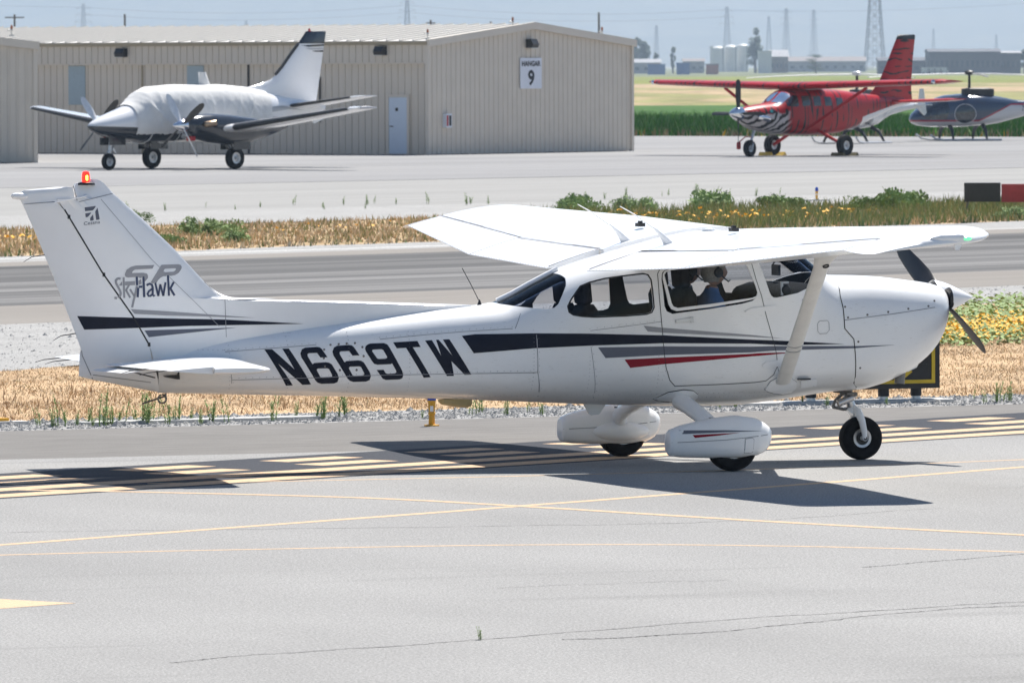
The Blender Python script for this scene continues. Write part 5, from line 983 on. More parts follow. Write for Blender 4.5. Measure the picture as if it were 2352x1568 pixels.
mb = MB(); mb.loft(slab_fin([(4.04, -5.97, -4.78, .96), (4.40, -6.045, -5.11, .86), (4.44, -6.05, -5.15, .5)], th=.078), True); mb.build('dark_fin_cap', M_kg, kfin, angle=50)
mb = MB(); mb.tube([(-3.74, 0, 3.04), (-4.02, 0, 3.27), (-4.36, 0, 3.62), (-4.78, 0, 4.03)], .06, 8, flat=.8); mb.build('deice_boot', M_boot, kfin)
KV = bvh_of(kfin.data)
for i, (a, b, c_, d) in enumerate((((-4.86, 3.98), (-5.96, 4.02), (-5.95, 3.96), (-5.2, 3.93)), ((-5.0, 3.88), (-5.94, 3.90), (-5.93, 3.86), (-5.3, 3.84)), ((-5.35, 3.80), (-5.92, 3.82), (-5.91, 3.76), (-5.5, 3.77)))):
    for sd_ in (1, -1): decal('swoosh', [[a, b, c_, d]], KV, M_kg if i != 1 else M_slv, kfin, .012, 0, .3, sd_)
mb = MB(); mb.tube([(-5.30, 0, 4.43), (-5.30, 0, 4.50), (-5.30, 0, 4.54)], [.05, .04, .01], 8); mb.build('beacon', M_rcv, kfin)
KT = [(.05, -3.95, 1.98, -5.75, 1.98, .09), (2.45, -4.85, 2.30, -5.85, 2.30, .08), (2.65, -5.15, 2.33, -5.85, 2.33, .05)]
for s in (1, -1):
    mb = MB(); wing_loft(mb, KT, 0, 1, 14, 0, sgn=s); hs = mb.build('horizontal_stabilizer', M_kw, king, angle=50)
    mb = MB(); wing_loft(mb, [(y, xl + .012, zl, xt, zt, th * 1.15) for y, xl, zl, xt, zt, th in cut_st(KT, .35, 2.35)], 0, .09, 8, 0, sgn=s); mb.build('deice_boot', M_boot, hs, angle=50)
KB = bvh_of(kf.data)
for pl in ([(-2.6, 1.95), (-3.6, 2.02), (-4.9, 1.86), (-4.0, 1.90), (-3.2, 1.82), (-2.6, 1.80)], [(-2.6, 1.62), (-3.3, 1.66), (-4.3, 1.58), (-3.6, 1.48), (-3.0, 1.40), (-2.6, 1.52)]): 
    for sd_ in (1, -1): decal('swoosh', [pl], KB, M_slv, kf, .012, 0, .25, sd_)
mb = MB(); mb.prism([(-5.2, 1.66), (-5.9, 1.85), (-5.9, 1.55), (-5.5, 1.42)], 'y', -.03, .03); mb.build('ventral_fin', M_kw, king)
# ---- fabric cover over the cabin: own thing, hugging the fuselage with folds ----
cov = thing('cabin_cover', 'wrinkled white fabric cover tied over the cabin of the parked twin', 'cover', (-10.3, 253.6, 0), R(180 + 46))
rg = []; rr = random.Random(11); T = np.array(KF)
folds = [(rr.uniform(-2.5, 2.5), rr.uniform(-1.6, 1.6), rr.uniform(.025, .06), rr.uniform(.012, .032)) for _ in range(40)]
for x in np.arange(-3.05, 3.02, .05):
    q = [float(np.interp(x, T[:, 0], T[:, k])) for k in range(1, 7)]; ring = super_ring(x, *q, N=120, fine=300); out = []
    for (X, Y, Z) in ring:
        zc = 1.5; n = Vector((0, Y, Z - 1.7)); L = n.length or 1; n /= L; d = .035 + .01 * math.sin(x * 3.1 + Z * 2)
        for fx0, sl, wd, am in folds:
            u = (x - fx0 - sl * (Z - 2.0)); d += am * math.exp(-(u / wd) ** 2) * min(1, max(0, (2.5 - Z) / .6))
        out.append((X, Y + n.y * d, Z + n.z * d))
    k = [p for p in out if p[2] > 1.12 + .05 * math.sin(x * 2.3)]
    i0 = next(i for i in range(len(out)) if out[i][2] <= 1.12)
    half1 = [p for p in out[:60] if p[2] > 1.12]; half2 = [p for p in out[60:] if p[2] > 1.12]
    line = half2 + half1; m_ = 60
    idx = np.linspace(0, len(line) - 1, m_); ring2 = []
    for t in idx: a = line[int(t)]; b = line[min(int(t) + 1, len(line) - 1)]; f_ = t - int(t); ring2.append(tuple(a[j] + (b[j] - a[j]) * f_ for j in range(3)))
    rg.append(ring2)
mb = MB(); mb.loft(rg, False, closed=False); mb.build('sheet', M_cov, cov, angle=70)
mb = MB(); rg = []
for t in np.linspace(0, 1, 8): wd = .24 * (1 - .35 * t); rg.append([(-.55 + .14 * t + wd * math.cos(2 * math.pi * k / 12) * (1 + .1 * math.sin(k * 2.1 + t * 4)), .07 * math.sin(2 * math.pi * k / 12), 2.66 + .46 * t) for k in range(12)])
mb.loft(rg, True); mb.build('antenna_sleeve', M_cov, cov, angle=70)
for x in (-1.9, -.4, 1.2, 2.4):
    mb = MB(); q = [float(np.interp(x, T[:, 0], T[:, k])) for k in range(1, 7)]; pts = [(a, b * 1.08, (c - 1.7) * 1.05 + 1.69) for a, b, c in super_ring(x, *q, N=60, fine=200) if c < 1.35]; pts.sort(key=lambda p: math.atan2(p[2] - 2.2, p[1])); mb.tube(pts, .015, 6); mb.build('strap', M_cov, cov)
# =====================================================================
# RED STRIPED SINGLE AND THE TWO HELICOPTERS
# =====================================================================
def tiger(name, face=False, wing=False, fin=False):
    m = bpy.data.materials.new(name); m.use_nodes = True; t = m.node_tree; p = t.nodes['Principled BSDF']
    tc = nd(t, 'ShaderNodeTexCoord'); mp = nd(t, 'ShaderNodeMapping'); mp.inputs['Scale'].default_value = ((1, .25, .22) if not fin else (.45, .3, 1.3)) if not wing else (.25, 1, .3); t.links.new(tc.outputs['Object'], mp.inputs[0])
    wv = nd(t, 'ShaderNodeTexWave'); wv.bands_direction = ('Z' if fin else 'X') if not wing else 'Y'; wv.inputs['Scale'].default_value = 1.05 if not wing else 1.3; wv.inputs['Distortion'].default_value = 7 if not wing else 3.5; wv.inputs['Detail'].default_value = 3; wv.inputs['Detail Scale'].default_value = 1.6
    t.links.new(mp.outputs[0], wv.inputs['Vector']); r = nd(t, 'ShaderNodeValToRGB'); r.color_ramp.elements[0].position = .16; r.color_ramp.elements[1].position = .22
    r.color_ramp.elements[0].color = (.012, .008, .01, 1); r.color_ramp.elements[1].color = (.38, .006, .010, 1); 
    nb = nd(t, 'ShaderNodeTexNoise'); nb.inputs['Scale'].default_value = 1.7; nb.inputs['Detail'].default_value = 2; t.links.new(tc.outputs['Object'], nb.inputs['Vector'])
    mb_ = nd(t, 'ShaderNodeMapRange'); mb_.inputs['From Min'].default_value = .45; mb_.inputs['From Max'].default_value = .6; mb_.inputs['To Min'].default_value = 0; mb_.inputs['To Max'].default_value = .35; t.links.new(nb.outputs[0], mb_.inputs['Value'])
    sb = nd(t, 'ShaderNodeMath', operation='ADD'); t.links.new(wv.outputs[0], sb.inputs[0]); t.links.new(mb_.outputs[0], sb.inputs[1]); t.links.new(sb.outputs[0], r.inputs[0]); out = r.outputs[0]
    if face:
        sp = nd(t, 'ShaderNodeSeparateXYZ'); t.links.new(tc.outputs['Object'], sp.inputs[0])
        w2 = nd(t, 'ShaderNodeTexWave'); w2.inputs['Scale'].default_value = 1.6; w2.inputs['Distortion'].default_value = 9; w2.inputs['Detail'].default_value = 3; w2.bands_direction = 'DIAGONAL'; t.links.new(tc.outputs['Object'], w2.inputs['Vector'])
        r2 = nd(t, 'ShaderNodeValToRGB'); r2.color_ramp.elements[0].position = .32; r2.color_ramp.elements[1].position = .48; r2.color_ramp.elements[0].color = (.015, .012, .014, 1); r2.color_ramp.elements[1].color = (.50, .46, .46, 1); t.links.new(w2.outputs[0], r2.inputs[0])
        a = nd(t, 'ShaderNodeMapRange'); a.inputs['From Min'].default_value = 1.75; a.inputs['From Max'].default_value = 2.05; t.links.new(sp.outputs['X'], a.inputs['Value'])
        n = nd(t, 'ShaderNodeTexNoise'); n.inputs['Scale'].default_value = 3; t.links.new(tc.outputs['Object'], n.inputs['Vector']); ad = nd(t, 'ShaderNodeMath', operation='MULTIPLY_ADD'); ad.inputs[1].default_value = .5; t.links.new(n.outputs[0], ad.inputs[0]); t.links.new(sp.outputs['Z'], ad.inputs[2])
        b = nd(t, 'ShaderNodeMapRange'); b.inputs['From Min'].default_value = 1.86; b.inputs['From Max'].default_value = 1.80; t.links.new(ad.outputs[0], b.inputs['Value'])
        mu = nd(t, 'ShaderNodeMath', operation='MULTIPLY'); t.links.new(a.outputs[0], mu.inputs[0]); t.links.new(b.outputs[0], mu.inputs[1])
        mx = nd(t, 'ShaderNodeMix', data_type='RGBA'); t.links.new(mu.outputs[0], mx.inputs[0]); t.links.new(out, mx.inputs[6]); t.links.new(r2.outputs[0], mx.inputs[7]); out = mx.outputs[2]
    t.links.new(out, p.inputs['Base Color']); p.inputs['Roughness'].default_value = .35; p.inputs['Specular IOR Level'].default_value = .3; return m
M_tg = tiger('red_black_striped_paint', True); M_tw = tiger('red_black_striped_wing_paint', wing=True); M_tf = tiger('red_black_striped_fin_paint', fin=True)
M_rd = pm('bright_red_paint', (.42, .006, .010), rough=.35, var=.06, spec=.3)
M_kgl = glass('airplane_window_glass', (.10, .11, .12), .5, .03)
kod = thing('striped_airplane', 'parked red high wing airplane with black tiger stripes and a steel spinner', 'airplane', (10.75, 283.6, 0), R(180 + 49))
KD = [(-5.9, 2.05, 1.85, .05, 1.95, 2.2, 2.2), (-5.0, 2.10, 1.70, .16, 1.92, 2.4, 2.4), (-3.8, 2.18, 1.38, .32, 1.8, 2.6, 2.6), (-2.6, 2.28, 1.05, .48, 1.7, 2.8, 2.8), (-1.5, 2.38, .82, .62, 1.6, 3, 3), (-.5, 2.42, .74, .69, 1.55, 3.2, 3.2), (.8, 2.44, .74, .70, 1.5, 3.3, 3.2), (1.4, 2.40, .76, .70, 1.5, 3.2, 3.2), (1.75, 2.24, .78, .69, 1.48, 2.9, 3), (2.1, 2.0, .80, .66, 1.46, 2.6, 2.8), (2.35, 1.92, .83, .62, 1.45, 2.4, 2.6), (2.9, 1.88, .90, .55, 1.46, 2.3, 2.4), (3.4, 1.82, 1.02, .46, 1.48, 2.2, 2.3), (3.75, 1.76, 1.18, .36, 1.50, 2.1, 2.2), (3.92, 1.70, 1.32, .25, 1.52, 2, 2)]
mb = MB(); mb.loft(body_rings(KD, .1, 48, .1, 200), True); kfu = mb.build('fuselage', M_tg, kod, angle=60); KDB = bvh_of(kfu.data)
for sd_ in (1, -1):
    for poly in ([(1.55, 2.20), (1.95, 1.98), (1.98, 1.80), (1.50, 1.78), (1.40, 1.82), (1.40, 2.18)], [(1.2, 2.16), (.75, 2.18), (.75, 1.82), (1.2, 1.80)], [(.55, 2.16), (.12, 2.16), (.12, 1.80), (.55, 1.80)], [(-.1, 2.14), (-.5, 2.12), (-.5, 1.80), (-.1, 1.80)], [(-.8, 2.10), (-1.2, 2.08), (-1.2, 1.78), (-.8, 1.78)]): decal('side_window', [poly], KDB, M_kgl if False else pm('dark_window_glass', (.02, .024, .03), rough=.08, spec=.8) if 'dark_window_glass' not in bpy.data.materials else bpy.data.materials['dark_window_glass'], kfu, .01, 0, .15, sd_)
    decal('eye', [[(2.95, 1.60), (2.80, 1.70), (2.62, 1.70), (2.52, 1.60), (2.66, 1.54), (2.82, 1.54)]], KDB, pm('black_eye_paint', (.02, .015, .02), rough=.4), kfu, .012, 0, .1, sd_)
    decal('iris', [[(2.78 + .07 * math.cos(q), 1.625 + .06 * math.sin(q)) for q in np.linspace(0, 5.8, 12)]], KDB, pm('teal_eye_paint', (.05, .28, .30), rough=.3), kfu, .018, 0, .1, sd_)
# windshield panes in front
Mwnd = pm('bright_windshield', (.85, .87, .9), rough=.12, metal=1.)
for s in (1, -1):
    mb = MB(); v = []; 
    for x, y, z in ((2.26, .05, 2.0), (2.22, .48, 1.90), (1.66, .52, 2.29), (1.62, .05, 2.36)): v.append((x + .0, s * y, z))
    h = []
    for x, y, z in v: r_ = KDB.ray_cast(Vector((x, y, 5)), Vector((0, 0, -1))); h.append((x, y, (r_[0].z if r_[0] else z) + .02))
    n = 6; gv = []; gf = []
    for i in range(n + 1):
        for j in range(n + 1):
            a = Vector(h[0]).lerp(Vector(h[1]), j / n); b = Vector(h[3]).lerp(Vector(h[2]), j / n); q = a.lerp(b, i / n); r_ = KDB.ray_cast(Vector((q.x, q.y, 5)), Vector((0, 0, -1))); gv.append((q.x, q.y, r_[0].z + .015))
    for i in range(n):
        for j in range(n): gf.append((i * (n + 1) + j, i * (n + 1) + j + 1, (i + 1) * (n + 1) + j + 1, (i + 1) * (n + 1) + j))
    mb.add(gv, gf); mb.build('windshield', Mwnd, kfu)
DW = [(.0, 1.45, 2.50, -.42, 2.47, .16), (.6, 1.45, 2.51, -.42, 2.48, .16), (6.5, 1.05, 2.66, -.35, 2.64, .13), (6.85, .80, 2.68, -.30, 2.67, .06)]
for s in (1, -1):
    mb = MB(); wing_loft(mb, DW, 0, 1, 14, .02, sgn=s); wg = mb.build('wing', M_tw, kod, angle=50)
    us = [(y, xl - .25, zl - .012, xt, zt - .014, th) for y, xl, zl, xt, zt, th in cut_st(DW, .8, 6.5)]
    mb = MB(); rg = [[(xl, s * y, zl - (xl - xt) * th * .42), (xt, s * y, zt - .02), (xt, s * y, zt - .028), (xl, s * y, zl - (xl - xt) * th * .42 - .01)] for y, xl, zl, xt, zt, th in us]; mb.loft(rg, True); mb.build('wing_underside', M_kw, wg)
    mb = MB(); mb.tube([(1.0, s * .68, .95), (.75, s * 3.3, 2.46)], .06, 10, flat=.6); mb.build('wing_strut', M_rd, kod)
    mb = MB(); mb.tube([(.9, s * 6.45, 2.66), (1.02, s * 6.5, 2.66), (1.08, s * 6.5, 2.66)], [.05, .09, .02], 8); mb.build('landing_light', M_chr, wg)
    mb = MB(); mb.tube([(.15, s * .55, .92), (.05, s * 1.15, .62), (0, s * 1.62, .40)], [.07, .06, .055], 10, flat=1.); mb.build('gear_leg', M_rd, kod)
    wheel(kod, (0, s * 1.68, .385), .385, .27, M_tyre, M_alu, 'main_wheel', .42, M_slv)
mb = MB(); mb.tube([(3.05, 0, 1.05), (3.2, 0, .72), (3.28, 0, .55)], [.06, .05, .05], 10)
for s in (-1, 1): mb.tube([(3.28, s * .04, .58), (3.33, s * .13, .45), (3.36, s * .13, .30)], .035, 8)
mb.build('nose_gear_leg', M_alu, kod); wheel(kod, (3.36, 0, .30), .30, .2, M_tyre, M_alu, 'nose_wheel', .42, M_slv)
mb = MB(); mb.lathe([(3.9, .25), (3.98, .255), (4.15, .215), (4.32, .14), (4.46, .05), (4.5, .001)], 24, 'x', (0, 0, 1.55)); mb.build('spinner', M_chr, kod, angle=60)
mb = MB(); mb.lathe([(3.93, .001), (3.93, .18), (4.03, .18), (4.03, .001)], 16, 'x', (0, 0, 1.55)); pr = mb.build('propeller', M_dark, kod)
for k in range(4):
    q = R(90) + math.pi / 2 * k; rd = Vector((0, math.cos(q), math.sin(q))); tg = Vector((0, -math.sin(q), math.cos(q))); fw = Vector((1, 0, 0)); mb = MB(); rg = []
    for r_, ch, tw, th in ((.12, .09, 60, .08), (.3, .14, 56, .06), (.6, .20, 50, .035), (.95, .19, 46, .022), (1.15, .16, 44, .014), (1.22, .06, 44, .008)):
        tw = R(tw); e1 = tg * math.cos(tw) + fw * math.sin(tw); e2 = fw * math.cos(tw) - tg * math.sin(tw); c = Vector((4.0, 0, 1.55)) + rd * r_; rg.append([tuple(c + e1 * ch / 2 * math.cos(2 * math.pi * j / 10) + e2 * th / 2 * math.sin(2 * math.pi * j / 10)) for j in range(10)])
    mb.loft(rg, True); mb.build('blade', M_boot, pr, angle=60)
mb = MB(); soft_box(mb, (3.98, 0, .40), (.05, .18, .26)); mb.tube([(4.0, 0, .50), (3.6, .0, .72), (3.2, 0, .70)], .02, 6); mb.build('blade_tie', M_rcv, kod, angle=60)
for s in (1, -1): mb = MB(); mb.tube([(3.4, s * .42, 1.46), (3.5, s * .58, 1.42), (3.3, s * .64, 1.38), (3.05, s * .66, 1.34)], [.1, .1, .1, .1], 12, cap=False); mb.build('exhaust_stack', M_chr, kod)
mb = MB(); mb.loft(slab_fin([(2.0, -6.05, -3.3, 1.3), (2.35, -6.0, -3.75, 1.2), (2.7, -6.0, -4.15, 1.1), (3.4, -6.08, -4.62, 1.), (4.0, -6.18, -5.0, .95), (4.22, -6.22, -5.14, .9)], th=.08), True); kdf = mb.build('vertical_stabilizer', M_tf, kod, angle=50)
for sl in kdf.material_slots: pass
mb = MB(); mb.loft(slab_fin([(4.20, -6.22, -5.12, .95), (4.34, -6.24, -5.22, .8), (4.38, -6.2, -5.35, .4)], th=.085), True); mb.build('dark_fin_cap', M_boot, kdf, angle=50)
DT = [(.05, -4.6, 1.92, -5.85, 1.92, .1), (2.55, -4.75, 2.0, -5.85, 2.0, .09), (2.8, -4.95, 2.02, -5.8, 2.02, .05)]
for s in (1, -1):
    mb = MB(); wing_loft(mb, DT, 0, 1, 12, 0, sgn=s); hs = mb.build('horizontal_stabilizer', M_rd, kod, angle=50)
    mb = MB(); wing_loft(mb, [(y, xl - .25, zl - .03, xt + .01, zt - .012, th * .8) for y, xl, zl, xt, zt, th in cut_st(DT, .3, 2.6)], 0, 1, 8, 0, sgn=s); mb.build('stabilizer_underside', M_kw, hs, angle=50)
# white rear underside
mb = MB(); mb.loft([[(x, y * .97, z - .012) for x, y, z in r_] for r_ in body_rings([(a, zb + (zt - zb) * .45, zb, hw, zb + (zt - zb) * .44, nt_, nb_) for a, zt, zb, hw, zm, nt_, nb_ in KD if a < -2.0], .15, 36, 0, 120)], True); mb.build('pale_tail_underside', M_kw, kfu, angle=60)
mb = MB(); mb.tube([(.6, .15, 2.44), (.52, .15, 2.72)], [.03, .01], 6); mb.build('roof_antenna', M_w, kod)
# wheel chocks
M_chk = pm('yellow_chock', (.55, .38, .04), rough=.6, var=.2)
for s, lb in ((1, 'pair of dark chocks at the outer main wheel of the red striped airplane'), (-1, 'pair of yellow chocks at the inner main wheel of the red striped airplane')):
    e = thing('wheel_chocks', lb, 'chocks', (10.75, 283.6, 0), R(229)); mk = M_chk if s < 0 else pm('dark_chock', (.07, .06, .02), rough=.7, var=.2)
    for q in (-1, 1): mb = MB(); mb.prism([(q * .26, 0), (q * .48, 0), (q * .40, .13)], 'y', s * 1.68 - .28, s * 1.68 + .28); mb.build('chock', mk, e, smooth=False)

# ---------------- helicopters ----------------
def heli_paint():
    m = pm('navy_over_silver_paint', (.035, .055, .10), rough=.16, var=.05, coat=.5); t = m.node_tree; p = t.nodes['Principled BSDF']; src = p.inputs['Base Color'].links[0].from_socket
    tc = nd(t, 'ShaderNodeTexCoord'); sp = nd(t, 'ShaderNodeSeparateXYZ'); t.links.new(tc.outputs['Object'], sp.inputs[0])
    cr = nd(t, 'ShaderNodeFloatCurve'); mr = nd(t, 'ShaderNodeMapRange'); mr.inputs['From Min'].default_value = -2.2; mr.inputs['From Max'].default_value = -.6; mr.inputs['To Min'].default_value = 1.62; mr.inputs['To Max'].default_value = .88; t.links.new(sp.outputs['X'], mr.inputs['Value']); t.nodes.remove(cr)
    l1 = nd(t, 'ShaderNodeMath', operation='LESS_THAN'); t.links.new(sp.outputs['Z'], l1.inputs[0]); t.links.new(mr.outputs[0], l1.inputs[1])
    ad = nd(t, 'ShaderNodeMath', operation='ADD'); ad.inputs[1].default_value = .07; t.links.new(mr.outputs[0], ad.inputs[0]); l2 = nd(t, 'ShaderNodeMath', operation='LESS_THAN'); t.links.new(sp.outputs['Z'], l2.inputs[0]); t.links.new(ad.outputs[0], l2.inputs[1])
    m1 = nd(t, 'ShaderNodeMix', data_type='RGBA'); t.links.new(l2.outputs[0], m1.inputs[0]); t.links.new(src, m1.inputs[6]); m1.inputs[7].default_value = (.35, .02, .04, 1)
    m2 = nd(t, 'ShaderNodeMix', data_type='RGBA'); t.links.new(l1.outputs[0], m2.inputs[0]); t.links.new(m1.outputs[2], m2.inputs[6]); m2.inputs[7].default_value = (.52, .52, .54, 1); t.links.new(m2.outputs[2], p.inputs['Base Color']); return m
M_hp = heli_paint(); M_hw = pm('white_heli_paint', (.55, .55, .56), rough=.2, var=.04, coat=.4)
M_bub = pm('dark_canopy_glass', (.02, .028, .04), rough=.05, spec=1.)
M_hb = pm('weathered_blade', (.55, .55, .55), rough=.5, var=.25, scale=12)
def helicopter(label, loc, rz, paint, cap, brz):
    e = thing('helicopter', label, 'helicopter', loc, rz, 'helicopters parked behind the red airplane'); e.scale = (.94,) * 3
    HF = [(-6.6, 1.75, 1.55, .09, 1.65, 2, 2), (-5, 1.78, 1.42, .15, 1.6, 2, 2), (-3.4, 1.80, 1.22, .24, 1.5, 2.1, 2.1), (-2.5, 1.86, 1.0, .38, 1.42, 2.3, 2.3), (-1.8, 2.0, .82, .58, 1.35, 2.4, 2.4), (-1., 2.12, .70, .74, 1.3, 2.5, 2.5), (0, 2.15, .64, .84, 1.25, 2.5, 2.6), (.9, 2.08, .62, .88, 1.2, 2.4, 2.6), (1.6, 1.84, .64, .82, 1.12, 2.2, 2.4), (2.1, 1.52, .70, .64, 1.05, 2.1, 2.2), (2.4, 1.25, .80, .38, 1.0, 2, 2), (2.5, 1.08, .92, .12, .99, 2, 2)]
    mb = MB(); mb.loft(body_rings(HF, .1, 44, .12, 200), True); f = mb.build('body', paint, e, angle=60); hb = bvh_of(f.data)
    for s in (1, -1):
        decal('door_window', [[(.1 + .48 * math.cos(q), 1.22 + .42 * math.sin(q)) for q in np.linspace(0, 6.0, 22)]], hb, M_bub, f, .012, 0, .15, s)
        ring = []; 
        for q in np.linspace(0, 2 * math.pi, 33):
            x, z = .1 + .52 * math.cos(q), 1.22 + .46 * math.sin(q); h = hb.ray_cast(Vector((x, s * 4, z)), Vector((0, -s, 0))); ring.append((x, h[0].y + s * .015, z))
        mb = MB(); mb.tube(ring, .014, 6, cap=False); mb.build('door_rim', M_hw, f)
        decal('windscreen', [[(.95, 1.95), (1.55, 1.78), (2.0, 1.50), (2.25, 1.22), (1.9, 1.0), (1.0, .98), (.85, 1.4)]], hb, M_bub, f, .012, 0, .15, s)
    mb = MB(); soft_box(mb, (-.75, 0, 2.2), (1.5, .62, .42)); mb.build('engine_deck', M_boot, e, angle=60)
    mb = MB(); mb.tube([(-.35, 0, 2.3), (-.35, 0, 3.08)], [.07, .055], 12); mb.build('rotor_mast', M_boot, e)
    mb = MB(); mb.lathe([(3.0, .10), (3.04, .20), (3.14, .22), (3.20, .16), (3.22, .001)], 20, 'z', (-.35, 0, 0)); hub = mb.build('rotor_hub', cap, e, angle=50)
    for k in range(3):
        q = brz + 2 * math.pi / 3 * k; d = Vector((math.cos(q), math.sin(q), 0)); n = Vector((-d.y, d.x, 0)); mb = MB(); rg = []
        for r_ in np.linspace(.18, 4.9, 14): dz = 3.10 - .16 * (r_ / 4.9) ** 2 - .03; c = Vector((-.35, 0, dz)) + d * r_; ch = .05 if r_ < .5 else .12; rg.append([tuple(c + n * ch * math.cos(2 * math.pi * j / 10) + Vector((0, 0, .022 * math.sin(2 * math.pi * j / 10)))) for j in range(10)])
        mb.loft(rg, True); mb.build('rotor_blade', M_hb, hub, angle=60)
    for s in (1, -1):
        mb = MB(); mb.tube([(1.85, s * 1.1, .30), (1.6, s * 1.1, .11), (1.2, s * 1.1, .05), (-1.55, s * 1.1, .05)], .045, 8); mb.build('skid', M_hw, e)
        for x in (.75, -.85): mb = MB(); mb.tube([(x, s * .45, .72), (x, s * .85, .52), (x, s * 1.1, .06)], [.10, .085, .05], 8); mb.build('skid_leg', M_boot, e)
    mb = MB(); mb.prism([(-6.3, 1.5), (-6.9, 1.2), (-7.1, 1.3), (-6.8, 2.4), (-6.5, 2.4)], 'y', -.03, .03); mb.build('tail_fin', paint, e)
    mb = MB(); mb.box((-5.9, 0, 1.68), (.5, 1.6, .04)); mb.build('tail_stabilizer', M_hw, e, smooth=False)
    return e, f, hb
hA, fA, hbA = helicopter('navy and silver helicopter with a black rotor hub and registration on its boom', (19.35, 336.5, 0), R(180 + 14), M_hp, M_boot, R(3))
v, f = text_polys('N480T'); wmx = max(p[0] for p in v); V3 = []
for p in v:
    x = -2.75 - (0 + p[0] / wmx * 1.15); z = 1.34 + p[1] * .42 + (p[0] / wmx) * .045; h = hbA.ray_cast(Vector((x, 4, z)), Vector((0, -1, 0))); V3.append((x, (h[0].y if h[0] else .3) + .012, z))
me = bpy.data.meshes.new('registration'); me.from_pydata(V3, [], f); me.materials.append(M_ink); link_mesh('registration', me, fA)
helicopter('helicopter with a white domed rotor hub standing behind the red striped airplane', (14.25, 326.5, 0), R(180 + 60), M_hw, M_hw, R(-62))
# =====================================================================
# FIELDS, TREES, BUILDINGS AND POWER LINES FAR BEHIND
# =====================================================================
M_crop = ramp_mat('green_crop', [(.3, (.045, .15, .010)), (.7, (.10, .26, .03))], .3, fine=4, fine_amt=.3)
M_tan = ramp_mat('dry_field', [(.43, (.22, .21, .08)), (.53, (.36, .265, .15)), (.7, (.42, .31, .19))], .045, fine=.6, fine_amt=.3, patch=.2, patch_amt=.2, stretch=(1, .10, 1))
M_yg = ramp_mat('yellow_green_field', [(.3, (.13, .16, .02)), (.7, (.23, .23, .05))], .02, fine=.3, fine_amt=.2, stretch=(1, .2, 1))
M_gg = ramp_mat('marsh_field', [(.3, (.12, .14, .07)), (.7, (.20, .20, .11))], .008, fine=.1, fine_amt=.15, stretch=(1, .2, 1))
M_hill = ramp_mat('hill_scrub', [(.3, (.10, .10, .06)), (.7, (.17, .15, .09))], .004, fine=.03, fine_amt=.2)
def band(name, y0, y1, mat, z, hw=None):
    st_(sheet(name, [((-(hw or y0 * .6), y0), ((hw or y0 * .6), y0), ((hw or y1 * .6), y1), (-(hw or y1 * .6), y1))], z, mat))
M_cropf = ramp_mat('shaded_crop_canopy', [(.35, (.030, .085, .008)), (.65, (.055, .13, .016))], .25, fine=1.5, fine_amt=.35, stretch=(1, .2, 1)); band('crop_field', 330, 640, M_cropf, -.02, 420); band('dry_field', 640, 1350, M_tan, -.024); band('meadow', 1350, 2150, M_yg, -.018); band('marsh', 2150, 7000, M_gg, -.012)  # crop sheet darkened in its colour to match the shaded, backlit blades
# hills
hr_ = random.Random(5); nx, ny = 140, 14; v = []; f = []
for j in range(ny):
    for i in range(nx):
        x = -9000 + 18000 * i / (nx - 1); y = 11000 + 4500 * j / (ny - 1); e_ = (j / (ny - 1)) ** .8
        h = e_ * (230 + 90 * math.sin(x * .0007 + 1) + 50 * math.sin(x * .0021 + 2.3) + 25 * math.sin(x * .0057 + j)) + hr_.uniform(-8, 8) * e_; v.append((x, y, h - 2))
for j in range(ny - 1):
    for i in range(nx - 1): f.append((j * nx + i, j * nx + i + 1, (j + 1) * nx + i + 1, (j + 1) * nx + i))
MB().add(v, f).build('hills', M_hill)['kind'] = 'structure'
M_leaf = pm('tree_leaves', (.06, .09, .035), rough=.8, var=.45, scale=.6); M_bark = pm('bark', (.09, .065, .045), rough=.9, var=.3)
M_leaf2 = pm('shrub_leaves', (.23, .32, .11), rough=.8, var=.4, scale=3)
def leaf_cloud(n, blobs, size, rr, flat=.5):
    """many small leaf faces spread through a set of ellipsoidal clumps"""
    V_ = []; F_ = []
    for _ in range(n):
        c, r_ = rr.choice(blobs); d = Vector((rr.gauss(0, 1), rr.gauss(0, 1), rr.gauss(0, 1))).normalized() * rr.random() ** .4
        p = Vector(c) + Vector((d.x * r_[0], d.y * r_[1], d.z * r_[2])); a = Vector((rr.gauss(0, 1), rr.gauss(0, 1), rr.gauss(0, flat))).normalized(); b = a.orthogonal().normalized(); s_ = size * rr.uniform(.6, 1.4); o = len(V_)
        V_ += [tuple(p - a * s_), tuple(p + b * s_ * .5), tuple(p + a * s_), tuple(p - b * s_ * .5)]; F_.append((o, o + 1, o + 2, o + 3))
    return V_, F_
def raw(name, V_, F_, mat, parent=None):
    me = bpy.data.meshes.new(name); me.from_pydata(V_, [], F_); me.materials.append(mat); return link_mesh(name, me, parent)
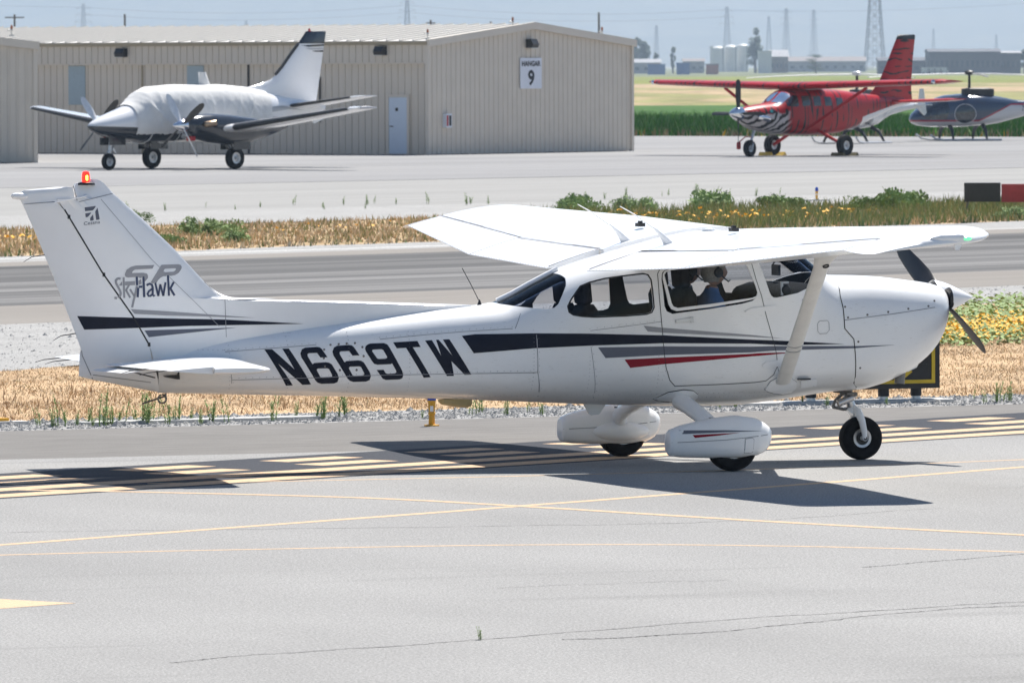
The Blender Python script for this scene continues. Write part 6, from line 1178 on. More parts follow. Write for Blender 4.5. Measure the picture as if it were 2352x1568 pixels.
def far_tree(label, X, Y, h, w, seed, narrow=False):
    rr = random.Random(seed); e = thing('tree', label, 'tree', (X, Y, 0), 0, 'trees on the far plain'); mb = MB(); mb.tube([(0, 0, -.2), (rr.uniform(-.3, .3), 0, h * .4), (rr.uniform(-.5, .5), 0, h * .8)], [h * .035, h * .025, h * .008], 8)
    for k in range(6): a = rr.uniform(0, 6.28); z = h * rr.uniform(.25, .6); mb.tube([(0, 0, z), (math.cos(a) * w * .2, math.sin(a) * w * .2, z + h * .1), (math.cos(a) * w * .35, math.sin(a) * w * .35, z + h * .2)], [h * .012, h * .008, h * .003], 5)
    mb.build('trunk', M_bark, e); bl = []
    for k in range(13): z = h * rr.uniform(.22, .93); q = 1 - abs(z / h - .55) * 1.2; bl.append(((rr.uniform(-.5, .5) * w * .7 * q, rr.uniform(-.5, .5) * w * .7 * q, z), (w * .24 * rr.uniform(.6, 1.2), w * .24, h * .09 * rr.uniform(.7, 1.3))))
    raw('crown', *leaf_cloud(2600, bl, h * .022, rr), M_leaf, e); return e
def fx(x, D): return (x - 1176) / 18000 * D     # bearing and distance -> metres east
far_tree('tall ragged dark tree rising beside the pale tanks', fx(1737, 3000), 3000, 17.2, 7.0, 1)
for i, (x, h, w_) in enumerate(((1464, 13.5, 5.), (1478, 15.0, 5.5), (1492, 11., 4.))): far_tree(('shorter grey green tree hugging the hangar edge', 'tallest tree of the clump by the hangar edge', 'outer tree of the clump by the hangar edge')[i], fx(x, 3000), 3000 + i * 20, h, w_, 20 + i)
far_tree('slim bare topped tree on the plain between hangar and tanks', fx(1549, 3000), 3010, 11., 2.2, 31); far_tree('small conifer beside the low sheds on the plain', fx(1511, 3000), 3010, 8.2, 2.6, 32)
far_tree('round bush like tree in front of the long low shed', fx(1876, 2600), 2600, 6.6, 9.0, 33); far_tree('far tree at the end of the dark long building', fx(2349, 2600), 2590, 8., 4.5, 34)
# buildings
M_tank = pm('pale_tank_paint', (.62, .62, .61), rough=.5, var=.06, scale=.2); M_b1 = pm('brown_wall', (.20, .17, .16), rough=.8, var=.1, scale=.2); M_b2 = pm('grey_wall', (.30, .30, .31), rough=.8, var=.1, scale=.2); M_b3 = pm('dark_shed_wall', (.085, .085, .10), rough=.8, var=.15, scale=.2); M_b4 = pm('blue_container', (.06, .14, .36), rough=.6, var=.1, scale=.2); M_b5 = pm('rust_container', (.36, .12, .07), rough=.7, var=.1, scale=.2); M_pane = pm('far_window_glass', (.05, .06, .08), rough=.15)
def bld(name, label, xa, xb, ytop, D, wall, roof, depth=14, pitch_=0., wins=0, cat='building'):
    X0, X1 = fx(xa, D), fx(xb, D); h = CAMH + (150 - ytop) / 18000 * D; e = thing(name, label, cat, ((X0 + X1) / 2, D, 0)); W_ = X1 - X0; hw = h * (1 - pitch_)
    mb = MB(); mb.box((0, depth / 2, hw / 2), (W_, depth, hw)); mb.build('wall', wall, e, smooth=False); mb = MB()
    if pitch_: mb.prism([(-.4, hw + .02), (depth / 2, h), (depth + .4, hw + .02)], 'x', -W_ / 2 - .4, W_ / 2 + .4)
    else: mb.box((0, depth / 2, hw + .16), (W_ + .5, depth + .5, .3))
    mb.build('roof', roof, e, smooth=False)
    for k in range(wins):
        mb = MB(); xw = -W_ / 2 + W_ * (k + .5) / wins; mb.box((xw, -.06, hw * .45), (min(1.6, W_ / wins * .5), .1, hw * .28)); mb.build('window', M_pane, e, smooth=False)
    return e
for i, (x, w_) in enumerate(((1652, 30), (1682, 30), (1710, 26))):
    e = thing('storage_tank', ('shortest pale cylindrical tank beside the stepped block', 'middle pale cylindrical tank between its two neighbours', 'tallest pale cylindrical tank beside the tall tree')[i], 'tank', (fx(x, 3500), 3500 + i * 6, 0), 0, 'pale storage tanks on the plain'); r_ = w_ / 2 / 18000 * 3500; mb = MB(); mb.lathe([(0, r_), (10.6 + i * .5, r_), (11.3 + i * .5, r_ * .6), (11.6 + i * .5, .01)], 32, 'z'); mb.build('shell', M_tank, e); mb = MB(); mb.tube([(r_ * .7, -r_ * .75, 0), (r_ * .7, -r_ * .75, 11.5)], .25, 6); mb.build('ladder', M_b2, e)
bld('silo_block', 'tall pale block with a stepped top beside the tall tree', 1634, 1668, 110, 3560, M_tank, M_tank, 10); bld('shed', 'small white shed right of the tall tree', 1744, 1774, 121, 2900, M_tank, M_tank, 8)
bld('warehouse', 'brown two storey building with a pitched roof on the plain', 1772, 1812, 117, 2950, M_b1, M_b2, 20, .3, 4); bld('long_shed', 'long low grey shed behind the round bush', 1812, 1990, 133, 3300, M_b2, M_b1, 16, .3, 9)
bld('shed', 'low grey shed on the plain near the hangar edge', 1454, 1520, 137, 2900, M_b2, M_b2, 12, .25, 3); bld('shed', 'square grey shed behind the blue containers', 1572, 1620, 136, 3000, M_b2, M_b1, 12, .2, 3); bld('container', 'blue container on the plain left of the sheds', 1490, 1530, 151, 2600, M_b4, M_b4, 4, cat='container'); bld('container', 'blue container in front of the square grey shed', 1556, 1586, 148, 2600, M_b4, M_b4, 4, cat='container'); bld('container', 'rust red container left of the pale tanks', 1624, 1652, 151, 2600, M_b5, M_b1, 4, cat='container')
bld('long_building', 'long dark building with a stepped roof beyond the helicopter', 2136, 2300, 116, 2500, M_b3, M_b3, 25, .12, 14); bld('annex', 'lower end of the long dark building beyond the helicopter', 2300, 2346, 121, 2510, M_b3, M_b2, 20, .1, 4); bld('low_shed', 'low dark shed between the pylon and the long dark building', 2020, 2136, 135, 2550, M_b3, M_b3, 12, .2, 6)
for i, x in enumerate((2128, 2142, 2155, 2170)):
    e = thing('van', 'white van parked before the long dark building', 'van', (fx(x, 2400), 2400, 0), 0, 'white vans on the plain'); mb = MB(); mb.prism([(-1.3, .4), (1.3, .4), (1.35, 1.2), (.7, 2.1), (-1.3, 2.2)], 'y', -1, 1); mb.build('body', M_tank, e, smooth=False); mb = MB(); mb.prism([(.75, 1.25), (1.22, 1.25), (.75, 1.95)], 'y', -1.02, 1.02); mb.build('window', M_pane, e, smooth=False)
    for s in (-.8, .8): mb = MB(); mb.lathe([(-1.0, .01), (-1.0, .38), (1., .38), (1., .01)], 12, 'y', (s, 0, .38)); mb.build('wheel', M_tyre, e)
# lattice pylons and poles
M_pyl = pm('galvanised_lattice', (.16, .17, .18), rough=.6, var=.1, scale=.1)
def beam(mb, a, b, t):
    mb.tube([a, b], t, 4)
def lattice(H, w0, w1, n, t, arms):
    mb = MB(); lv = [H * (1 - (1 - i / n) ** 1.15) for i in range(n + 1)]; wd = lambda z: w0 + (w1 - w0) * (z / H) ** .8
    for i in range(n):
        z0, z1 = lv[i], lv[i + 1]; a, b = wd(z0) / 2, wd(z1) / 2; C0 = [(s * a, q * a, z0) for s, q in ((-1, -1), (1, -1), (1, 1), (-1, 1))]; C1 = [(s * b, q * b, z1) for s, q in ((-1, -1), (1, -1), (1, 1), (-1, 1))]
        for k in range(4):
            beam(mb, C0[k], C1[k], t); m_ = (k + 1) % 4; beam(mb, C0[k], C1[m_], t * .55); beam(mb, C0[m_], C1[k], t * .55); beam(mb, C1[k], C1[m_], t * .55)
            mid0 = [(C0[k][j] + C0[m_][j]) / 2 for j in range(3)]; mid1 = [(C1[k][j] + C1[m_][j]) / 2 for j in range(3)]; beam(mb, mid0, mid1, t * .4)
    am = MB()
    for z, L in arms:
        beam(am, (-wd(z) / 2, 0, z), (wd(z) / 2, 0, z), t * .6)
        for s in (-1, 1): beam(am, (s * wd(z) / 2, 0, z), (s * L, 0, z + .5), t * .8); beam(am, (s * wd(z) / 2, 0, z + 2), (s * L, 0, z + .5), t * .6); beam(am, (s * L, 0, z + .5), (s * L, 0, z - 1.6), t * .5)
    return mb, am
e = thing('lattice_pylon', 'large lattice power pylon rising behind the red tail', 'pylon', (fx(2011, 3750), 3750, 0), R(8)); a_, b_ = lattice(58, 9.8, 2.2, 11, .20, [(40, 9), (46, 8), (52, 7)]); a_.build('tower', M_pyl, e, smooth=False); b_.build('crossarms', M_pyl, e, smooth=False)
a_, b_ = lattice(40, 5.5, 1.3, 10, .11, [(29, 5), (33, 4.6), (37, 4)]); p0 = None
for i, (x, yt, D, lb) in enumerate(((195, 6, 4600, 'beyond the long hangar roof near the parked twin'), (938, -4, 4600, 'beyond the middle of the long hangar roof'), (1672, 18, 4800, 'directly behind the pale tanks'), (1808, 22, 5000, 'behind the brown building'), (1871, 26, 5200, 'behind the round bush'), (1510, 60, 5600, 'behind the small conifer'), (568, 46, 6000, 'far beyond the long hangar roof above the covered twin'), (2146, 70, 5600, 'behind the long dark building'), (1768, 40, 6200, 'just right of the tall ragged tree'), (2290, 84, 6400, 'beyond the roof of the long dark building'))):
    h = CAMH + (150 - yt) / 18000 * D; e = thing('lattice_pylon', 'slender far power pylon ' + lb, 'pylon', (fx(x, D), D, 0), R(12 * i), 'slender far pylons'); e.scale = (h / 40,) * 3
    if p0 is None: p0 = (a_.mesh('tower', M_pyl, False), b_.mesh('crossarms', M_pyl, False))
    link_mesh('tower', p0[0], e); link_mesh('crossarms', p0[1], e)
M_pole = pm('weathered_wood_pole', (.10, .085, .07), rough=.9, var=.2)
for x, yt, lb, w_ in ((37, 30, 'with a wide crossarm above the nearer hangar', 1.1), (290, 30, 'plain topped above the covered twin', .12), (992, 46, 'with a small crossarm above the long hangar roof', .55), (1378, 30, 'behind the hangar gable', .12), (1130, 50, 'half hidden with a short crossarm behind the hangar roof', .4)):
    D = 900; h = CAMH + (150 - yt) / 18000 * D; e = thing('utility_pole', 'wooden utility pole ' + lb, 'pole', (fx(x, D), D, 0), 0, 'utility poles behind the hangars'); mb = MB(); mb.tube([(0, 0, 0), (0, 0, h)], [.16, .11], 8); mb.build('post', M_pole, e); mb = MB(); mb.box((0, 0, h - .35), (2 * w_, .12, .14)); mb.build('crossarm', M_pole, e, smooth=False)
M_wire = pm('power_cable', (.10, .10, .11), rough=.6)
def wire(x0, y0, x1, y1, D0, D1, sag, lb):
    a = Vector((fx(x0, D0), D0, CAMH + (150 - y0) / 18000 * D0)); b = Vector((fx(x1, D1), D1, CAMH + (150 - y1) / 18000 * D1)); pts = [tuple(a.lerp(b, t) - Vector((0, 0, sag * 4 * t * (1 - t)))) for t in np.linspace(0, 1, 24)]; mb = MB(); mb.tube(pts, .08, 5); tag(mb.build('power_line', M_wire), lb, 'cable', 'sagging power cables on the horizon')
for x0, y0, x1, y1, sg_ in ((-400, -15, 195, 14, 1.5), (195, 14, 938, 12, 4), (195, 30, 938, 28, 4), (938, 12, 1672, 24, 4), (938, 28, 1672, 40, 4), (1672, 26, 2700, -20, 5)): wire(x0, y0, x1, y1, 4600, 4700, sg_, 'thin sagging power cable strung between far pylons')
# =====================================================================
# SIGNS, LIGHTS AND PLANTS
# =====================================================================
M_sb = pm('black_sign_face', (.012, .012, .014), rough=.35, var=.2); M_sy = pm('yellow_sign_film', (.62, .42, .02), rough=.4, var=.08); M_sr = pm('red_sign_face', (.36, .03, .035), rough=.45, var=.12); M_cnc = pm('pale_concrete', (.52, .51, .49), rough=.9, var=.12, scale=6, bump=.004)
M_lty = pm('orange_yellow_marker', (.72, .36, .02), rough=.5, var=.08); M_ltb = pm('blue_lens', (.02, .07, .42), rough=.2, var=.1)
# location sign under the nose
sg = thing('taxiway_sign', 'black taxiway sign with a yellow border standing on short legs by the gravel', 'sign', (3.33, 76.55, 0), R(22)); W0, W1 = -.62, .90; z0, z1 = .135, .605
mb = MB(); mb.box(((W0 + W1) / 2, 0, (z0 + z1) / 2), (W1 - W0, .16, z1 - z0)); bx_ = mb.build('cabinet', M_sb, sg, smooth=False)
mb = MB(); b_ = .055
for c, d in (((W0 + W1) / 2, (W1 - W0 - 2 * b_, .035, z0 + b_ + .012)), ((W0 + W1) / 2, (W1 - W0 - 2 * b_, .035, z1 - b_ - .012))): mb.box((c, -.086, d[2]), (d[0], .012, d[1]))
for x in (W0 + b_ + .018, W1 - b_ - .018): mb.box((x, -.0862, (z0 + z1) / 2), (.035, .012, z1 - z0 - 2 * b_ - .03))
mb.build('yellow_border', M_sy, bx_, smooth=False)
mb = MB(); mb.prism([(.40, .22), (.52, .24), (.60, .30), (.56, .325), (.48, .32), (.44, .28)], 'y', -.094, -.081); mb.build('yellow_glyph', M_sy, bx_, smooth=False); mb = MB(); mb.box(((W0 + W1) / 2, -.083, .37), (W1 - W0 - .2, .01, .006)); mb.build('panel_joint', M_dark, bx_, smooth=False)
for x in (-.45, .33, .68):
    mb = MB(); mb.lathe([(.06, .055), (.20, .055)], 14, 'z', (x, 0, 0), cap=True); l_ = mb.build('leg', M_dark, sg); mb = MB(); mb.lathe([(0, .05), (.07, .045)], 14, 'z', (x, 0, 0), cap=True); mb.lathe([(0, .10), (.012, .09)], 12, 'z', (x, 0, 0), cap=True); mb.build('coupling', M_alu, l_)
tag(MB().prism([(-1.8, -.22), (1.35, -.22), (1.35, .16), (-1.8, .16)], 'z', -.02, .03).build('concrete_pad', M_cnc, smooth=False), 'pale concrete pad under the black taxiway sign', 'pad').matrix_world = Matrix.Translation((3.0, 76.38, 0)) @ Matrix.Rotation(R(22), 4, 'Z')
o = tag(MB().prism([(-1.25, -.14), (1.2, -.14), (1.2, .10), (-1.25, .10)], 'z', -.02, .028).build('concrete_strip', M_cnc, smooth=False), 'thin pale concrete strip in the gravel below the tail', 'kerb'); o.matrix_world = Matrix.Translation((-2.9, 73.05, 0)) @ Matrix.Rotation(R(27.5), 4, 'Z')
mk = thing('marker_plate', 'flat yellow and white marker plate at the gravel edge', 'marker', (-4.75, 72.6, 0), R(25)); MB().prism([(-.3, -.1), (.25, -.1), (.25, .08), (-.3, .08)], 'z', 0, .03).build('plate', M_cnc, mk, smooth=False); MB().prism([(-.3, -.02), (.08, -.02), (.08, .1), (-.3, .1)], 'z', .03, .06).build('yellow_block', M_lty, mk, smooth=False)
# red and black sign beyond the runway
rs = thing('runway_sign', 'dark red and black runway sign on thin posts in the weeds', 'sign', (9.95, 172.6, 0), R(-4))
mb = MB(); mb.box((.42, 0, .48), (.80, .22, .42)); mb.build('black_panel', M_sb, rs, smooth=False); mb = MB(); mb.box((1.75, -.01, .46), (1.82, .22, .40)); mb.build('red_panel', M_sr, rs, smooth=False)
for x in (.1, 1.4, 2.5): mb = MB(); mb.tube([(x, 0, -.1), (x, 0, .27)], .035, 8); mb.build('post', M_stl, rs)
def edge_light(loc, label, s=1.):
    e = thing('edge_light', label, 'edge light', loc, 0, 'taxiway edge lights'); e.scale = (s,) * 3
    mb = MB(); mb.lathe([(0, .07), (.012, .07), (.016, .030), (.10, .028), (.105, .034), (.125, .034), (.13, .028), (.21, .036), (.235, .038)], 18, 'z', cap=True); mb.build('post', M_lty, e, angle=50)
    mb = MB(); mb.lathe([(.235, .04), (.30, .04), (.335, .03), (.345, .001)], 18, 'z'); mb.build('lens', M_ltb, e, angle=50); mb = MB(); mb.box((.0, -.046, .16), (.03, .004, .05)); mb.build('tag', M_w, e, smooth=False); return e
edge_light((-.74, 72.0, 0), 'orange edge light with a blue lens on the gravel below the fuselage'); edge_light((7.42, 190.5, 0), 'orange edge light with a blue lens beyond the runway weeds', .95)
o = tag(MB().prism([(-.5, -.3), (.4, -.3), (.4, .3), (-.5, .3)], 'z', -.02, .03).build('concrete_pad', M_cnc, smooth=False), 'pale concrete pad beneath the far orange edge light', 'pad'); o.location = (7.3, 190.5, 0)

# ---- grass and flowers -------------------------------------------------------------
def between(x, y, a, b):
    def side_(l): p, q = B[l][0], B[l][-1]; return (q.x - p.x) * (y - p.y) - (q.y - p.y) * (x - p.x)
    return side_(a) > 0 and side_(b) < 0
M_st1 = pm('straw', (.60, .43, .25), rough=.9, var=.25, scale=5); M_st2 = pm('pale_straw', (.72, .58, .39), rough=.9, var=.2, scale=5); M_st3 = pm('brown_straw', (.38, .23, .12), rough=.9, var=.3, scale=5); M_gg1 = pm('green_blade', (.17, .24, .07), rough=.8, var=.4, scale=5); M_gg2 = pm('olive_blade', (.30, .29, .11), rough=.8, var=.3, scale=5); M_yf = pm('yellow_petals', (.82, .42, .0), rough=.7, var=.2, scale=8)
def blades(name, n, region, hgt, wid, mats, wts, seed, x0=None, x1=None, y0=None, y1=None, clump=0., lean=.5, dens=None):
    rr = np.random.default_rng(seed); P_ = []; tries = 0
    while len(P_) < n and tries < n * 12:
        m_ = n; Y_ = rr.uniform(y0, y1, m_); hwid = .090 * Y_ + .8; X_ = rr.uniform(-1, 1, m_) * hwid
        if x0 is not None: X_ = rr.uniform(x0, x1, m_)
        for x, y in zip(X_, Y_):
            tries += 1
            if between(x, y, *region):
                if clump:
                    c = math.sin(x * 2.1 + 1.3 * math.sin(y * .8)) * math.sin(y * 1.1 + 1.7 * math.sin(x * .6)) + .5 * math.sin(x * 5.3 + y * 1.9)
                    if rr.random() > .5 + clump * c: continue
                if dens and rr.random() > dens(x, y): continue
                P_.append((x, y))
                if len(P_) >= n: break
    P_ = np.array(P_); n = len(P_); h = hgt * rr.uniform(.4, 1.5, n); a = rr.uniform(0, 2 * math.pi, n); l = lean * rr.normal(0, .6, (n, 2)) * h[:, None]; w_ = wid * rr.uniform(.6, 1.4, n)
    V_ = np.zeros((n, 3, 3)); V_[:, 0, :2] = P_ + np.stack([np.cos(a), np.sin(a)], 1) * w_[:, None]; V_[:, 1, :2] = P_ - np.stack([np.cos(a), np.sin(a)], 1) * w_[:, None]; V_[:, 2, :2] = P_ + l; V_[:, 2, 2] = h; V_[:, :2, 2] = -.01
    me = bpy.data.meshes.new(name); me.vertices.add(3 * n); me.vertices.foreach_set('co', V_.reshape(-1)); me.loops.add(3 * n); me.loops.foreach_set('vertex_index', np.arange(3 * n)); me.polygons.add(n); me.polygons.foreach_set('loop_start', np.arange(n) * 3)
    for m in mats: me.materials.append(m)
    me.polygons.foreach_set('material_index', rr.choice(len(mats), n, p=np.array(wts) / sum(wts)).astype(np.int32)); me.update(calc_edges=True); me.validate(); return link_mesh(name, me)
RG1 = ('grv1', 'gra1'); RG2 = ('grv2', 'gra2')
tag(blades('dry_grass', 115000, RG1, .024, .0065, [M_st1, M_st2, M_st3, M_gg2], [5, 4, 2.5, .5], 1, y0=73, y1=106, clump=.3, lean=1.3), 'straw coloured dry grass between taxiway and runway', 'grass', kind='stuff')
tag(blades('dry_grass_tufts', 1500, RG1, .09, .006, [M_st1, M_st3, M_st2], [3, 3, 2], 2, y0=73, y1=80, clump=.45), 'taller brown dry tufts at the gravel edge', 'grass', kind='stuff')
tag(blades('verge_grass', 38000, RG2, .10, .02, [M_gg2, M_st1, M_gg1, M_st2], [2, 4, .8, 3], 3, y0=136, y1=190, clump=.35, dens=lambda x, y: .55 + .45 * (x > -2)), 'mixed dry and green grass beyond the runway', 'grass', kind='stuff')
tag(blades('verge_green_grass', 18000, RG2, .21, .022, [M_gg1, M_gg2], [3, 2], 4, y0=145, y1=195, x0=0, x1=18, clump=.45), 'taller green grass growing around the runway sign', 'grass', kind='stuff')
B['crop0'] = [Vector((-60, 350)), Vector((60, 350))]; B['crop1'] = [Vector((-60, 410)), Vector((60, 410))]
B['crop0'] = [p + Vector((0, 1.5)) for p in B['end']]; B['crop1'] = [p + Vector((0, 40)) for p in B['end']]
tag(blades('crop_grass', 26000, ('crop0', 'crop1'), .72, .05, [M_crop, M_gg1], [5, 1], 5, y0=330, y1=420, x0=3.5, x1=32, lean=.5, clump=.3), 'tall dark green crop edging the apron', 'crop', kind='stuff')
tag(blades('apron_edge_weeds', 4000, ('end', 'crop1'), .30, .05, [M_st3, M_yf, M_st1], [5, .6, 2], 6, y0=330, y1=380, x0=3.5, x1=30), 'low brown weeds and yellow flowers along the apron edge', 'weeds', kind='stuff')
# wildflowers under the propeller
def patch(name, cx, cy, rx, ry, n, hz, size, mat, seed, label, cat, flat=.6):
    rr = random.Random(seed); V_ = []; F_ = []
    for _ in range(n):
        t = rr.uniform(-1, 1); u = rr.uniform(-1, 1)
        if t * t + u * u > 1 and rr.random() > .25: continue
        x, y = cx + t * rx + u * ry * .45, cy + u * ry + t * rx * .62; z = rr.uniform(*hz) * (1 - .25 * rr.random()); a = rr.uniform(0, 6.28); s_ = size * rr.uniform(.5, 1.4); d1 = Vector((math.cos(a), math.sin(a), rr.uniform(-flat, flat))) * s_; d2 = Vector((-math.sin(a), math.cos(a), rr.uniform(-flat, flat))) * s_ * .8; p = Vector((x, y, z)); o = len(V_)
        V_ += [tuple(p - d1 - d2 * .5), tuple(p + d1 - d2), tuple(p + d1 * .8 + d2), tuple(p - d1 * .7 + d2 * .8)]; F_.append((o, o + 1, o + 2, o + 3))
    return tag(raw(name, V_, F_, mat), label, cat, kind='stuff')
patch('wildflowers', 6.45, 96.0, 1.9, 5.4, 4300, (.07, .27), .019, M_yf, 1, 'yellow wildflowers growing beside the gravel under the propeller', 'flowers')
patch('flower_leaves', 6.3, 96.0, 2.1, 5.4, 9000, (.0, .12), .028, M_leaf2, 2, 'green leaves among the yellow wildflowers', 'plants')
patch('green_weeds', 6.8, 101.5, 2.0, 6.5, 9500, (.02, .33), .028, M_leaf2, 3, 'leafy green weeds behind the yellow wildflowers', 'plants')
patch('far_wildflowers', 3.4, 163, 3.2, 5.5, 260, (.12, .28), .035, M_yf, 4, 'sparse yellow flowers in the verge beyond the runway', 'flowers'); patch('far_wildflowers', -9.2, 148, 1.0, 2.0, 70, (.08, .2), .035, M_yf, 5, 'small yellow flower patch left of the fin', 'flowers'); patch('far_wildflowers', -3.2, 156, 1.6, 3.0, 25, (.10, .22), .03, M_yf, 6, 'scattered yellow flowers around the round shrubs', 'flowers')
# shrubs beyond the runway
def shrub_mesh(seed, n=1900):
    rr = random.Random(seed); bl = [((rr.uniform(-.45, .45), rr.uniform(-.2, .2), rr.uniform(.06, .30)), (rr.uniform(.10, .26), .2, rr.uniform(.10, .24))) for _ in range(12)]; mb = MB()
    V_, F_ = leaf_cloud(n, bl, .036, rr, 2.2); V_ = [(a, b, max(c, -.02)) for a, b, c in V_]; me = bpy.data.meshes.new('foliage'); me.from_pydata(V_, [], F_); me.materials.append(M_leaf2)
    for k in range(7): a = rr.uniform(0, 6.28); mb.tube([(0, 0, -.03), (math.cos(a) * .12, math.sin(a) * .12, .2), (math.cos(a) * .28, math.sin(a) * .25, rr.uniform(.3, .5))], [.012, .008, .003], 5)
    return me, mb.mesh('stems', M_leaf2)
SH = [shrub_mesh(40 + k) for k in range(4)]
for i, (X, Y, s_, lb) in enumerate([(-5.9, 153.5, 1.0, 'large round green shrub beyond the runway right of the fin'), (-5.15, 147.5, .7, 'smaller round green shrub beside the large one beyond the runway'), (-6.35, 146.0, .6, 'low green shrub close to the edge of the fin'), (-8.0, 166.5, .75, 'tall dark green shrub peeping out behind the fin'), (1.45, 176.5, 1.15, 'spreading green shrub behind the base of the roof antennas'), (2.85, 179.0, .95, 'green shrub just right of the roof antennas'), (4.5, 178.0, 1.5, 'biggest green shrub beyond the right wing'), (6.1, 176.0, 1.1, 'green shrub between the biggest shrub and the far edge light'), (8.0, 174.0, 1.25, 'green shrub left of the red and black sign'), (8.75, 176.5, 1.5, 'tall green shrub beside the red and black sign'), (10.6, 166.5, .9, 'green shrub in front of the red and black sign posts'), (-1.5, 160.5, .6, 'low green shrub near the left wing tip')]):
    e = thing('shrub', lb, 'shrub', (X, Y, 0), i * 1.3, 'green shrubs beyond the runway'); e.scale = (s_ * 1.1, s_, s_ * .82); a_, b_ = SH[i % 4]; link_mesh('foliage', a_, e); link_mesh('stems', b_, e)
# tall weeds on the gravel verge
def weed_mesh(seed, h):
    rr = random.Random(seed); st = MB(); V_ = []; F_ = []
    for k in range(rr.choice((2, 3, 4, 5))):
        bx0, ly = rr.uniform(-.04, .04), rr.uniform(-.03, .03); hh = h * rr.uniform(.5, 1.); dx = rr.uniform(-.35, .35) * hh; pts = [(bx0 + dx * t * t, ly, hh * t) for t in np.linspace(0, 1, 5)]; st.tube([(p[0], p[1], p[2] - .01) for p in pts], [.006, .005, .004, .003, .0015], 4)
        for j in range(int(hh * 110)):
            t = rr.uniform(.08, 1); a = rr.uniform(0, 6.28); L = .085 * (1.1 - .75 * t) * rr.uniform(.7, 1.4); p = Vector((bx0 + dx * t * t, ly, hh * t)); d = Vector((math.cos(a), math.sin(a), rr.uniform(.1, 1.1))).normalized() * L; n_ = Vector((-math.sin(a), math.cos(a), 0)) * .0065; o = len(V_); V_ += [tuple(p - n_), tuple(p + n_), tuple(p + d)]; F_.append((o, o + 1, o + 2))
    lm = bpy.data.meshes.new('leaves'); lm.from_pydata(V_, [], F_); lm.materials.append(M_wd); return st.mesh('stem', M_wd), lm
M_wd = pm('weed_green', (.22, .32, .10), rough=.8, var=.35, scale=14)
WM = [weed_mesh(60 + k, .34) for k in range(7)]; rr = random.Random(9)
def weed(X, Y, s_, k, label, grp):
    e = thing('weed', label, 'weed', (X, Y, 0), rr.uniform(0, 6.28), grp); e.scale = (s_ * rr.uniform(.8, 1.3), s_, s_); link_mesh('stem', WM[k][0], e); link_mesh('leaves', WM[k][1], e)
WPL = ['below the tail', 'between the tailplane and the registration', 'below the registration letters', 'right of the orange edge light', 'behind the wheel fairings', 'under the black sign by the nose wheel', 'right of the black sign']
for i, (X, Y, s_, k) in enumerate([(-4.38,72.35,0.55,0),(-4.23,72.05,0.55,0),(-4.15,72.13,0.95,0),(-4.02,72.31,0.5,0),(-3.91,72.55,0.55,0),(-3.86,72.16,0.4,0),(-3.78,72.2,1.1,0),(-3.76,72.42,0.8,0),(-3.71,72.45,0.55,0),(-3.62,72.69,0.75,0),(-3.51,72.92,0.55,1),(-3.39,72.71,1.0,1),(-3.36,72.57,0.85,1),(-3.32,72.97,0.8,1),(-3.19,72.51,0.85,1),(-3.15,72.94,0.5,1),(-3.09,72.97,0.85,1),(-3.0,73.15,0.45,1),(-2.89,72.51,0.5,1),(-2.79,72.75,0.95,1),(-2.66,72.72,0.8,1),(-2.23,73.13,0.85,2),(-2.03,73.66,0.5,2),(-1.81,73.56,0.85,2),(-1.77,73.45,0.8,2),(-1.6,73.82,1.0,2),(-0.84,73.59,0.35,3),(-0.39,74.26,0.5,3),(-0.31,74.46,0.95,3),(-0.05,74.1,0.6,3),(0.15,74.72,0.45,3),(0.28,74.18,0.5,3),(1.1,74.96,0.45,4),(1.57,75.13,0.5,4),(1.64,75.32,0.4,4),(1.99,75.4,0.5,4),(2.16,75.71,0.45,4),(2.83,76.17,0.5,5),(3.04,75.65,0.45,5),(3.29,76.25,0.75,5),(3.63,76.01,0.35,5),(4.54,76.92,0.4,6),(4.61,76.37,0.45,6),(4.74,76.49,0.65,6),(4.82,76.64,0.55,6),(4.87,76.66,0.7,6)]): weed(X, Y, s_, i % 7, 'slender green weed on the gravel edge ' + WPL[k], 'weeds along the taxiway edge')
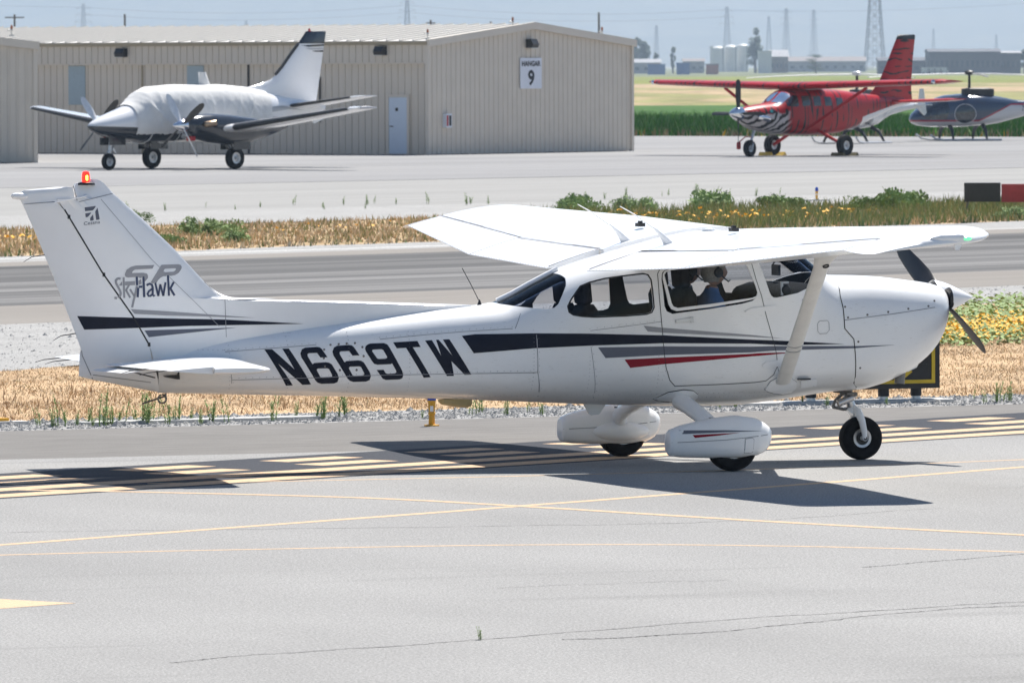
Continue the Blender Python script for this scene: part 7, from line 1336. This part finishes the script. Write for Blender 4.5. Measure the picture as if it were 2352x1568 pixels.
for i, (X, Y) in enumerate([(-0.56,187.22),(-7.96,179.98),(3.78,197.25),(5.38,193.29),(-3.44,186.63),(-2.75,187.34),(6.84,199.49),(-9.57,181.05),(1.76,187.94),(-1.99,187.4),(-1.07,186.43),(-6.38,180.91),(-0.97,187.59),(-7.16,183.51),(-4.33,180.93),(-4.42,183.48),(-5.17,186.63),(-8.71,176.39),(2.85,194.53),(1.18,189.85),(4.92,192.13),(-3.39,181.61),(6.15,196.82),(4.74,195.92),(-4.01,186.89),(4.69,198.76),(-8.66,176.52),(2.78,193.51),(3.99,198.86),(-5.9,184.12),(-3.3,188.45),(-8.82,180.01),(4.92,191.92),(2.29,192.92)]): weed(X, Y, rr.uniform(.4, 1.0), i % 7, 'thin weed sprouting along the joint of the far concrete apron', 'weeds along the far apron joint')
weed(-0.19, 45.12, .28, 3, 'tiny dry weed sprouting from a pavement crack', None)
# stones on the near gravel
def stones(name, n, region, y0, y1, r0, r1, seed, label, x0=None, x1=None):
    rq = random.Random(seed); V_ = []; F_ = []; c = 0; k = 0
    while c < n and k < n * 30:
        k += 1; y = rq.uniform(y0, y1); x = rq.uniform(-.09, .09) * y
        if not between(x, y, *region): continue
        r_ = rq.uniform(r0, r1) * (2.2 if rq.random() < .04 else 1); o = len(V_); c += 1
        P_ = [(1, 0, 0), (0, 1, 0), (-1, 0, 0), (0, -1, 0), (0, 0, 1)]; V_ += [(x + p[0] * r_ * rq.uniform(.6, 1.3), y + p[1] * r_ * rq.uniform(.6, 1.3), p[2] * r_ * rq.uniform(.5, 1.) - .002) for p in P_]; F_ += [(o, o + 1, o + 4), (o + 1, o + 2, o + 4), (o + 2, o + 3, o + 4), (o + 3, o, o + 4)]
    return tag(raw(name, V_, F_, M_grv), label, 'gravel', kind='stuff')
stones('gravel_stones', 7000, ('taxi', 'grv1'), 70, 81, .010, .030, 1, 'loose grey stones along the taxiway edge'); stones('gravel_stones', 6000, ('gra1', 'rlo'), 84, 120, .007, .018, 2, 'loose pale stones beside the runway')
# =====================================================================
# AIR
# =====================================================================
hm = bpy.data.materials.new('haze_air'); hm.use_nodes = True; t = hm.node_tree; t.nodes.remove(t.nodes['Principled BSDF'])
pv = nd(t, 'ShaderNodeVolumePrincipled'); pv.inputs['Color'].default_value = (.65, .81, 1.0, 1); pv.inputs['Density'].default_value = 1.1e-4; pv.inputs['Anisotropy'].default_value = .3
t.links.new(pv.outputs[0], t.nodes['Material Output'].inputs['Volume'])
hz_ = MB().box((0, 22300, 209), (92000, 45600, 420)).build('haze', hm, smooth=False); tag(hz_, 'pale blue haze over the plain', 'haze', kind='stuff')
